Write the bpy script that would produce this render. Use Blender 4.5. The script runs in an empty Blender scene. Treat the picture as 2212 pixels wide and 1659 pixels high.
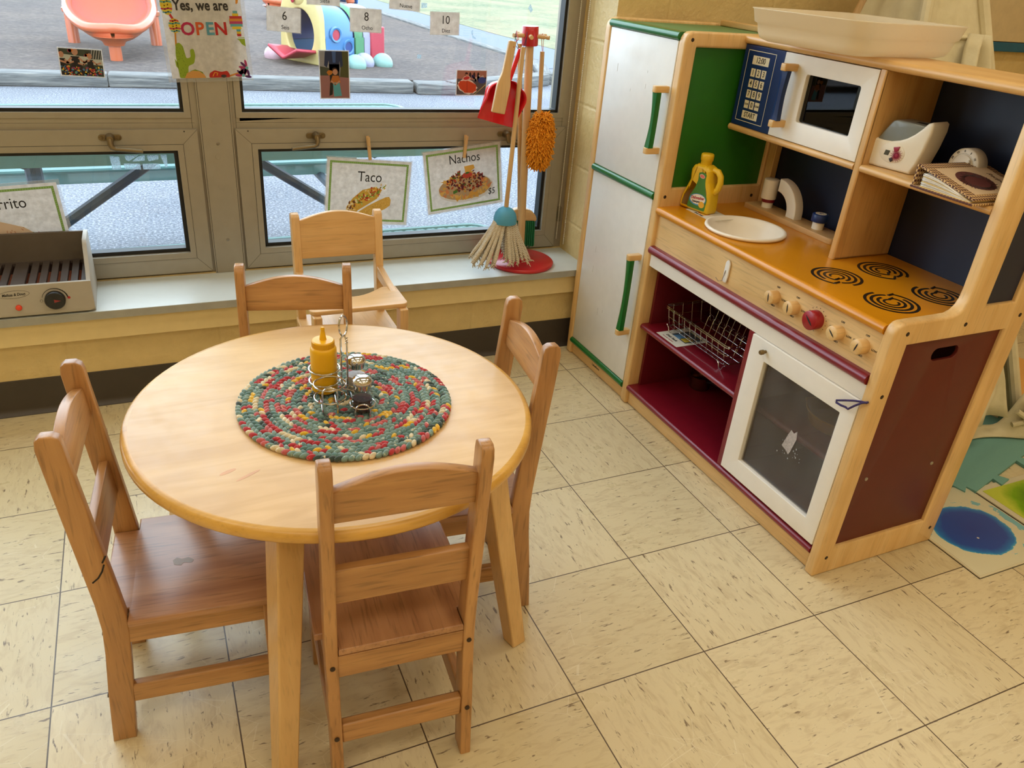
import bpy, bmesh, math, random
from mathutils import Vector, Matrix
random.seed(7)
SC = bpy.context.scene
COL = SC.collection
PI = math.pi

# ------------------------------------------------------------------ camera
cam_d = bpy.data.cameras.new('camera')
cam = bpy.data.objects.new('camera', cam_d)
COL.objects.link(cam)
cam_d.sensor_fit = 'HORIZONTAL'
cam_d.sensor_width = 36.0
cam_d.lens = 1679.76 / 2212 * 36.0
cam_d.clip_start = 0.02
cam_d.clip_end = 300
_r = Vector((0.91191402, -0.40313938, 0.07675583))
_dn = Vector((-0.13365115, -0.46858570, -0.87324957))
_f = Vector((0.38800797, 0.78607002, -0.48118991))
cam.matrix_world = Matrix(((_r.x, -_dn.x, -_f.x, -1.23266), (_r.y, -_dn.y, -_f.y, -2.07834),
                           (_r.z, -_dn.z, -_f.z, 1.24731), (0, 0, 0, 1)))
SC.camera = cam

# ------------------------------------------------------------------ world and exposure
w = bpy.data.worlds.new('overcast_sky')
SC.world = w
w.use_nodes = True
wn = w.node_tree.nodes
bg = wn['Background']
bg.inputs['Color'].default_value = (0.76, 0.88, 1.0, 1)
bg.inputs['Strength'].default_value = 5.4
SC.view_settings.view_transform = 'Standard'
SC.view_settings.look = 'None'
SC.view_settings.gamma = 1.0
SC.view_settings.use_curve_mapping = False
SC.view_settings.exposure = 0.0
SC.cycles.use_denoising = True
SC.cycles.max_bounces = 8
SC.cycles.diffuse_bounces = 4
SC.cycles.glossy_bounces = 4
SC.cycles.transmission_bounces = 6
SC.cycles.transparent_max_bounces = 12
SC.cycles.caustics_reflective = False
SC.cycles.caustics_refractive = False
SC.cycles.sample_clamp_indirect = 6.0

# ------------------------------------------------------------------ ceiling lamps (fluorescent troffers)
LAMPS = [(x, y) for x in (-2.3, -0.5, 1.3) for y in (-0.75, -2.4, -4.0)]
for (lx, ly) in LAMPS:
    ld = bpy.data.lights.new('fluorescent_light', 'AREA')
    ld.shape = 'RECTANGLE'
    ld.size = 1.15
    ld.size_y = 0.55
    ld.energy = 8.6
    ld.color = (1.0, 0.89, 0.70)
    lo = bpy.data.objects.new('fluorescent_light', ld)
    lo.location = (lx, ly, 2.66)
    COL.objects.link(lo)

# ------------------------------------------------------------------ helpers
def lin(v):
    v /= 255.0
    return v / 12.92 if v <= 0.04045 else ((v + 0.055) / 1.055) ** 2.4

def c(r, g, b):
    return (lin(r), lin(g), lin(b), 1.0)

def co(r, g, b):
    q = c(r, g, b)
    return (q[0] * 0.54, q[1] * 0.54, q[2] * 0.54, 1.0)

MATS = {}

def new_mat(name):
    m = bpy.data.materials.new(name)
    m.use_nodes = True
    nt = m.node_tree
    return m, nt, nt.nodes['Principled BSDF'], nt.nodes['Material Output']

def N(nt, kind, **kw):
    n = nt.nodes.new(kind)
    for k, v in kw.items():
        if k.startswith('i_'):
            n.inputs[k[2:].replace('_', ' ')].default_value = v
        else:
            setattr(n, k, v)
    return n

def ramp(nt, stops):
    r = nt.nodes.new('ShaderNodeValToRGB')
    e = r.color_ramp.elements
    e[0].position, e[0].color = stops[0]
    e[1].position, e[1].color = stops[-1]
    for p, col in stops[1:-1]:
        x = e.new(p)
        x.color = col
    return r

def mixc(nt, fac, a, b, blend='MIX'):
    m = nt.nodes.new('ShaderNodeMix')
    m.data_type = 'RGBA'
    m.blend_type = blend
    for sock, val in ((m.inputs[0], fac), (m.inputs[6], a), (m.inputs[7], b)):
        if hasattr(val, 'is_output'):
            nt.links.new(val, sock)
        else:
            sock.default_value = val
    return m.outputs[2]

def math_(nt, op, a, b=None, c_=None):
    m = nt.nodes.new('ShaderNodeMath')
    m.operation = op
    for i, val in enumerate((a, b, c_)):
        if val is None:
            continue
        if hasattr(val, 'is_output'):
            nt.links.new(val, m.inputs[i])
        else:
            m.inputs[i].default_value = val
    return m.outputs[0]

def coords(nt, scale=(1, 1, 1), rot=(0, 0, 0), space='Object'):
    t = nt.nodes.new('ShaderNodeTexCoord')
    mp = nt.nodes.new('ShaderNodeMapping')
    mp.inputs['Scale'].default_value = scale
    mp.inputs['Rotation'].default_value = rot
    nt.links.new(t.outputs[space], mp.inputs['Vector'])
    return mp.outputs['Vector']

def noise(nt, vec, scale=5, detail=4, rough=0.5, dist=0.0):
    n = nt.nodes.new('ShaderNodeTexNoise')
    n.inputs['Scale'].default_value = scale
    n.inputs['Detail'].default_value = detail
    n.inputs['Roughness'].default_value = rough
    n.inputs['Distortion'].default_value = dist
    nt.links.new(vec, n.inputs['Vector'])
    return n.outputs['Fac']

def bump(nt, bsdf, height, strength=0.2, distance=0.002):
    b = nt.nodes.new('ShaderNodeBump')
    b.inputs['Strength'].default_value = strength
    b.inputs['Distance'].default_value = distance
    nt.links.new(height, b.inputs['Height'])
    nt.links.new(b.outputs['Normal'], bsdf.inputs['Normal'])

def flat(name, col, rough=0.5, metal=0.0, spec=0.5, var=0.06, scale=30, bumps=0.0, coat=0.0, em=None):
    """plain painted / plastic / metal surface with a little uneven tone"""
    if name in MATS:
        return MATS[name]
    m, nt, b, o = new_mat(name)
    v = coords(nt)
    f = noise(nt, v, scale, 3)
    k = ramp(nt, [(0.3, tuple(x * (1 - var) for x in col[:3]) + (1,)), (0.7, tuple(min(1, x * (1 + var)) for x in col[:3]) + (1,))])
    nt.links.new(f, k.inputs[0])
    nt.links.new(k.outputs[0], b.inputs['Base Color'])
    b.inputs['Roughness'].default_value = rough
    b.inputs['Metallic'].default_value = metal
    b.inputs['Specular IOR Level'].default_value = spec
    b.inputs['Coat Weight'].default_value = coat
    if bumps:
        bump(nt, b, noise(nt, v, scale * 6, 3), bumps)
    if em:
        b.inputs['Emission Color'].default_value = col
        b.inputs['Emission Strength'].default_value = em
    MATS[name] = m
    return m

def wood(name, dark, light, axis='x', rough=0.38, scale=1.0, pores=0.35, coat=0.15):
    """lacquered timber with grain along one local axis"""
    key = name + '_' + axis
    if key in MATS:
        return MATS[key]
    m, nt, b, o = new_mat(key)
    s = {'x': (1.2, 14, 14), 'y': (14, 1.2, 14), 'z': (14, 14, 1.2)}[axis]
    s = tuple(q * scale for q in s)
    v = coords(nt, s)
    f = noise(nt, v, 2.2, 6, 0.55, 0.6)
    k = ramp(nt, [(0.30, dark), (0.52, tuple((dark[i] + light[i]) / 2 for i in range(3)) + (1,)), (0.72, light)])
    nt.links.new(f, k.inputs[0])
    s2 = {'x': (14, 220, 220), 'y': (220, 14, 220), 'z': (220, 220, 14)}[axis]
    p = noise(nt, coords(nt, s2), 1.0, 2, 0.5)
    pk = ramp(nt, [(0.30, (1 - pores, 1 - pores, 1 - pores, 1)), (0.46, (1, 1, 1, 1))])
    nt.links.new(p, pk.inputs[0])
    col = mixc(nt, 1.0, k.outputs[0], pk.outputs[0], 'MULTIPLY')
    big = noise(nt, coords(nt, (3, 3, 3)), 2.0, 2)
    bk = ramp(nt, [(0.3, (0.90, 0.88, 0.86, 1)), (0.7, (1.06, 1.05, 1.04, 1))])
    nt.links.new(big, bk.inputs[0])
    col = mixc(nt, 1.0, col, bk.outputs[0], 'MULTIPLY')
    nt.links.new(col, b.inputs['Base Color'])
    b.inputs['Roughness'].default_value = rough
    b.inputs['Coat Weight'].default_value = coat
    b.inputs['Coat Roughness'].default_value = 0.25
    bump(nt, b, p, 0.08, 0.0006)
    MATS[key] = m
    return m

def glassy(name, tint=(0.94, 0.97, 0.96, 1), gloss=(1, 1, 1, 1), rough=0.0, ior=1.45, dirt=0.0, dirtcol=(0.6, 0.6, 0.6, 1)):
    """thin clear sheet: see-through with a fresnel mirror"""
    if name in MATS:
        return MATS[name]
    m, nt, b, o = new_mat(name)
    nt.nodes.remove(b)
    t = N(nt, 'ShaderNodeBsdfTransparent')
    t.inputs[0].default_value = tint
    g = N(nt, 'ShaderNodeBsdfGlossy')
    g.inputs['Color'].default_value = gloss
    g.inputs['Roughness'].default_value = rough
    lw = N(nt, 'ShaderNodeLayerWeight')
    r0 = ((ior - 1) / (ior + 1)) ** 2
    f5 = math_(nt, 'POWER', lw.outputs['Facing'], 5.0)
    ff = math_(nt, 'MULTIPLY_ADD', f5, 0.85, r0)
    mx = N(nt, 'ShaderNodeMixShader')
    nt.links.new(ff, mx.inputs[0])
    nt.links.new(t.outputs[0], mx.inputs[1])
    nt.links.new(g.outputs[0], mx.inputs[2])
    out = mx.outputs[0]
    if dirt:
        d = N(nt, 'ShaderNodeBsdfDiffuse')
        d.inputs[0].default_value = dirtcol
        n = noise(nt, coords(nt, (1, 1, 1)), 18, 5, 0.65)
        kk = ramp(nt, [(0.35, (dirt * 0.6,) * 3 + (1,)), (0.75, (dirt * 1.4,) * 3 + (1,))])
        nt.links.new(n, kk.inputs[0])
        m2 = N(nt, 'ShaderNodeMixShader')
        nt.links.new(kk.outputs[0], m2.inputs[0])
        nt.links.new(out, m2.inputs[1])
        nt.links.new(d.outputs[0], m2.inputs[2])
        out = m2.outputs[0]
    nt.links.new(out, o.inputs['Surface'])
    MATS[name] = m
    return m

ID = Matrix.Identity(4)

def mat4(x, y, z, t=(0, 0, 0)):
    """matrix whose columns are the images of the three axes"""
    return Matrix(((x[0], y[0], z[0], t[0]), (x[1], y[1], z[1], t[1]), (x[2], y[2], z[2], t[2]), (0, 0, 0, 1)))

def T(x, y, z):
    return Matrix.Translation((x, y, z))

def RX(d): return Matrix.Rotation(math.radians(d), 4, 'X')
def RY(d): return Matrix.Rotation(math.radians(d), 4, 'Y')
def RZ(d): return Matrix.Rotation(math.radians(d), 4, 'Z')

class MB:
    """collects faces for ONE mesh object"""
    def __init__(self):
        self.v, self.f, self.mi, self.mats = [], [], [], []
        self.clip = None

    def m(self, mat):
        if mat not in self.mats:
            self.mats.append(mat)
        return self.mats.index(mat)

    def add(self, verts, faces, mat, M=None):
        o = len(self.v)
        for p in verts:
            p = Vector(p)
            self.v.append(M @ p if M is not None else p)
        i = self.m(mat)
        for f in faces:
            self.f.append([o + k for k in f])
            self.mi.append(i)
        return self

    def box(self, lo, hi, mat, M=None):
        x0, y0, z0 = lo
        x1, y1, z1 = hi
        v = [(x0, y0, z0), (x1, y0, z0), (x1, y1, z0), (x0, y1, z0), (x0, y0, z1), (x1, y0, z1), (x1, y1, z1), (x0, y1, z1)]
        f = [(0, 3, 2, 1), (4, 5, 6, 7), (0, 1, 5, 4), (1, 2, 6, 5), (2, 3, 7, 6), (3, 0, 4, 7)]
        return self.add(v, f, mat, M)

    def rbox(self, lo, hi, mat, r=0.004, seg=3, M=None):
        bm = bmesh.new()
        bmesh.ops.create_cube(bm, size=1.0)
        lo, hi = Vector(lo), Vector(hi)
        for v in bm.verts:
            v.co = Vector([(lo[i] + hi[i]) / 2 + v.co[i] * (hi[i] - lo[i]) for i in range(3)])
        r = min(r, 0.49 * min(hi[i] - lo[i] for i in range(3)))
        bmesh.ops.bevel(bm, geom=bm.edges[:], offset=r, segments=seg, affect='EDGES', profile=0.5)
        bm.verts.index_update()
        self.add([v.co.copy() for v in bm.verts], [[v.index for v in f.verts] for f in bm.faces], mat, M)
        bm.free()
        return self

    def lathe(self, prof, mat, seg=32, M=None, sx=1.0, sy=1.0, facet=0, cap=True):
        n = len(prof)
        v, f = [], []
        for i in range(seg):
            a = 2 * PI * (i + facet) / seg
            for (r, z) in prof:
                v.append((r * math.cos(a) * sx, r * math.sin(a) * sy, z))
        for i in range(seg):
            j = (i + 1) % seg
            for k in range(n - 1):
                f.append((i * n + k, j * n + k, j * n + k + 1, i * n + k + 1))
        if cap and prof[0][0] > 1e-6:
            f.append([i * n for i in range(seg)][::-1])
        if cap and prof[-1][0] > 1e-6:
            f.append([i * n + n - 1 for i in range(seg)])
        return self.add(v, f, mat, M)

    def cyl(self, p0, p1, r, mat, seg=16, r1=None):
        return self.tube([p0, p1], r, mat, seg, radii=[r, r if r1 is None else r1])

    def tube(self, path, r, mat, seg=8, closed=False, radii=None, M=None, cap=True):
        P = [Vector(p) for p in path]
        n = len(P)
        v, f = [], []
        up = None
        for i, p in enumerate(P):
            if closed:
                t = (P[(i + 1) % n] - P[i - 1])
            else:
                t = P[min(i + 1, n - 1)] - P[max(i - 1, 0)]
            if t.length < 1e-9:
                t = Vector((0, 0, 1))
            t.normalize()
            if up is None:
                a = Vector((0, 0, 1)) if abs(t.z) < 0.9 else Vector((1, 0, 0))
                up = (a - t * a.dot(t)).normalized()
            else:
                up = up - t * up.dot(t)
                if up.length < 1e-6:
                    up = t.orthogonal()
                up.normalize()
            s = t.cross(up)
            rr = radii[i] if radii else r
            for k in range(seg):
                a = 2 * PI * k / seg
                v.append(p + (up * math.cos(a) + s * math.sin(a)) * rr)
        for i in range(n if closed else n - 1):
            j = (i + 1) % n
            for k in range(seg):
                l = (k + 1) % seg
                f.append((i * seg + k, i * seg + l, j * seg + l, j * seg + k))
        if not closed and cap:
            f.append([k for k in range(seg)][::-1])
            f.append([(n - 1) * seg + k for k in range(seg)])
        return self.add(v, f, mat, M)

    def ball(self, ctr, r, mat, seg=16, rings=10, M=None):
        rx, ry, rz = (r, r, r) if not hasattr(r, '__len__') else r
        v, f = [], []
        for i in range(rings + 1):
            th = PI * i / rings
            for k in range(seg):
                a = 2 * PI * k / seg
                v.append((ctr[0] + rx * math.sin(th) * math.cos(a), ctr[1] + ry * math.sin(th) * math.sin(a), ctr[2] - rz * math.cos(th)))
        for i in range(rings):
            for k in range(seg):
                l = (k + 1) % seg
                f.append((i * seg + k, i * seg + l, (i + 1) * seg + l, (i + 1) * seg + k))
        return self.add(v, f, mat, M)

    def grid(self, fn, nu, nv, mat, M=None, cu=False):
        v = [fn(i / (nu - (0 if cu else 1)), j / (nv - 1)) for i in range(nu) for j in range(nv)]
        f = []
        for i in range(nu if cu else nu - 1):
            for j in range(nv - 1):
                k = (i + 1) % nu
                f.append((i * nv + j, k * nv + j, k * nv + j + 1, i * nv + j + 1))
        return self.add(v, f, mat, M)

    def poly(self, pts, mat, y=0.0):
        """flat printed patch on a sheet that faces -y; pts are (x, z)"""
        a = sum(pts[i][0] * pts[(i + 1) % len(pts)][1] - pts[(i + 1) % len(pts)][0] * pts[i][1] for i in range(len(pts)))
        if a < 0:
            pts = pts[::-1]
        if self.clip:
            cw, chh = self.clip
            pts = [(max(-cw, min(cw, x)), max(-chh, min(chh, z))) for x, z in pts]
        return self.add([(x, y, z) for x, z in pts], [list(range(len(pts)))], mat)

    def dot(self, cx, cz, rx, mat, y=0.0, rz=None, rot=0.0, n=18, jit=0.0):
        rz = rx if rz is None else rz
        ca, sa = math.cos(rot), math.sin(rot)
        pts = []
        for i in range(n):
            a = 2 * PI * i / n
            q = 1 + random.uniform(-jit, jit)
            px, pz = rx * math.cos(a) * q, rz * math.sin(a) * q
            pts.append((cx + px * ca - pz * sa, cz + px * sa + pz * ca))
        return self.poly(pts, mat, y)

    def stroke(self, pts, wd, mat, y=0.0):
        for (a, b) in zip(pts[:-1], pts[1:]):
            dx, dz = b[0] - a[0], b[1] - a[1]
            L = math.hypot(dx, dz) or 1e-9
            nx, nz = -dz / L * wd / 2, dx / L * wd / 2
            ex, ez = dx / L * wd * 0.3, dz / L * wd * 0.3
            self.poly([(a[0] + nx - ex, a[1] + nz - ez), (b[0] + nx + ex, b[1] + nz + ez), (b[0] - nx + ex, b[1] - nz + ez), (a[0] - nx - ex, a[1] - nz - ez)], mat, y)
        return self

    def frame(self, x0, z0, x1, z1, wd, mat, y=0.0):
        self.poly([(x0, z0), (x1, z0), (x1, z0 + wd), (x0, z0 + wd)], mat, y)
        self.poly([(x0, z1 - wd), (x1, z1 - wd), (x1, z1), (x0, z1)], mat, y)
        self.poly([(x0, z0 + wd), (x0 + wd, z0 + wd), (x0 + wd, z1 - wd), (x0, z1 - wd)], mat, y)
        self.poly([(x1 - wd, z0 + wd), (x1, z0 + wd), (x1, z1 - wd), (x1 - wd, z1 - wd)], mat, y)
        return self

    def curve_mesh(self, cu, mat, M):
        ob = bpy.data.objects.new('tmp', cu)
        COL.objects.link(ob)
        dg = bpy.context.evaluated_depsgraph_get()
        me = bpy.data.meshes.new_from_object(ob.evaluated_get(dg))
        self.add([v.co.copy() for v in me.vertices], [list(p.vertices) for p in me.polygons], mat, M)
        bpy.data.objects.remove(ob)
        bpy.data.curves.remove(cu)
        bpy.data.meshes.remove(me)
        return self

    def plate(self, outlines, th, mat, M=None, bev=0.0, res=3):
        """flat outline(s), holes allowed, given thickness along local z (centred) with rounded edges"""
        cu = bpy.data.curves.new('tmp', 'CURVE')
        cu.dimensions = '2D'
        cu.fill_mode = 'BOTH'
        for pts in outlines:
            s = cu.splines.new('POLY')
            s.points.add(len(pts) - 1)
            for i, p in enumerate(pts):
                s.points[i].co = (p[0], p[1], 0, 1)
            s.use_cyclic_u = True
        cu.extrude = max(th / 2 - bev, 0)
        cu.bevel_depth = bev
        cu.bevel_resolution = res
        cu.offset = -bev
        return self.curve_mesh(cu, mat, M if M is not None else ID)

    def text(self, s, size, mat, M, align='CENTER', ext=0.0002, bold=0.0, shear=0.0, sx=1.0, space=1.0):
        cu = bpy.data.curves.new('tmp', 'FONT')
        cu.body = s
        cu.size = size
        cu.align_x = align
        cu.align_y = 'CENTER'
        cu.extrude = ext
        cu.offset = bold
        cu.shear = shear
        cu.space_character = space
        cu.resolution_u = 3
        return self.curve_mesh(cu, mat, M @ Matrix.Diagonal((sx, 1, 1, 1)))

    def build(self, name, parent=None, off=(0, 0, 0), bevel=0.0, seg=2, angle=35, smooth=True, weld=True):
        me = bpy.data.meshes.new(name)
        o3 = Vector(off)
        me.from_pydata([v - o3 for v in self.v], [], self.f)
        for mt in self.mats:
            me.materials.append(mt)
        me.polygons.foreach_set('material_index', self.mi)
        if weld:
            bm = bmesh.new()
            bm.from_mesh(me)
            bmesh.ops.remove_doubles(bm, verts=bm.verts, dist=1e-6)
            bm.to_mesh(me)
            bm.free()
        if smooth:
            me.polygons.foreach_set('use_smooth', [True] * len(me.polygons))
            me.set_sharp_from_angle(angle=math.radians(angle))
        me.update()
        ob = bpy.data.objects.new(name, me)
        COL.objects.link(ob)
        if parent is not None:
            ob.parent = parent
        if bevel:
            b = ob.modifiers.new('bevel', 'BEVEL')
            b.width = bevel
            b.segments = seg
            b.limit_method = 'ANGLE'
            b.angle_limit = math.radians(40)
            b.harden_normals = False
        return ob

def tag(o, label=None, cat=None, group=None, kind=None):
    if label: o['label'] = label
    if cat: o['category'] = cat
    if group: o['group'] = group
    if kind: o['kind'] = kind
    return o

def thing(name, label, cat, loc=(0, 0, 0), rz=0.0, group=None):
    o = bpy.data.objects.new(name, None)
    COL.objects.link(o)
    o.empty_display_size = 0.05
    o.location = loc
    o.rotation_euler = (0, 0, math.radians(rz))
    return tag(o, label, cat, group)

def copy_tree(o, parent=None):
    n = o.copy()
    COL.objects.link(n)
    if parent is not None:
        n.parent = parent
    for ch in list(o.children):
        copy_tree(ch, n)
    return n

def rrect(x0, y0, x1, y1, r, n=5):
    """rounded rectangle outline"""
    pts = []
    for (cx, cy, a0) in ((x1 - r, y1 - r, 0), (x0 + r, y1 - r, 90), (x0 + r, y0 + r, 180), (x1 - r, y0 + r, 270)):
        for i in range(n + 1):
            a = math.radians(a0 + 90 * i / n)
            pts.append((cx + r * math.cos(a), cy + r * math.sin(a)))
    return pts

def rpoly(pts, radii, n=4):
    """polygon with rounded corners"""
    out = []
    m = len(pts)
    if not hasattr(radii, '__len__'):
        radii = [radii] * m
    for i in range(m):
        p, a, b = Vector(pts[i]), Vector(pts[i - 1]), Vector(pts[(i + 1) % m])
        r = radii[i]
        if r <= 0:
            out.append(tuple(p))
            continue
        da, db = (a - p).normalized(), (b - p).normalized()
        q0, q1 = p + da * r, p + db * r
        for k in range(n + 1):
            t = k / n
            out.append(tuple(q0 * (1 - t) ** 2 + p * 2 * t * (1 - t) + q1 * t * t))
    return out

def circ(cx, cy, r, n=24, ry=None):
    ry = r if ry is None else ry
    return [(cx + r * math.cos(2 * PI * i / n), cy + ry * math.sin(2 * PI * i / n)) for i in range(n)]

def arc(cx, cy, r, a0, a1, n=12):
    return [(cx + r * math.cos(math.radians(a0 + (a1 - a0) * i / n)), cy + r * math.sin(math.radians(a0 + (a1 - a0) * i / n))) for i in range(n + 1)]

# orientations for plates and text
FACE = mat4((1, 0, 0), (0, 0, 1), (0, -1, 0))            # drawn in x-z, facing -y
TOP = ID                                                 # drawn in x-y, facing up
KFR = mat4((0, -1, 0), (0, 0, 1), (-1, 0, 0))            # kitchen front: x of the drawing runs toward -y, faces -x
KSD = mat4((1, 0, 0), (0, 0, 1), (0, -1, 0))             # kitchen side: drawing (depth, height)
# ------------------------------------------------------------------ setting: materials
def m_floor():
    m, nt, b, o = new_mat('vinyl_tile')
    t = N(nt, 'ShaderNodeTexCoord')
    sp = N(nt, 'ShaderNodeSeparateXYZ')
    nt.links.new(t.outputs['Object'], sp.inputs[0])
    ux = math_(nt, 'DIVIDE', sp.outputs[0], 0.3048)
    uy = math_(nt, 'DIVIDE', sp.outputs[1], 0.3048)
    fx, fy = math_(nt, 'FLOOR', ux), math_(nt, 'FLOOR', uy)
    par = math_(nt, 'PINGPONG', math_(nt, 'ADD', fx, fy), 1.0)
    def edge(u):
        fr = math_(nt, 'FRACT', u)
        return math_(nt, 'MINIMUM', fr, math_(nt, 'SUBTRACT', 1.0, fr))
    ed = math_(nt, 'MINIMUM', edge(ux), edge(uy))
    line = math_(nt, 'LESS_THAN', ed, 0.0042)
    cmb = N(nt, 'ShaderNodeCombineXYZ')
    nt.links.new(fx, cmb.inputs[0]); nt.links.new(fy, cmb.inputs[1])
    wn_ = N(nt, 'ShaderNodeTexWhiteNoise', noise_dimensions='2D')
    nt.links.new(cmb.outputs[0], wn_.inputs['Vector'])
    offs = N(nt, 'ShaderNodeVectorMath', operation='MULTIPLY_ADD')
    nt.links.new(wn_.outputs['Color'], offs.inputs[0])
    offs.inputs[1].default_value = (9, 9, 9)
    nt.links.new(t.outputs['Object'], offs.inputs[2])
    def streak(sc, scale, lo, hi, dist):
        mp = N(nt, 'ShaderNodeMapping')
        mp.inputs['Scale'].default_value = sc
        mp.inputs['Rotation'].default_value = (0, 0, 0.18)
        nt.links.new(offs.outputs[0], mp.inputs['Vector'])
        n = noise(nt, mp.outputs['Vector'], scale, 4, 0.6, dist)
        k = ramp(nt, [(lo, (0, 0, 0, 1)), (hi, (1, 1, 1, 1))])
        nt.links.new(n, k.inputs[0])
        return k.outputs[0]
    sa = mixc(nt, par, streak((26, 120, 1), 1.25, 0.62, 0.69, 0.5), streak((120, 26, 1), 1.25, 0.62, 0.69, 0.5))
    sb = mixc(nt, par, streak((13, 46, 1), 1.5, 0.48, 0.74, 0.8), streak((46, 13, 1), 1.5, 0.48, 0.74, 0.8))
    tone = ramp(nt, [(0.0, c(208, 192, 152)), (1.0, c(222, 207, 170))])
    nt.links.new(wn_.outputs['Value'], tone.inputs[0])
    col = mixc(nt, math_(nt, 'MULTIPLY', sb, 0.45), tone.outputs[0], c(170, 144, 106))
    col = mixc(nt, math_(nt, 'MULTIPLY', sa, 0.85), col, c(104, 82, 64))
    sc = N(nt, 'ShaderNodeTexVoronoi', feature='DISTANCE_TO_EDGE')
    mp = N(nt, 'ShaderNodeMapping')
    mp.inputs['Scale'].default_value = (5, 9, 1)
    mp.inputs['Rotation'].default_value = (0, 0, 0.7)
    nt.links.new(t.outputs['Object'], mp.inputs['Vector'])
    nt.links.new(mp.outputs['Vector'], sc.inputs['Vector'])
    sc.inputs['Scale'].default_value = 2.0
    scr = math_(nt, 'LESS_THAN', sc.outputs['Distance'], 0.006)
    pat = noise(nt, coords(nt, (1, 1, 1)), 2.3, 3)
    scr = math_(nt, 'MULTIPLY', scr, math_(nt, 'GREATER_THAN', pat, 0.55))
    col = mixc(nt, math_(nt, 'MULTIPLY', scr, 0.35), col, c(236, 228, 205))
    col = mixc(nt, line, col, c(92, 76, 60))
    nt.links.new(col, b.inputs['Base Color'])
    rr = ramp(nt, [(0.3, (0.24, 0.24, 0.24, 1)), (0.7, (0.42, 0.42, 0.42, 1))])
    nt.links.new(noise(nt, coords(nt, (1, 1, 1)), 9, 5, 0.65), rr.inputs[0])
    nt.links.new(rr.outputs[0], b.inputs['Roughness'])
    bump(nt, b, math_(nt, 'ADD', math_(nt, 'MULTIPLY', line, -1.0), math_(nt, 'MULTIPLY', noise(nt, coords(nt, (1, 1, 1)), 130, 2), 0.12)), 0.25, 0.001)
    return m

def m_block(name, col):
    """painted concrete block: rough paint skin and raked joints"""
    m, nt, b, o = new_mat(name)
    t = N(nt, 'ShaderNodeTexCoord')
    sp = N(nt, 'ShaderNodeSeparateXYZ')
    nt.links.new(t.outputs['Object'], sp.inputs[0])
    hx = math_(nt, 'ADD', math_(nt, 'ADD', sp.outputs[0], sp.outputs[1]), -0.0974 + 40 * 0.4064)
    hz = math_(nt, 'ADD', sp.outputs[2], -0.0135 + 10 * 0.2032)
    cb = N(nt, 'ShaderNodeCombineXYZ')
    nt.links.new(hx, cb.inputs[0]); nt.links.new(hz, cb.inputs[1])
    br = N(nt, 'ShaderNodeTexBrick')
    br.inputs['Scale'].default_value = 1.0
    br.inputs['Brick Width'].default_value = 0.4064
    br.inputs['Row Height'].default_value = 0.2032
    br.inputs['Mortar Size'].default_value = 0.009
    br.inputs['Mortar Smooth'].default_value = 1.0
    nt.links.new(cb.outputs[0], br.inputs['Vector'])
    n1 = noise(nt, t.outputs['Object'], 75, 4, 0.55)
    n2 = noise(nt, t.outputs['Object'], 24, 3, 0.5)
    h = math_(nt, 'SUBTRACT', math_(nt, 'ADD', math_(nt, 'MULTIPLY', n1, 0.55), math_(nt, 'MULTIPLY', n2, 0.35)), math_(nt, 'MULTIPLY', br.outputs['Fac'], 0.35))
    bump(nt, b, h, 0.75, 0.006)
    k = ramp(nt, [(0.25, tuple(x * 0.93 for x in col[:3]) + (1,)), (0.75, tuple(min(1, x * 1.05) for x in col[:3]) + (1,))])
    nt.links.new(n2, k.inputs[0])
    nt.links.new(k.outputs[0], b.inputs['Base Color'])
    b.inputs['Roughness'].default_value = 0.42
    return m

def m_asphalt():
    m, nt, b, o = new_mat('asphalt')
    v = coords(nt)
    n = noise(nt, v, 70, 4, 0.7)
    k = ramp(nt, [(0.36, co(92, 97, 108)), (0.52, co(134, 139, 150)), (0.66, co(206, 208, 214))])
    nt.links.new(n, k.inputs[0])
    big = noise(nt, v, 1.1, 4)
    bk = ramp(nt, [(0.35, (0.82, 0.83, 0.86, 1)), (0.65, (1.12, 1.12, 1.12, 1))])
    nt.links.new(big, bk.inputs[0])
    nt.links.new(mixc(nt, 1.0, k.outputs[0], bk.outputs[0], 'MULTIPLY'), b.inputs['Base Color'])
    b.inputs['Roughness'].default_value = 0.85
    bump(nt, b, n, 0.5, 0.006)
    return m

def m_mulch():
    m, nt, b, o = new_mat('wood_mulch')
    v = coords(nt, (1, 1, 1))
    n = noise(nt, coords(nt, (9, 20, 9)), 1.6, 8, 0.80, 0.8)
    k = ramp(nt, [(0.34, co(70, 62, 62)), (0.5, co(116, 103, 98)), (0.64, co(168, 152, 142)), (0.78, co(206, 194, 186))])
    nt.links.new(n, k.inputs[0])
    big = noise(nt, v, 0.9, 3)
    bk = ramp(nt, [(0.35, (0.78, 0.78, 0.84, 1)), (0.65, (1.12, 1.08, 1.06, 1))])
    nt.links.new(big, bk.inputs[0])
    nt.links.new(mixc(nt, 1.0, k.outputs[0], bk.outputs[0], 'MULTIPLY'), b.inputs['Base Color'])
    b.inputs['Roughness'].default_value = 0.9
    bump(nt, b, n, 0.8, 0.03)
    return m

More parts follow.
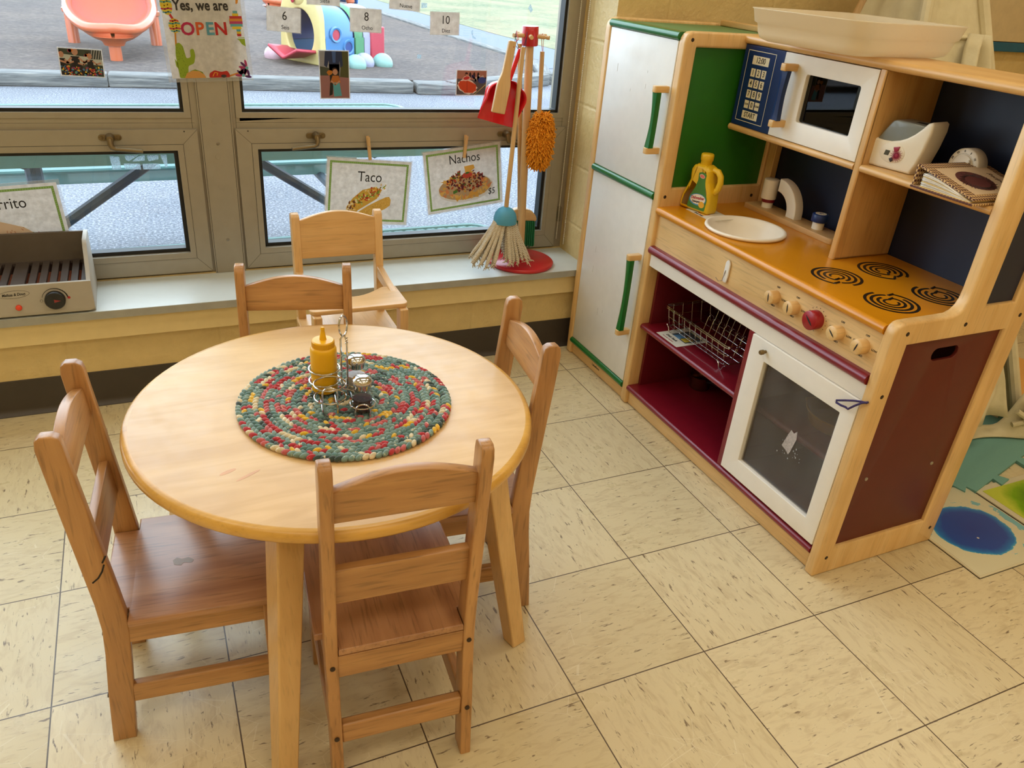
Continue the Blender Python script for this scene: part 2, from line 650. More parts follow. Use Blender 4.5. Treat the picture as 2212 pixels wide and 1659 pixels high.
def m_grass():
    m, nt, b, o = new_mat('winter_grass')
    n = noise(nt, coords(nt, (1, 1, 1)), 9, 6, 0.75)
    k = ramp(nt, [(0.34, co(96, 112, 78)), (0.5, co(136, 146, 106)), (0.66, co(178, 170, 132))])
    nt.links.new(n, k.inputs[0])
    big = noise(nt, coords(nt, (1, 1, 1)), 0.5, 4)
    bk = ramp(nt, [(0.38, (0, 0, 0, 1)), (0.62, (1, 1, 1, 1))])
    nt.links.new(big, bk.inputs[0])
    nt.links.new(mixc(nt, math_(nt, 'MULTIPLY', bk.outputs[0], 0.7), k.outputs[0], co(184, 168, 132)), b.inputs['Base Color'])
    b.inputs['Roughness'].default_value = 0.9
    bump(nt, b, n, 0.6, 0.04)
    return m

def m_timber():
    m, nt, b, o = new_mat('weathered_timber')
    n = noise(nt, coords(nt, (2, 22, 30)), 1.4, 6, 0.65, 0.4)
    k = ramp(nt, [(0.3, co(84, 88, 92)), (0.5, co(132, 134, 134)), (0.7, co(178, 176, 170))])
    nt.links.new(n, k.inputs[0])
    nt.links.new(k.outputs[0], b.inputs['Base Color'])
    b.inputs['Roughness'].default_value = 0.85
    bump(nt, b, n, 0.6, 0.01)
    return m

FLOOR = m_floor()
BLOCK = m_block('cream_block_paint', c(212, 186, 128))
CEIL = flat('ceiling_tile', c(232, 228, 214), 0.9)
PLAIN = flat('cream_wall_paint', c(220, 200, 150), 0.6)
BASE = flat('dark_vinyl_base', c(62, 54, 46), 0.42)
SILLM = flat('grey_laminate', c(205, 210, 206), 0.32, var=0.02)
SILLE = flat('grey_laminate_edge', c(160, 158, 148), 0.4)
CAULK = flat('tan_caulk', c(196, 172, 120), 0.7)
APRON = flat('cream_gloss_paint', c(222, 198, 142), 0.4, var=0.03)
ALU = flat('anodised_aluminium', c(158, 150, 134), 0.42, 0.35, var=0.03)
ALUD = flat('frame_joint_shadow', c(58, 52, 44), 0.7)
GASK = flat('black_gasket', c(12, 13, 14), 0.45)
GLASS = glassy('window_glass', (0.95, 0.98, 0.985, 1))
BRONZE = flat('bronze_handle_metal', c(120, 104, 76), 0.38, 0.8)

XL, XR, YB, YF, ZC = -3.42, 2.6, 0.185, -4.6, 2.7
ZS, ZH = 0.306, 2.28

def struct(mb, name, **k):
    return tag(mb.build(name, **k), kind='structure')

struct(MB().box((XL, YF, -0.05), (XR, YB, 0), FLOOR), 'floor', smooth=False)
struct(MB().box((XL, YF, ZC), (XR, YB + 0.3, ZC + 0.05), CEIL), 'ceiling', smooth=False)
struct(MB().box((XL - 0.1, YF - 0.1, -0.05), (XL, 0.46, ZC), PLAIN), 'wall_left', smooth=False)
struct(MB().box((XR, YF - 0.1, -0.05), (XR + 0.1, 0.46, ZC), BLOCK), 'wall_right', smooth=False)
struct(MB().box((XL, YF - 0.1, -0.05), (XR, YF, ZC), PLAIN), 'wall_front', smooth=False)
wb = MB()
wb.box((XL, YB, -0.05), (0.13, 0.46, ZS - 0.024), BLOCK)
wb.box((0.13, YB, -0.05), (XR, 0.46, ZC), BLOCK)
wb.box((XL, YB, ZH), (0.13, 0.46, ZC), BLOCK)
struct(wb, 'wall_back', smooth=False, weld=False)
struct(MB().box((XL, 0.166, 0.2165), (0.12, YB, 0.283), APRON), 'trim_1', bevel=0.002)
sl = MB()
sl.box((XL, 0.152, 0.2835), (0.13, 0.40, ZS), SILLM)
sl.box((XL, 0.1505, 0.2835), (0.13, 0.152, ZS - 0.0008), SILLE)
sl.box((XL, 0.379, ZS), (0.129, 0.387, ZS + 0.004), CAULK)
struct(sl, 'trim_2', smooth=False, weld=False)
bb = MB()
for x0, x1, y0 in ((XL, XR, YB),):
    prof = [(0, 0.108), (-0.003, 0.1065), (-0.0035, 0.02), (-0.006, 0.010), (-0.014, 0.002), (-0.014, 0), (0, 0)]
    n = len(prof)
    v = [(x0, y0 + p[0], p[1]) for p in prof] + [(x1, y0 + p[0], p[1]) for p in prof]
    f = [(i, (i + 1) % n, n + (i + 1) % n, n + i) for i in range(n)] + [list(range(n))[::-1], list(range(n, 2 * n))]
    bb.add(v, f, BASE)
struct(bb, 'baseboard_back')

# ------------------------------------------------------------------ windows (three equal bays; the third, out of view, is added to light the room)
FY0, FY1 = 0.385, 0.455
def window_bay(name, dx, xl=-0.99, xr=0.13, handles=((-0.7593, -1), (-0.13, 1)), detail=True):
    root = bpy.data.objects.new(name, None)
    COL.objects.link(root)
    root.location = (dx, 0, 0)
    tag(root, kind='structure')
    fr = MB()
    mid = (FY0 + FY1) / 2
    M = T(0, mid, 0) @ FACE
    fr.plate([[(xl, ZS), (xr, ZS), (xr, ZH), (xl, ZH)], [(-0.966, 0.789), (0.068, 0.789), (0.068, ZH - 0.05), (-0.966, ZH - 0.05)],
              [(-0.982, 0.322), (0.09, 0.322), (0.09, 0.740), (-0.982, 0.740)]], FY1 - FY0, ALU, M)
    # snap-in glazing bead round the fixed light
    fr.plate([[(-0.9835, 0.7735), (0.0855, 0.7735), (0.0855, ZH - 0.03), (-0.9835, ZH - 0.03)], [(-0.966, 0.789), (0.068, 0.789), (0.068, ZH - 0.05), (-0.966, ZH - 0.05)]],
             0.003, ALU, T(0, FY0 - 0.0015, 0) @ FACE)
    fr.box((-0.9845, FY0 - 0.0004, 0.7600), (0.0925, FY0 + 0.001, 0.7605), ALUD)
    for xx in (-0.985, 0.0862):
        fr.box((xx - 0.0005, FY0 - 0.0004, 0.745), (xx + 0.0005, FY0 + 0.001, ZH - 0.03), ALUD)
    for xx in (-0.9662, 0.0678):
        for zz in (0.775, 0.7886):
            pass
    fr.build('frame', root, bevel=0.0008)
    g = MB().plate([[(-0.966, 0.789), (0.068, 0.789), (0.068, ZH - 0.05), (-0.966, ZH - 0.05)], [(-0.957, 0.798), (0.059, 0.798), (0.059, ZH - 0.06), (-0.957, ZH - 0.06)]], 0.034, GASK, T(0, 0.408, 0) @ FACE)
    g.build('gasket', root, bevel=0.001)
    MB().box((-0.960, 0.4085, 0.795), (0.062, 0.4135, ZH - 0.056), GLASS).build('pane', root, smooth=False)
    s = MB()
    s.plate([[(-0.99, 0.3165), (0.097, 0.3165), (0.097, 0.744), (-0.99, 0.744)], [(-0.931, 0.380), (0.039, 0.380), (0.039, 0.686), (-0.931, 0.686)]], 0.05, ALU, T(0, 0.398, 0) @ FACE)
    s.plate([[(-0.947, 0.362), (0.055, 0.362), (0.055, 0.702), (-0.947, 0.702)], [(-0.931, 0.380), (0.039, 0.380), (0.039, 0.686), (-0.931, 0.686)]], 0.0025, ALU, T(0, 0.3722, 0) @ FACE)
    for xx, z0, z1 in ((-0.9475, 0.3615, 0.7025), (0.0555, 0.3615, 0.7025)):
        s.box((xx - 0.0005, 0.3722, z0), (xx + 0.0005, 0.3735, z1), ALUD)
    for zz in (0.3615, 0.7025):
        s.box((-0.9475, 0.3722, zz - 0.0005), (0.0555, 0.3735, zz + 0.0005), ALUD)
    for (a, b) in (((-0.99, 0.744), (-0.9475, 0.7025)), ((0.097, 0.744), (0.0555, 0.7025)), ((-0.99, 0.3165), (-0.9475, 0.3615)), ((0.097, 0.3165), (0.0555, 0.3615))):
        s.tube([(a[0], 0.3729, a[1]), (b[0], 0.3729, b[1])], 0.0005, ALUD, 4)
    if detail:
        for xx in (-0.955, 0.062):
            s.lathe([(0.0022, 0), (0.0022, 0.0006)], ALUD, 10, M=T(xx, 0.3731, 0.7385) @ RX(90))
    sash = s.build('sash', root, bevel=0.0008)
    g = MB().plate([[(-0.931, 0.380), (0.039, 0.380), (0.039, 0.686), (-0.931, 0.686)], [(-0.920, 0.391), (0.028, 0.391), (0.028, 0.675), (-0.920, 0.675)]], 0.034, GASK, T(0, 0.402, 0) @ FACE)
    g.build('gasket', sash, bevel=0.001)
    MB().box((-0.924, 0.4035, 0.387), (0.032, 0.4085, 0.679), GLASS).build('pane', sash, smooth=False)
    for hx, sg in handles:
        h = MB()
        h.plate([rrect(-0.029, -0.0085, 0.029, 0.0085, 0.008)], 0.004, BRONZE, T(hx, 0.371, 0.724) @ FACE, 0.001)
        h.lathe([(0.0125, 0), (0.0125, 0.006), (0.010, 0.016), (0.0085, 0.024), (0, 0.026)], BRONZE, 20, M=T(hx, 0.369, 0.724) @ RX(90))
        for q in (-0.021, 0.021):
            h.lathe([(0.0048, 0), (0.0042, 0.0016), (0, 0.002)], BRONZE, 12, M=T(hx + q, 0.369, 0.724) @ RX(90))
        h.tube([(hx, 0.350, 0.724), (hx, 0.345, 0.712), (hx + sg * 0.003, 0.343, 0.703), (hx + sg * 0.012, 0.341, 0.699), (hx + sg * 0.078, 0.337, 0.693)], 0.006, BRONZE, 10,
               radii=[0.0085, 0.0082, 0.0075, 0.006, 0.0055])
        h.build('handle', sash)
    return root

window_bay('window_2', 0.0, xl=-1.005)
window_bay('window_1', -1.191)
window_bay('window_3_added', -2.382, xl=-1.03)
SCREW = flat('steel_screw', c(150, 146, 138), 0.35, 0.9)
mu = MB()
for k, x0 in enumerate((-1.086, -2.277)):
    mu.box((x0, 0.3765, ZS + 0.001), (x0 + 0.090, 0.386, ZH), ALU)
    for q in (0.004, 0.086):
        mu.box((x0 + q - 0.0006, 0.3760, ZS + 0.001), (x0 + q + 0.0006, 0.3768, ZH), ALUD)
    for zz in (0.703, 0.412):
        mu.lathe([(0.0048, 0), (0.0042, 0.0015), (0, 0.002)], SCREW, 14, M=T(x0 + 0.045, 0.3765, zz) @ RX(90))
    for zz in (0.765, 0.665, 0.577, 0.46):
        mu.lathe([(0.0078, 0), (0.0078, 0.0006), (0, 0.0008)], ALU, 16, M=T(x0 + 0.042, 0.3765, zz) @ RX(90))
struct(mu, 'trim_3', weld=False, bevel=0.0006)
# ------------------------------------------------------------------ outside: ground, playground
ZG, ZM = -0.20, -0.085
ASPH, MULCH, GRASS, TIMBER = m_asphalt(), m_mulch(), m_grass(), m_timber()
PATHM = flat('path_asphalt', co(128, 138, 158), 0.85, var=0.08, scale=60, bumps=0.2)

def slab(pts, z0, z1, mat):
    n = len(pts)
    v = [(x, y, z0) for x, y in pts] + [(x, y, z1) for x, y in pts]
    f = [list(range(n))[::-1], list(range(n, 2 * n))] + [(i, (i + 1) % n, n + (i + 1) % n, n + i) for i in range(n)]
    return MB().add(v, f, mat)

tag(slab([(-16, 0.47), (12, 0.47), (12, 40), (-16, 40)], ZG - 0.1, ZG, ASPH).build('ground', smooth=False), kind='structure')
tag(slab([(-16, 7.16), (1.6, 7.0), (2.1, 6.93), (3.55, 7.72), (3.98, 9.0), (3.86, 12.0), (3.78, 16.0), (3.7, 22), (-16, 22)], ZM - 0.02, ZM, MULCH).build('mulch_bed', smooth=False),
    'wood chip mulch filling the play area behind the timber edging', 'mulch', kind='stuff')
tag(slab([(5.95, 9.6), (40, 8.0), (40, 46), (5.4, 46), (5.45, 20), (5.62, 14)], ZG - 0.05, ZG + 0.015, GRASS).build('lawn', smooth=False),
    'patchy winter lawn beyond the curved path', 'grass', kind='stuff')
tag(slab([(4.1, 9.0), (5.95, 9.6), (5.62, 14), (5.45, 20), (5.4, 40), (3.9, 40), (3.95, 16)], ZG - 0.05, ZG + 0.008, PATHM).build('path', smooth=False), kind='structure')

def timber(a, b, h, wd, label, zb=ZG):
    L = math.hypot(b[0] - a[0], b[1] - a[1])
    mb = MB().rbox((0, -wd / 2, 0), (L, wd / 2, h), TIMBER, 0.02, 2)
    o = mb.build('landscape_timber')
    o.location = (a[0], a[1], zb)
    o.rotation_euler = (0, 0, math.atan2(b[1] - a[1], b[0] - a[0]))
    tag(o, label, 'timber', 'weathered timbers edging the mulch')

timber((-5.6, 7.10), (-1.49, 7.06), 0.125, 0.24, 'grey edging timber at far left of the play area, below the dancers photo')
timber((-1.485, 7.07), (1.60, 6.90), 0.125, 0.24, 'longest grey edging timber, crossing behind the open sign and the child photo')
timber((1.63, 6.86), (2.15, 6.84), 0.12, 0.26, 'short dark weathered edging timber at the corner behind the orange skirt photo')
timber((2.05, 6.80), (3.62, 7.62), 0.14, 0.22, 'pale edging timber running back behind the red dustpan')
timber((3.66, 7.64), (4.15, 8.95), 0.14, 0.2, 'pale edging timber beside the path, nearest the building of the two')
timber((4.12, 8.98), (3.98, 12.1), 0.14, 0.2, 'pale edging timber between path and mulch just below card ten')
timber((3.98, 12.15), (3.9, 17.5), 0.14, 0.2, 'farthest pale edging timber between path and mulch')

# picnic table with expanded steel mesh
PGREEN = flat('green_plastisol', co(120, 172, 172), 0.35, var=0.05, coat=0.3)
PFRAME = flat('dark_galvanised_tube', co(62, 78, 92), 0.45, 0.3)
def mesh_top(L, W, z, r, apron):
    mb = MB()
    rim = [(x, y, z) for x, y in rrect(-L / 2, -W / 2, L / 2, W / 2, r, 8)]
    mb.tube(rim, 0.012, PGREEN, 8, closed=True)
    ap = rrect(-L / 2, -W / 2, L / 2, W / 2, r, 8)
    n = len(ap)
    v = [(x, y, z) for x, y in ap] + [(x, y, z - apron) for x, y in ap]
    mb.add(v, [(i, n + i, n + (i + 1) % n, (i + 1) % n) for i in range(n)], PGREEN)
    # diamond strands: zig-zag ribs clipped to the outline
    def inside(x, y):
        ax, ay = abs(x), abs(y)
        if ax > L / 2 or ay > W / 2: return False
        if ax > L / 2 - r and ay > W / 2 - r:
            return (ax - L / 2 + r) ** 2 + (ay - W / 2 + r) ** 2 <= r * r
        return True
    sx, sy = 0.046, 0.024
    nx, ny = int(L / sx) + 2, int(W / sy) + 2
    for i in range(-nx, nx):
        for j in range(-ny // 2 - 1, ny // 2 + 1):
            x, y = i * sx / 2, j * sy
            if i % 2:
                y += sy / 2
            for (dx, dy) in ((sx / 2, sy / 2), (sx / 2, -sy / 2)):
                if (i + 0) % 1 == 0 and inside(x, y) and inside(x + dx, y + dy):
                    px, py = -dy, dx
                    q = math.hypot(px, py)
                    px, py = px / q * 0.0036, py / q * 0.0036
                    a, b = (x, y), (x + dx, y + dy)
                    mb.add([(a[0] - px, a[1] - py, z), (b[0] - px, b[1] - py, z), (b[0] + px, b[1] + py, z + 0.004), (a[0] + px, a[1] + py, z + 0.004)], [(0, 1, 2, 3)], PGREEN)
    return mb
pt = thing('picnic_table', 'green mesh-topped picnic table with attached benches standing just outside the windows', 'picnic table', (-1.02, 1.40, ZG), 2.5)
mesh_top(1.90, 0.70, 0.76, 0.09, 0.075).build('tabletop', pt, weld=False)
for yy in (-0.70, 0.72):
    b_ = mesh_top(2.05 if yy < 0 else 1.72, 0.28, 0.44, 0.09, 0.06)
    b_.add([], [], PGREEN)
    o_ = b_.build('bench', pt, weld=False)
    o_.location = (0.0 if yy < 0 else -0.02, yy, 0)
for xx in (-0.62, 0.62):
    lg = MB()
    lg.tube([(xx, 0.02, 0.0), (xx, 0.02, 0.68)], 0.03, PFRAME, 10)
    lg.tube([(xx, -0.72, 0.37), (xx, 0.72, 0.37)], 0.022, PFRAME, 8)
    lg.tube([(xx, -0.34, 0.70), (xx, 0.34, 0.70)], 0.022, PFRAME, 8)
    lg.tube([(xx, -0.55, 0.012), (xx, 0.55, 0.012)], 0.024, PFRAME, 8)
    lg.build('leg', pt)
    br = MB()
    sg = 1 if xx > 0 else -1
    br.tube([(xx * 0.96, 0.0, 0.33), (xx * 0.96 - sg * 0.05, 0, 0.38), (sg * 0.08, 0, 0.69)], 0.021, PFRAME, 8)
    br.build('brace', pt)

# slides
ORANGE = flat('orange_moulded_plastic', co(246, 128, 84), 0.32, var=0.03, coat=0.3)
BLUEP = flat('blue_moulded_plastic', co(42, 120, 205), 0.4, var=0.04)
def slide(loc, rz, sc, label):
    r = thing('playground_slide', label, 'slide', loc, rz, 'orange plastic slides')
    r.scale = (sc, sc, sc)
    ch = MB()
    def half(t):
        return 0.43 * math.sqrt(max(0.0, 1 - (1 - min(t / 0.42, 1)) ** 2)) * (1 - 0.12 * max(0, t - 0.5))
    def bed(u, t, dz=0.0):
        y = 2.3 * t
        z = 0.235 + 0.11 * t + 1.15 * max(0, t - 0.38) ** 1.6
        s = 2 * u - 1
        side = 0.20 * abs(s) ** 3.2 * min(1, 0.35 + t * 1.8)
        lip = 0.05 * max(0, 1 - t / 0.10) ** 2
        return (s * max(half(t), 0.02), y, z + side + lip + dz)
    ch.grid(lambda u, v: bed(u, v), 33, 40, ORANGE)
    ch.grid(lambda u, v: (bed(1 - u, v)[0] * 1.03, bed(1 - u, v)[1] - 0.01, bed(1 - u, v)[2] - 0.07), 33, 40, ORANGE)
    rim = [bed(0, 1 - i / 40) for i in range(40)] + [bed(1, i / 40) for i in range(41)]
    rim = [(x * 1.02, y, z - 0.025) for x, y, z in rim]
    ch.tube(rim, 0.052, ORANGE, 10)
    o_ = ch.build('chute', r, angle=60)
    for k in range(-3, 4):
        rb = MB().tube([bed(0.5 + k * 0.085 * (0.6 + 0.5 * t), t, 0.004) for t in (0.05, 0.09, 0.13, 0.17, 0.21, 0.25)], 0.013, ORANGE, 6)
        rb.build('rib', r)
    MB().tube([(0, 0.10, -0.02), (0, 0.10, 0.25)], 0.062, ORANGE, 14).lathe([(0.10, 0.15), (0.12, 0.19), (0.20, 0.24)], ORANGE, 20, M=T(0, 0.12, 0)).build('support_post', r)
    for sx in (-1, 1):
        lg = MB().tube([(sx * 0.46, 1.55, -0.02), (sx * 0.455, 1.62, 0.9), (sx * 0.45, 1.7, 1.9)], 0.065, ORANGE, 12)
        lg.lathe([(0.072, 0.33), (0.082, 0.34), (0.082, 0.38), (0.072, 0.39)], ORANGE, 14, M=T(sx * 0.459, 1.58, 0))
        lg.build('leg', r)
    MB().box((-0.38, 1.85, 0.3), (0.38, 1.9, 1.6), BLUEP).build('ladder_panel', r, bevel=0.02)
    return r
slide((-1.40, 7.90, ZM), 0.0, 1.0, 'orange plastic slide with ribbed scoop end, the big one near the open sign')
slide((1.05, 13.4, ZM), -55, 1.0, 'small looking orange slide end farther back, beside card six')

# play tunnel shaped like a crawling creature (plain generic animal)
YEL = flat('cream_yellow_plastic', co(246, 224, 150), 0.4, var=0.03)
SKY = flat('sky_blue_plastic', co(76, 150, 214), 0.35, var=0.04, coat=0.2)
NAVY = flat('deep_blue_plastic', co(28, 78, 160), 0.4)
REDP = flat('rose_red_plastic', co(222, 66, 92), 0.4)
GRNP = flat('green_plastic', co(92, 170, 122), 0.4)
PINK = flat('pale_pink_plastic', co(238, 196, 206), 0.4)
LIL = flat('lilac_plastic', co(196, 196, 226), 0.4)
MINT = flat('mint_plastic', co(168, 216, 206), 0.4)
tn = thing('play_tunnel', 'plastic crawl-through play tunnel with cream arched front, blue barrel and coloured feet', 'play tunnel', (0.66, 8.24, ZM), 0)
ax = Vector((0.86, 0.51, 0)).normalized()          # tunnel runs back to the right
TM = mat4((-ax.y, ax.x, 0), (0, 0, 1), (ax.x, ax.y, 0))   # drawing x across, y up, z along the tunnel
out = [(-0.36, 0), (0.36, 0), (0.34, 0.45)] + arc(0, 0.48, 0.34, 0, 180, 14) + [(-0.34, 0.45)]
hole = circ(0, 0.33, 0.24, 28, 0.27)
MB().plate([out, hole], 0.10, YEL, TM, 0.02).build('front_arch', tn)
fc = MB().ball((0, 0, 0), (0.16, 0.06, 0.13), YEL, 18, 10, TM @ T(0.02, 0.74, -0.02) @ RX(90))
fc.ball((0, 0, 0), (0.028, 0.02, 0.05), REDP, 10, 8, TM @ T(0.05, 0.70, -0.09) @ RX(90))
fc.build('face', tn)
def barrel(z0, z1, r, mat, holes=()):
    mb = MB()
    mb.grid(lambda u, v: (TM @ Vector(((r + 0.02 * math.sin(PI * v)) * math.cos(PI * (1.15 * u - 0.075)), 0.30 + (r + 0.02 * math.sin(PI * v)) * math.sin(PI * (1.15 * u - 0.075)), z0 + (z1 - z0) * v))), 28, 8, mat)
    mb.grid(lambda u, v: (TM @ Vector(((r - 0.03) * math.cos(PI * (1.15 * (1 - u) - 0.075)), 0.30 + (r - 0.03) * math.sin(PI * (1.15 * (1 - u) - 0.075)), z0 + (z1 - z0) * v))), 28, 8, NAVY)
    for sx in (-1, 1):
        mb.box((sx * r - 0.02, 0, z0), (sx * r + 0.02, 0.30, z1), mat, TM)
    return mb
bl = barrel(0.04, 0.50, 0.33, SKY)
bl.build('blue_barrel', tn, angle=60)
for (zz, yy, cc, rr) in ((0.20, 0.34, REDP, 0.062), (0.40, 0.20, NAVY, 0.06)):
    wn2 = MB().lathe([(rr + 0.03, 0), (rr + 0.02, 0.025), (rr, 0.02), (rr, 0.004)], SKY, 24, M=TM @ T(-0.345, yy, zz) @ RY(-90))
    wn2.lathe([(rr, 0), (rr, 0.01), (0, 0.011)], cc, 24, M=TM @ T(-0.345, yy, zz) @ RY(-90))
    wn2.build('porthole', tn)
barrel(0.52, 0.66, 0.34, GRNP).build('green_barrel', tn, angle=60)
barrel(0.68, 0.95, 0.33, LIL).build('lilac_barrel', tn, angle=60)
MB().box((-0.37, 0.0, 0.78), (-0.33, 0.42, 1.02), REDP, TM).build('red_panel', tn, bevel=0.015)
for (z_, x_, mt) in ((0.06, -0.47, SKY), (0.30, -0.58, MINT), (0.52, -0.50, LIL), (0.74, -0.60, MINT), (-0.10, 0.42, PINK)):
    MB().ball((0, 0, 0), (0.14, 0.11, 0.12), mt, 18, 10, TM @ T(x_, 0.03, z_) @ RX(90)).build('foot', tn)
MB().grid(lambda u, v: TM @ Vector((-0.02 + (u - 0.5) * 0.52, 0.02 + 0.12 * abs(u - 0.5) * 2 * (1 - v * 0.3) + 0.03, -0.34 + 0.34 * v)), 16, 6, REDP).build('red_ramp', tn).modifiers.new('thick', 'SOLIDIFY').thickness = 0.03
# ------------------------------------------------------------------ round table
MAPLE = {a: wood('maple', c(206, 164, 104), c(226, 188, 130), a, 0.33, 0.8, 0.12, 0.2) for a in 'xyz'}
MAPLEE = wood('maple_edge', c(206, 156, 66), c(226, 178, 92), 'x', 0.35, 1.0, 0.10, 0.3)
def m_top():
    m, nt, b, o = new_mat('maple_laminate_top')
    f = noise(nt, coords(nt, (1.6, 12, 12), (0, 0, 0.9)), 2.2, 6, 0.55, 0.8)
    k = ramp(nt, [(0.3, c(208, 168, 112)), (0.7, c(228, 192, 138))])
    nt.links.new(f, k.inputs[0])
    st = noise(nt, coords(nt, (1, 1, 1)), 4.2, 4, 0.6)
    sk = ramp(nt, [(0.35, (0.93, 0.92, 0.92, 1)), (0.65, (1.04, 1.04, 1.04, 1))])
    nt.links.new(st, sk.inputs[0])
    nt.links.new(mixc(nt, 1.0, k.outputs[0], sk.outputs[0], 'MULTIPLY'), b.inputs['Base Color'])
    r = ramp(nt, [(0.3, (0.30, 0.30, 0.30, 1)), (0.7, (0.46, 0.46, 0.46, 1))])
    nt.links.new(noise(nt, coords(nt, (1, 1, 1)), 26, 5, 0.7), r.inputs[0])
    nt.links.new(r.outputs[0], b.inputs['Roughness'])
    b.inputs['Specular IOR Level'].default_value = 0.6
    return m
TOPM = m_top()
TBX, TBY, TBR, TBZ = -0.9855, -0.8795, 0.3505, 0.523
tb = thing('round_table', 'round low maple table with four splayed legs in the middle of the room', 'table', (TBX, TBY, 0))
tt = MB()
R = TBR
prof_top = [(0, TBZ), (R - 0.012, TBZ)]
prof_edge = [(R - 0.012, TBZ), (R - 0.006, TBZ - 0.001), (R - 0.002, TBZ - 0.004), (R, TBZ - 0.010), (R, TBZ - 0.017), (R - 0.004, TBZ - 0.022), (R - 0.010, TBZ - 0.025), (0, TBZ - 0.025)]
tt.lathe(prof_top, TOPM, 96, cap=False)
tt.lathe(prof_edge, MAPLEE, 96, cap=False)
for (x_, y_, rx_, ry_, rt) in ((-0.200, -0.150, 0.014, 0.004, 0.4), (-0.172, -0.168, 0.022, 0.003, 0.5)):
    a = [(x_ + rx_ * math.cos(t) * math.cos(rt) - ry_ * math.sin(t) * math.sin(rt), y_ + rx_ * math.cos(t) * math.sin(rt) + ry_ * math.sin(t) * math.cos(rt), TBZ + 0.0002) for t in [2 * PI * i / 12 for i in range(12)]]
    tt.add(a, [list(range(12))], flat('faint_pink_marker', c(214, 162, 118), 0.4))
tt.build('tabletop', tb, angle=40)
for ang in (-29, 61, 151, 241):
    lg = MB()
    u = Vector((math.cos(math.radians(ang)), math.sin(math.radians(ang)), 0))
    s = Vector((-u.y, u.x, 0))
    # square section turned so its faces look along x and y; splays outward going down
    q = math.sqrt(0.5)
    d1, d2 = (u + s) * q, (u - s) * q
    v = []
    for (rad, z, wdt) in ((0.361, 0.0, 0.034), (0.270, TBZ - 0.024, 0.046)):
        for (a, b) in ((-1, -1), (1, -1), (1, 1), (-1, 1)):
            p = u * rad + d1 * a * wdt / 2 + d2 * b * wdt / 2
            v.append((p.x, p.y, z))
    lg.add(v, [(0, 3, 2, 1), (4, 5, 6, 7), (0, 1, 5, 4), (1, 2, 6, 5), (2, 3, 7, 6), (3, 0, 4, 7)][::1], MAPLE['z'])
    o_ = lg.build('leg', tb, bevel=0.003)
    bm = bmesh.new(); bm.from_mesh(o_.data); bmesh.ops.recalc_face_normals(bm, faces=bm.faces); bm.to_mesh(o_.data); bm.free()

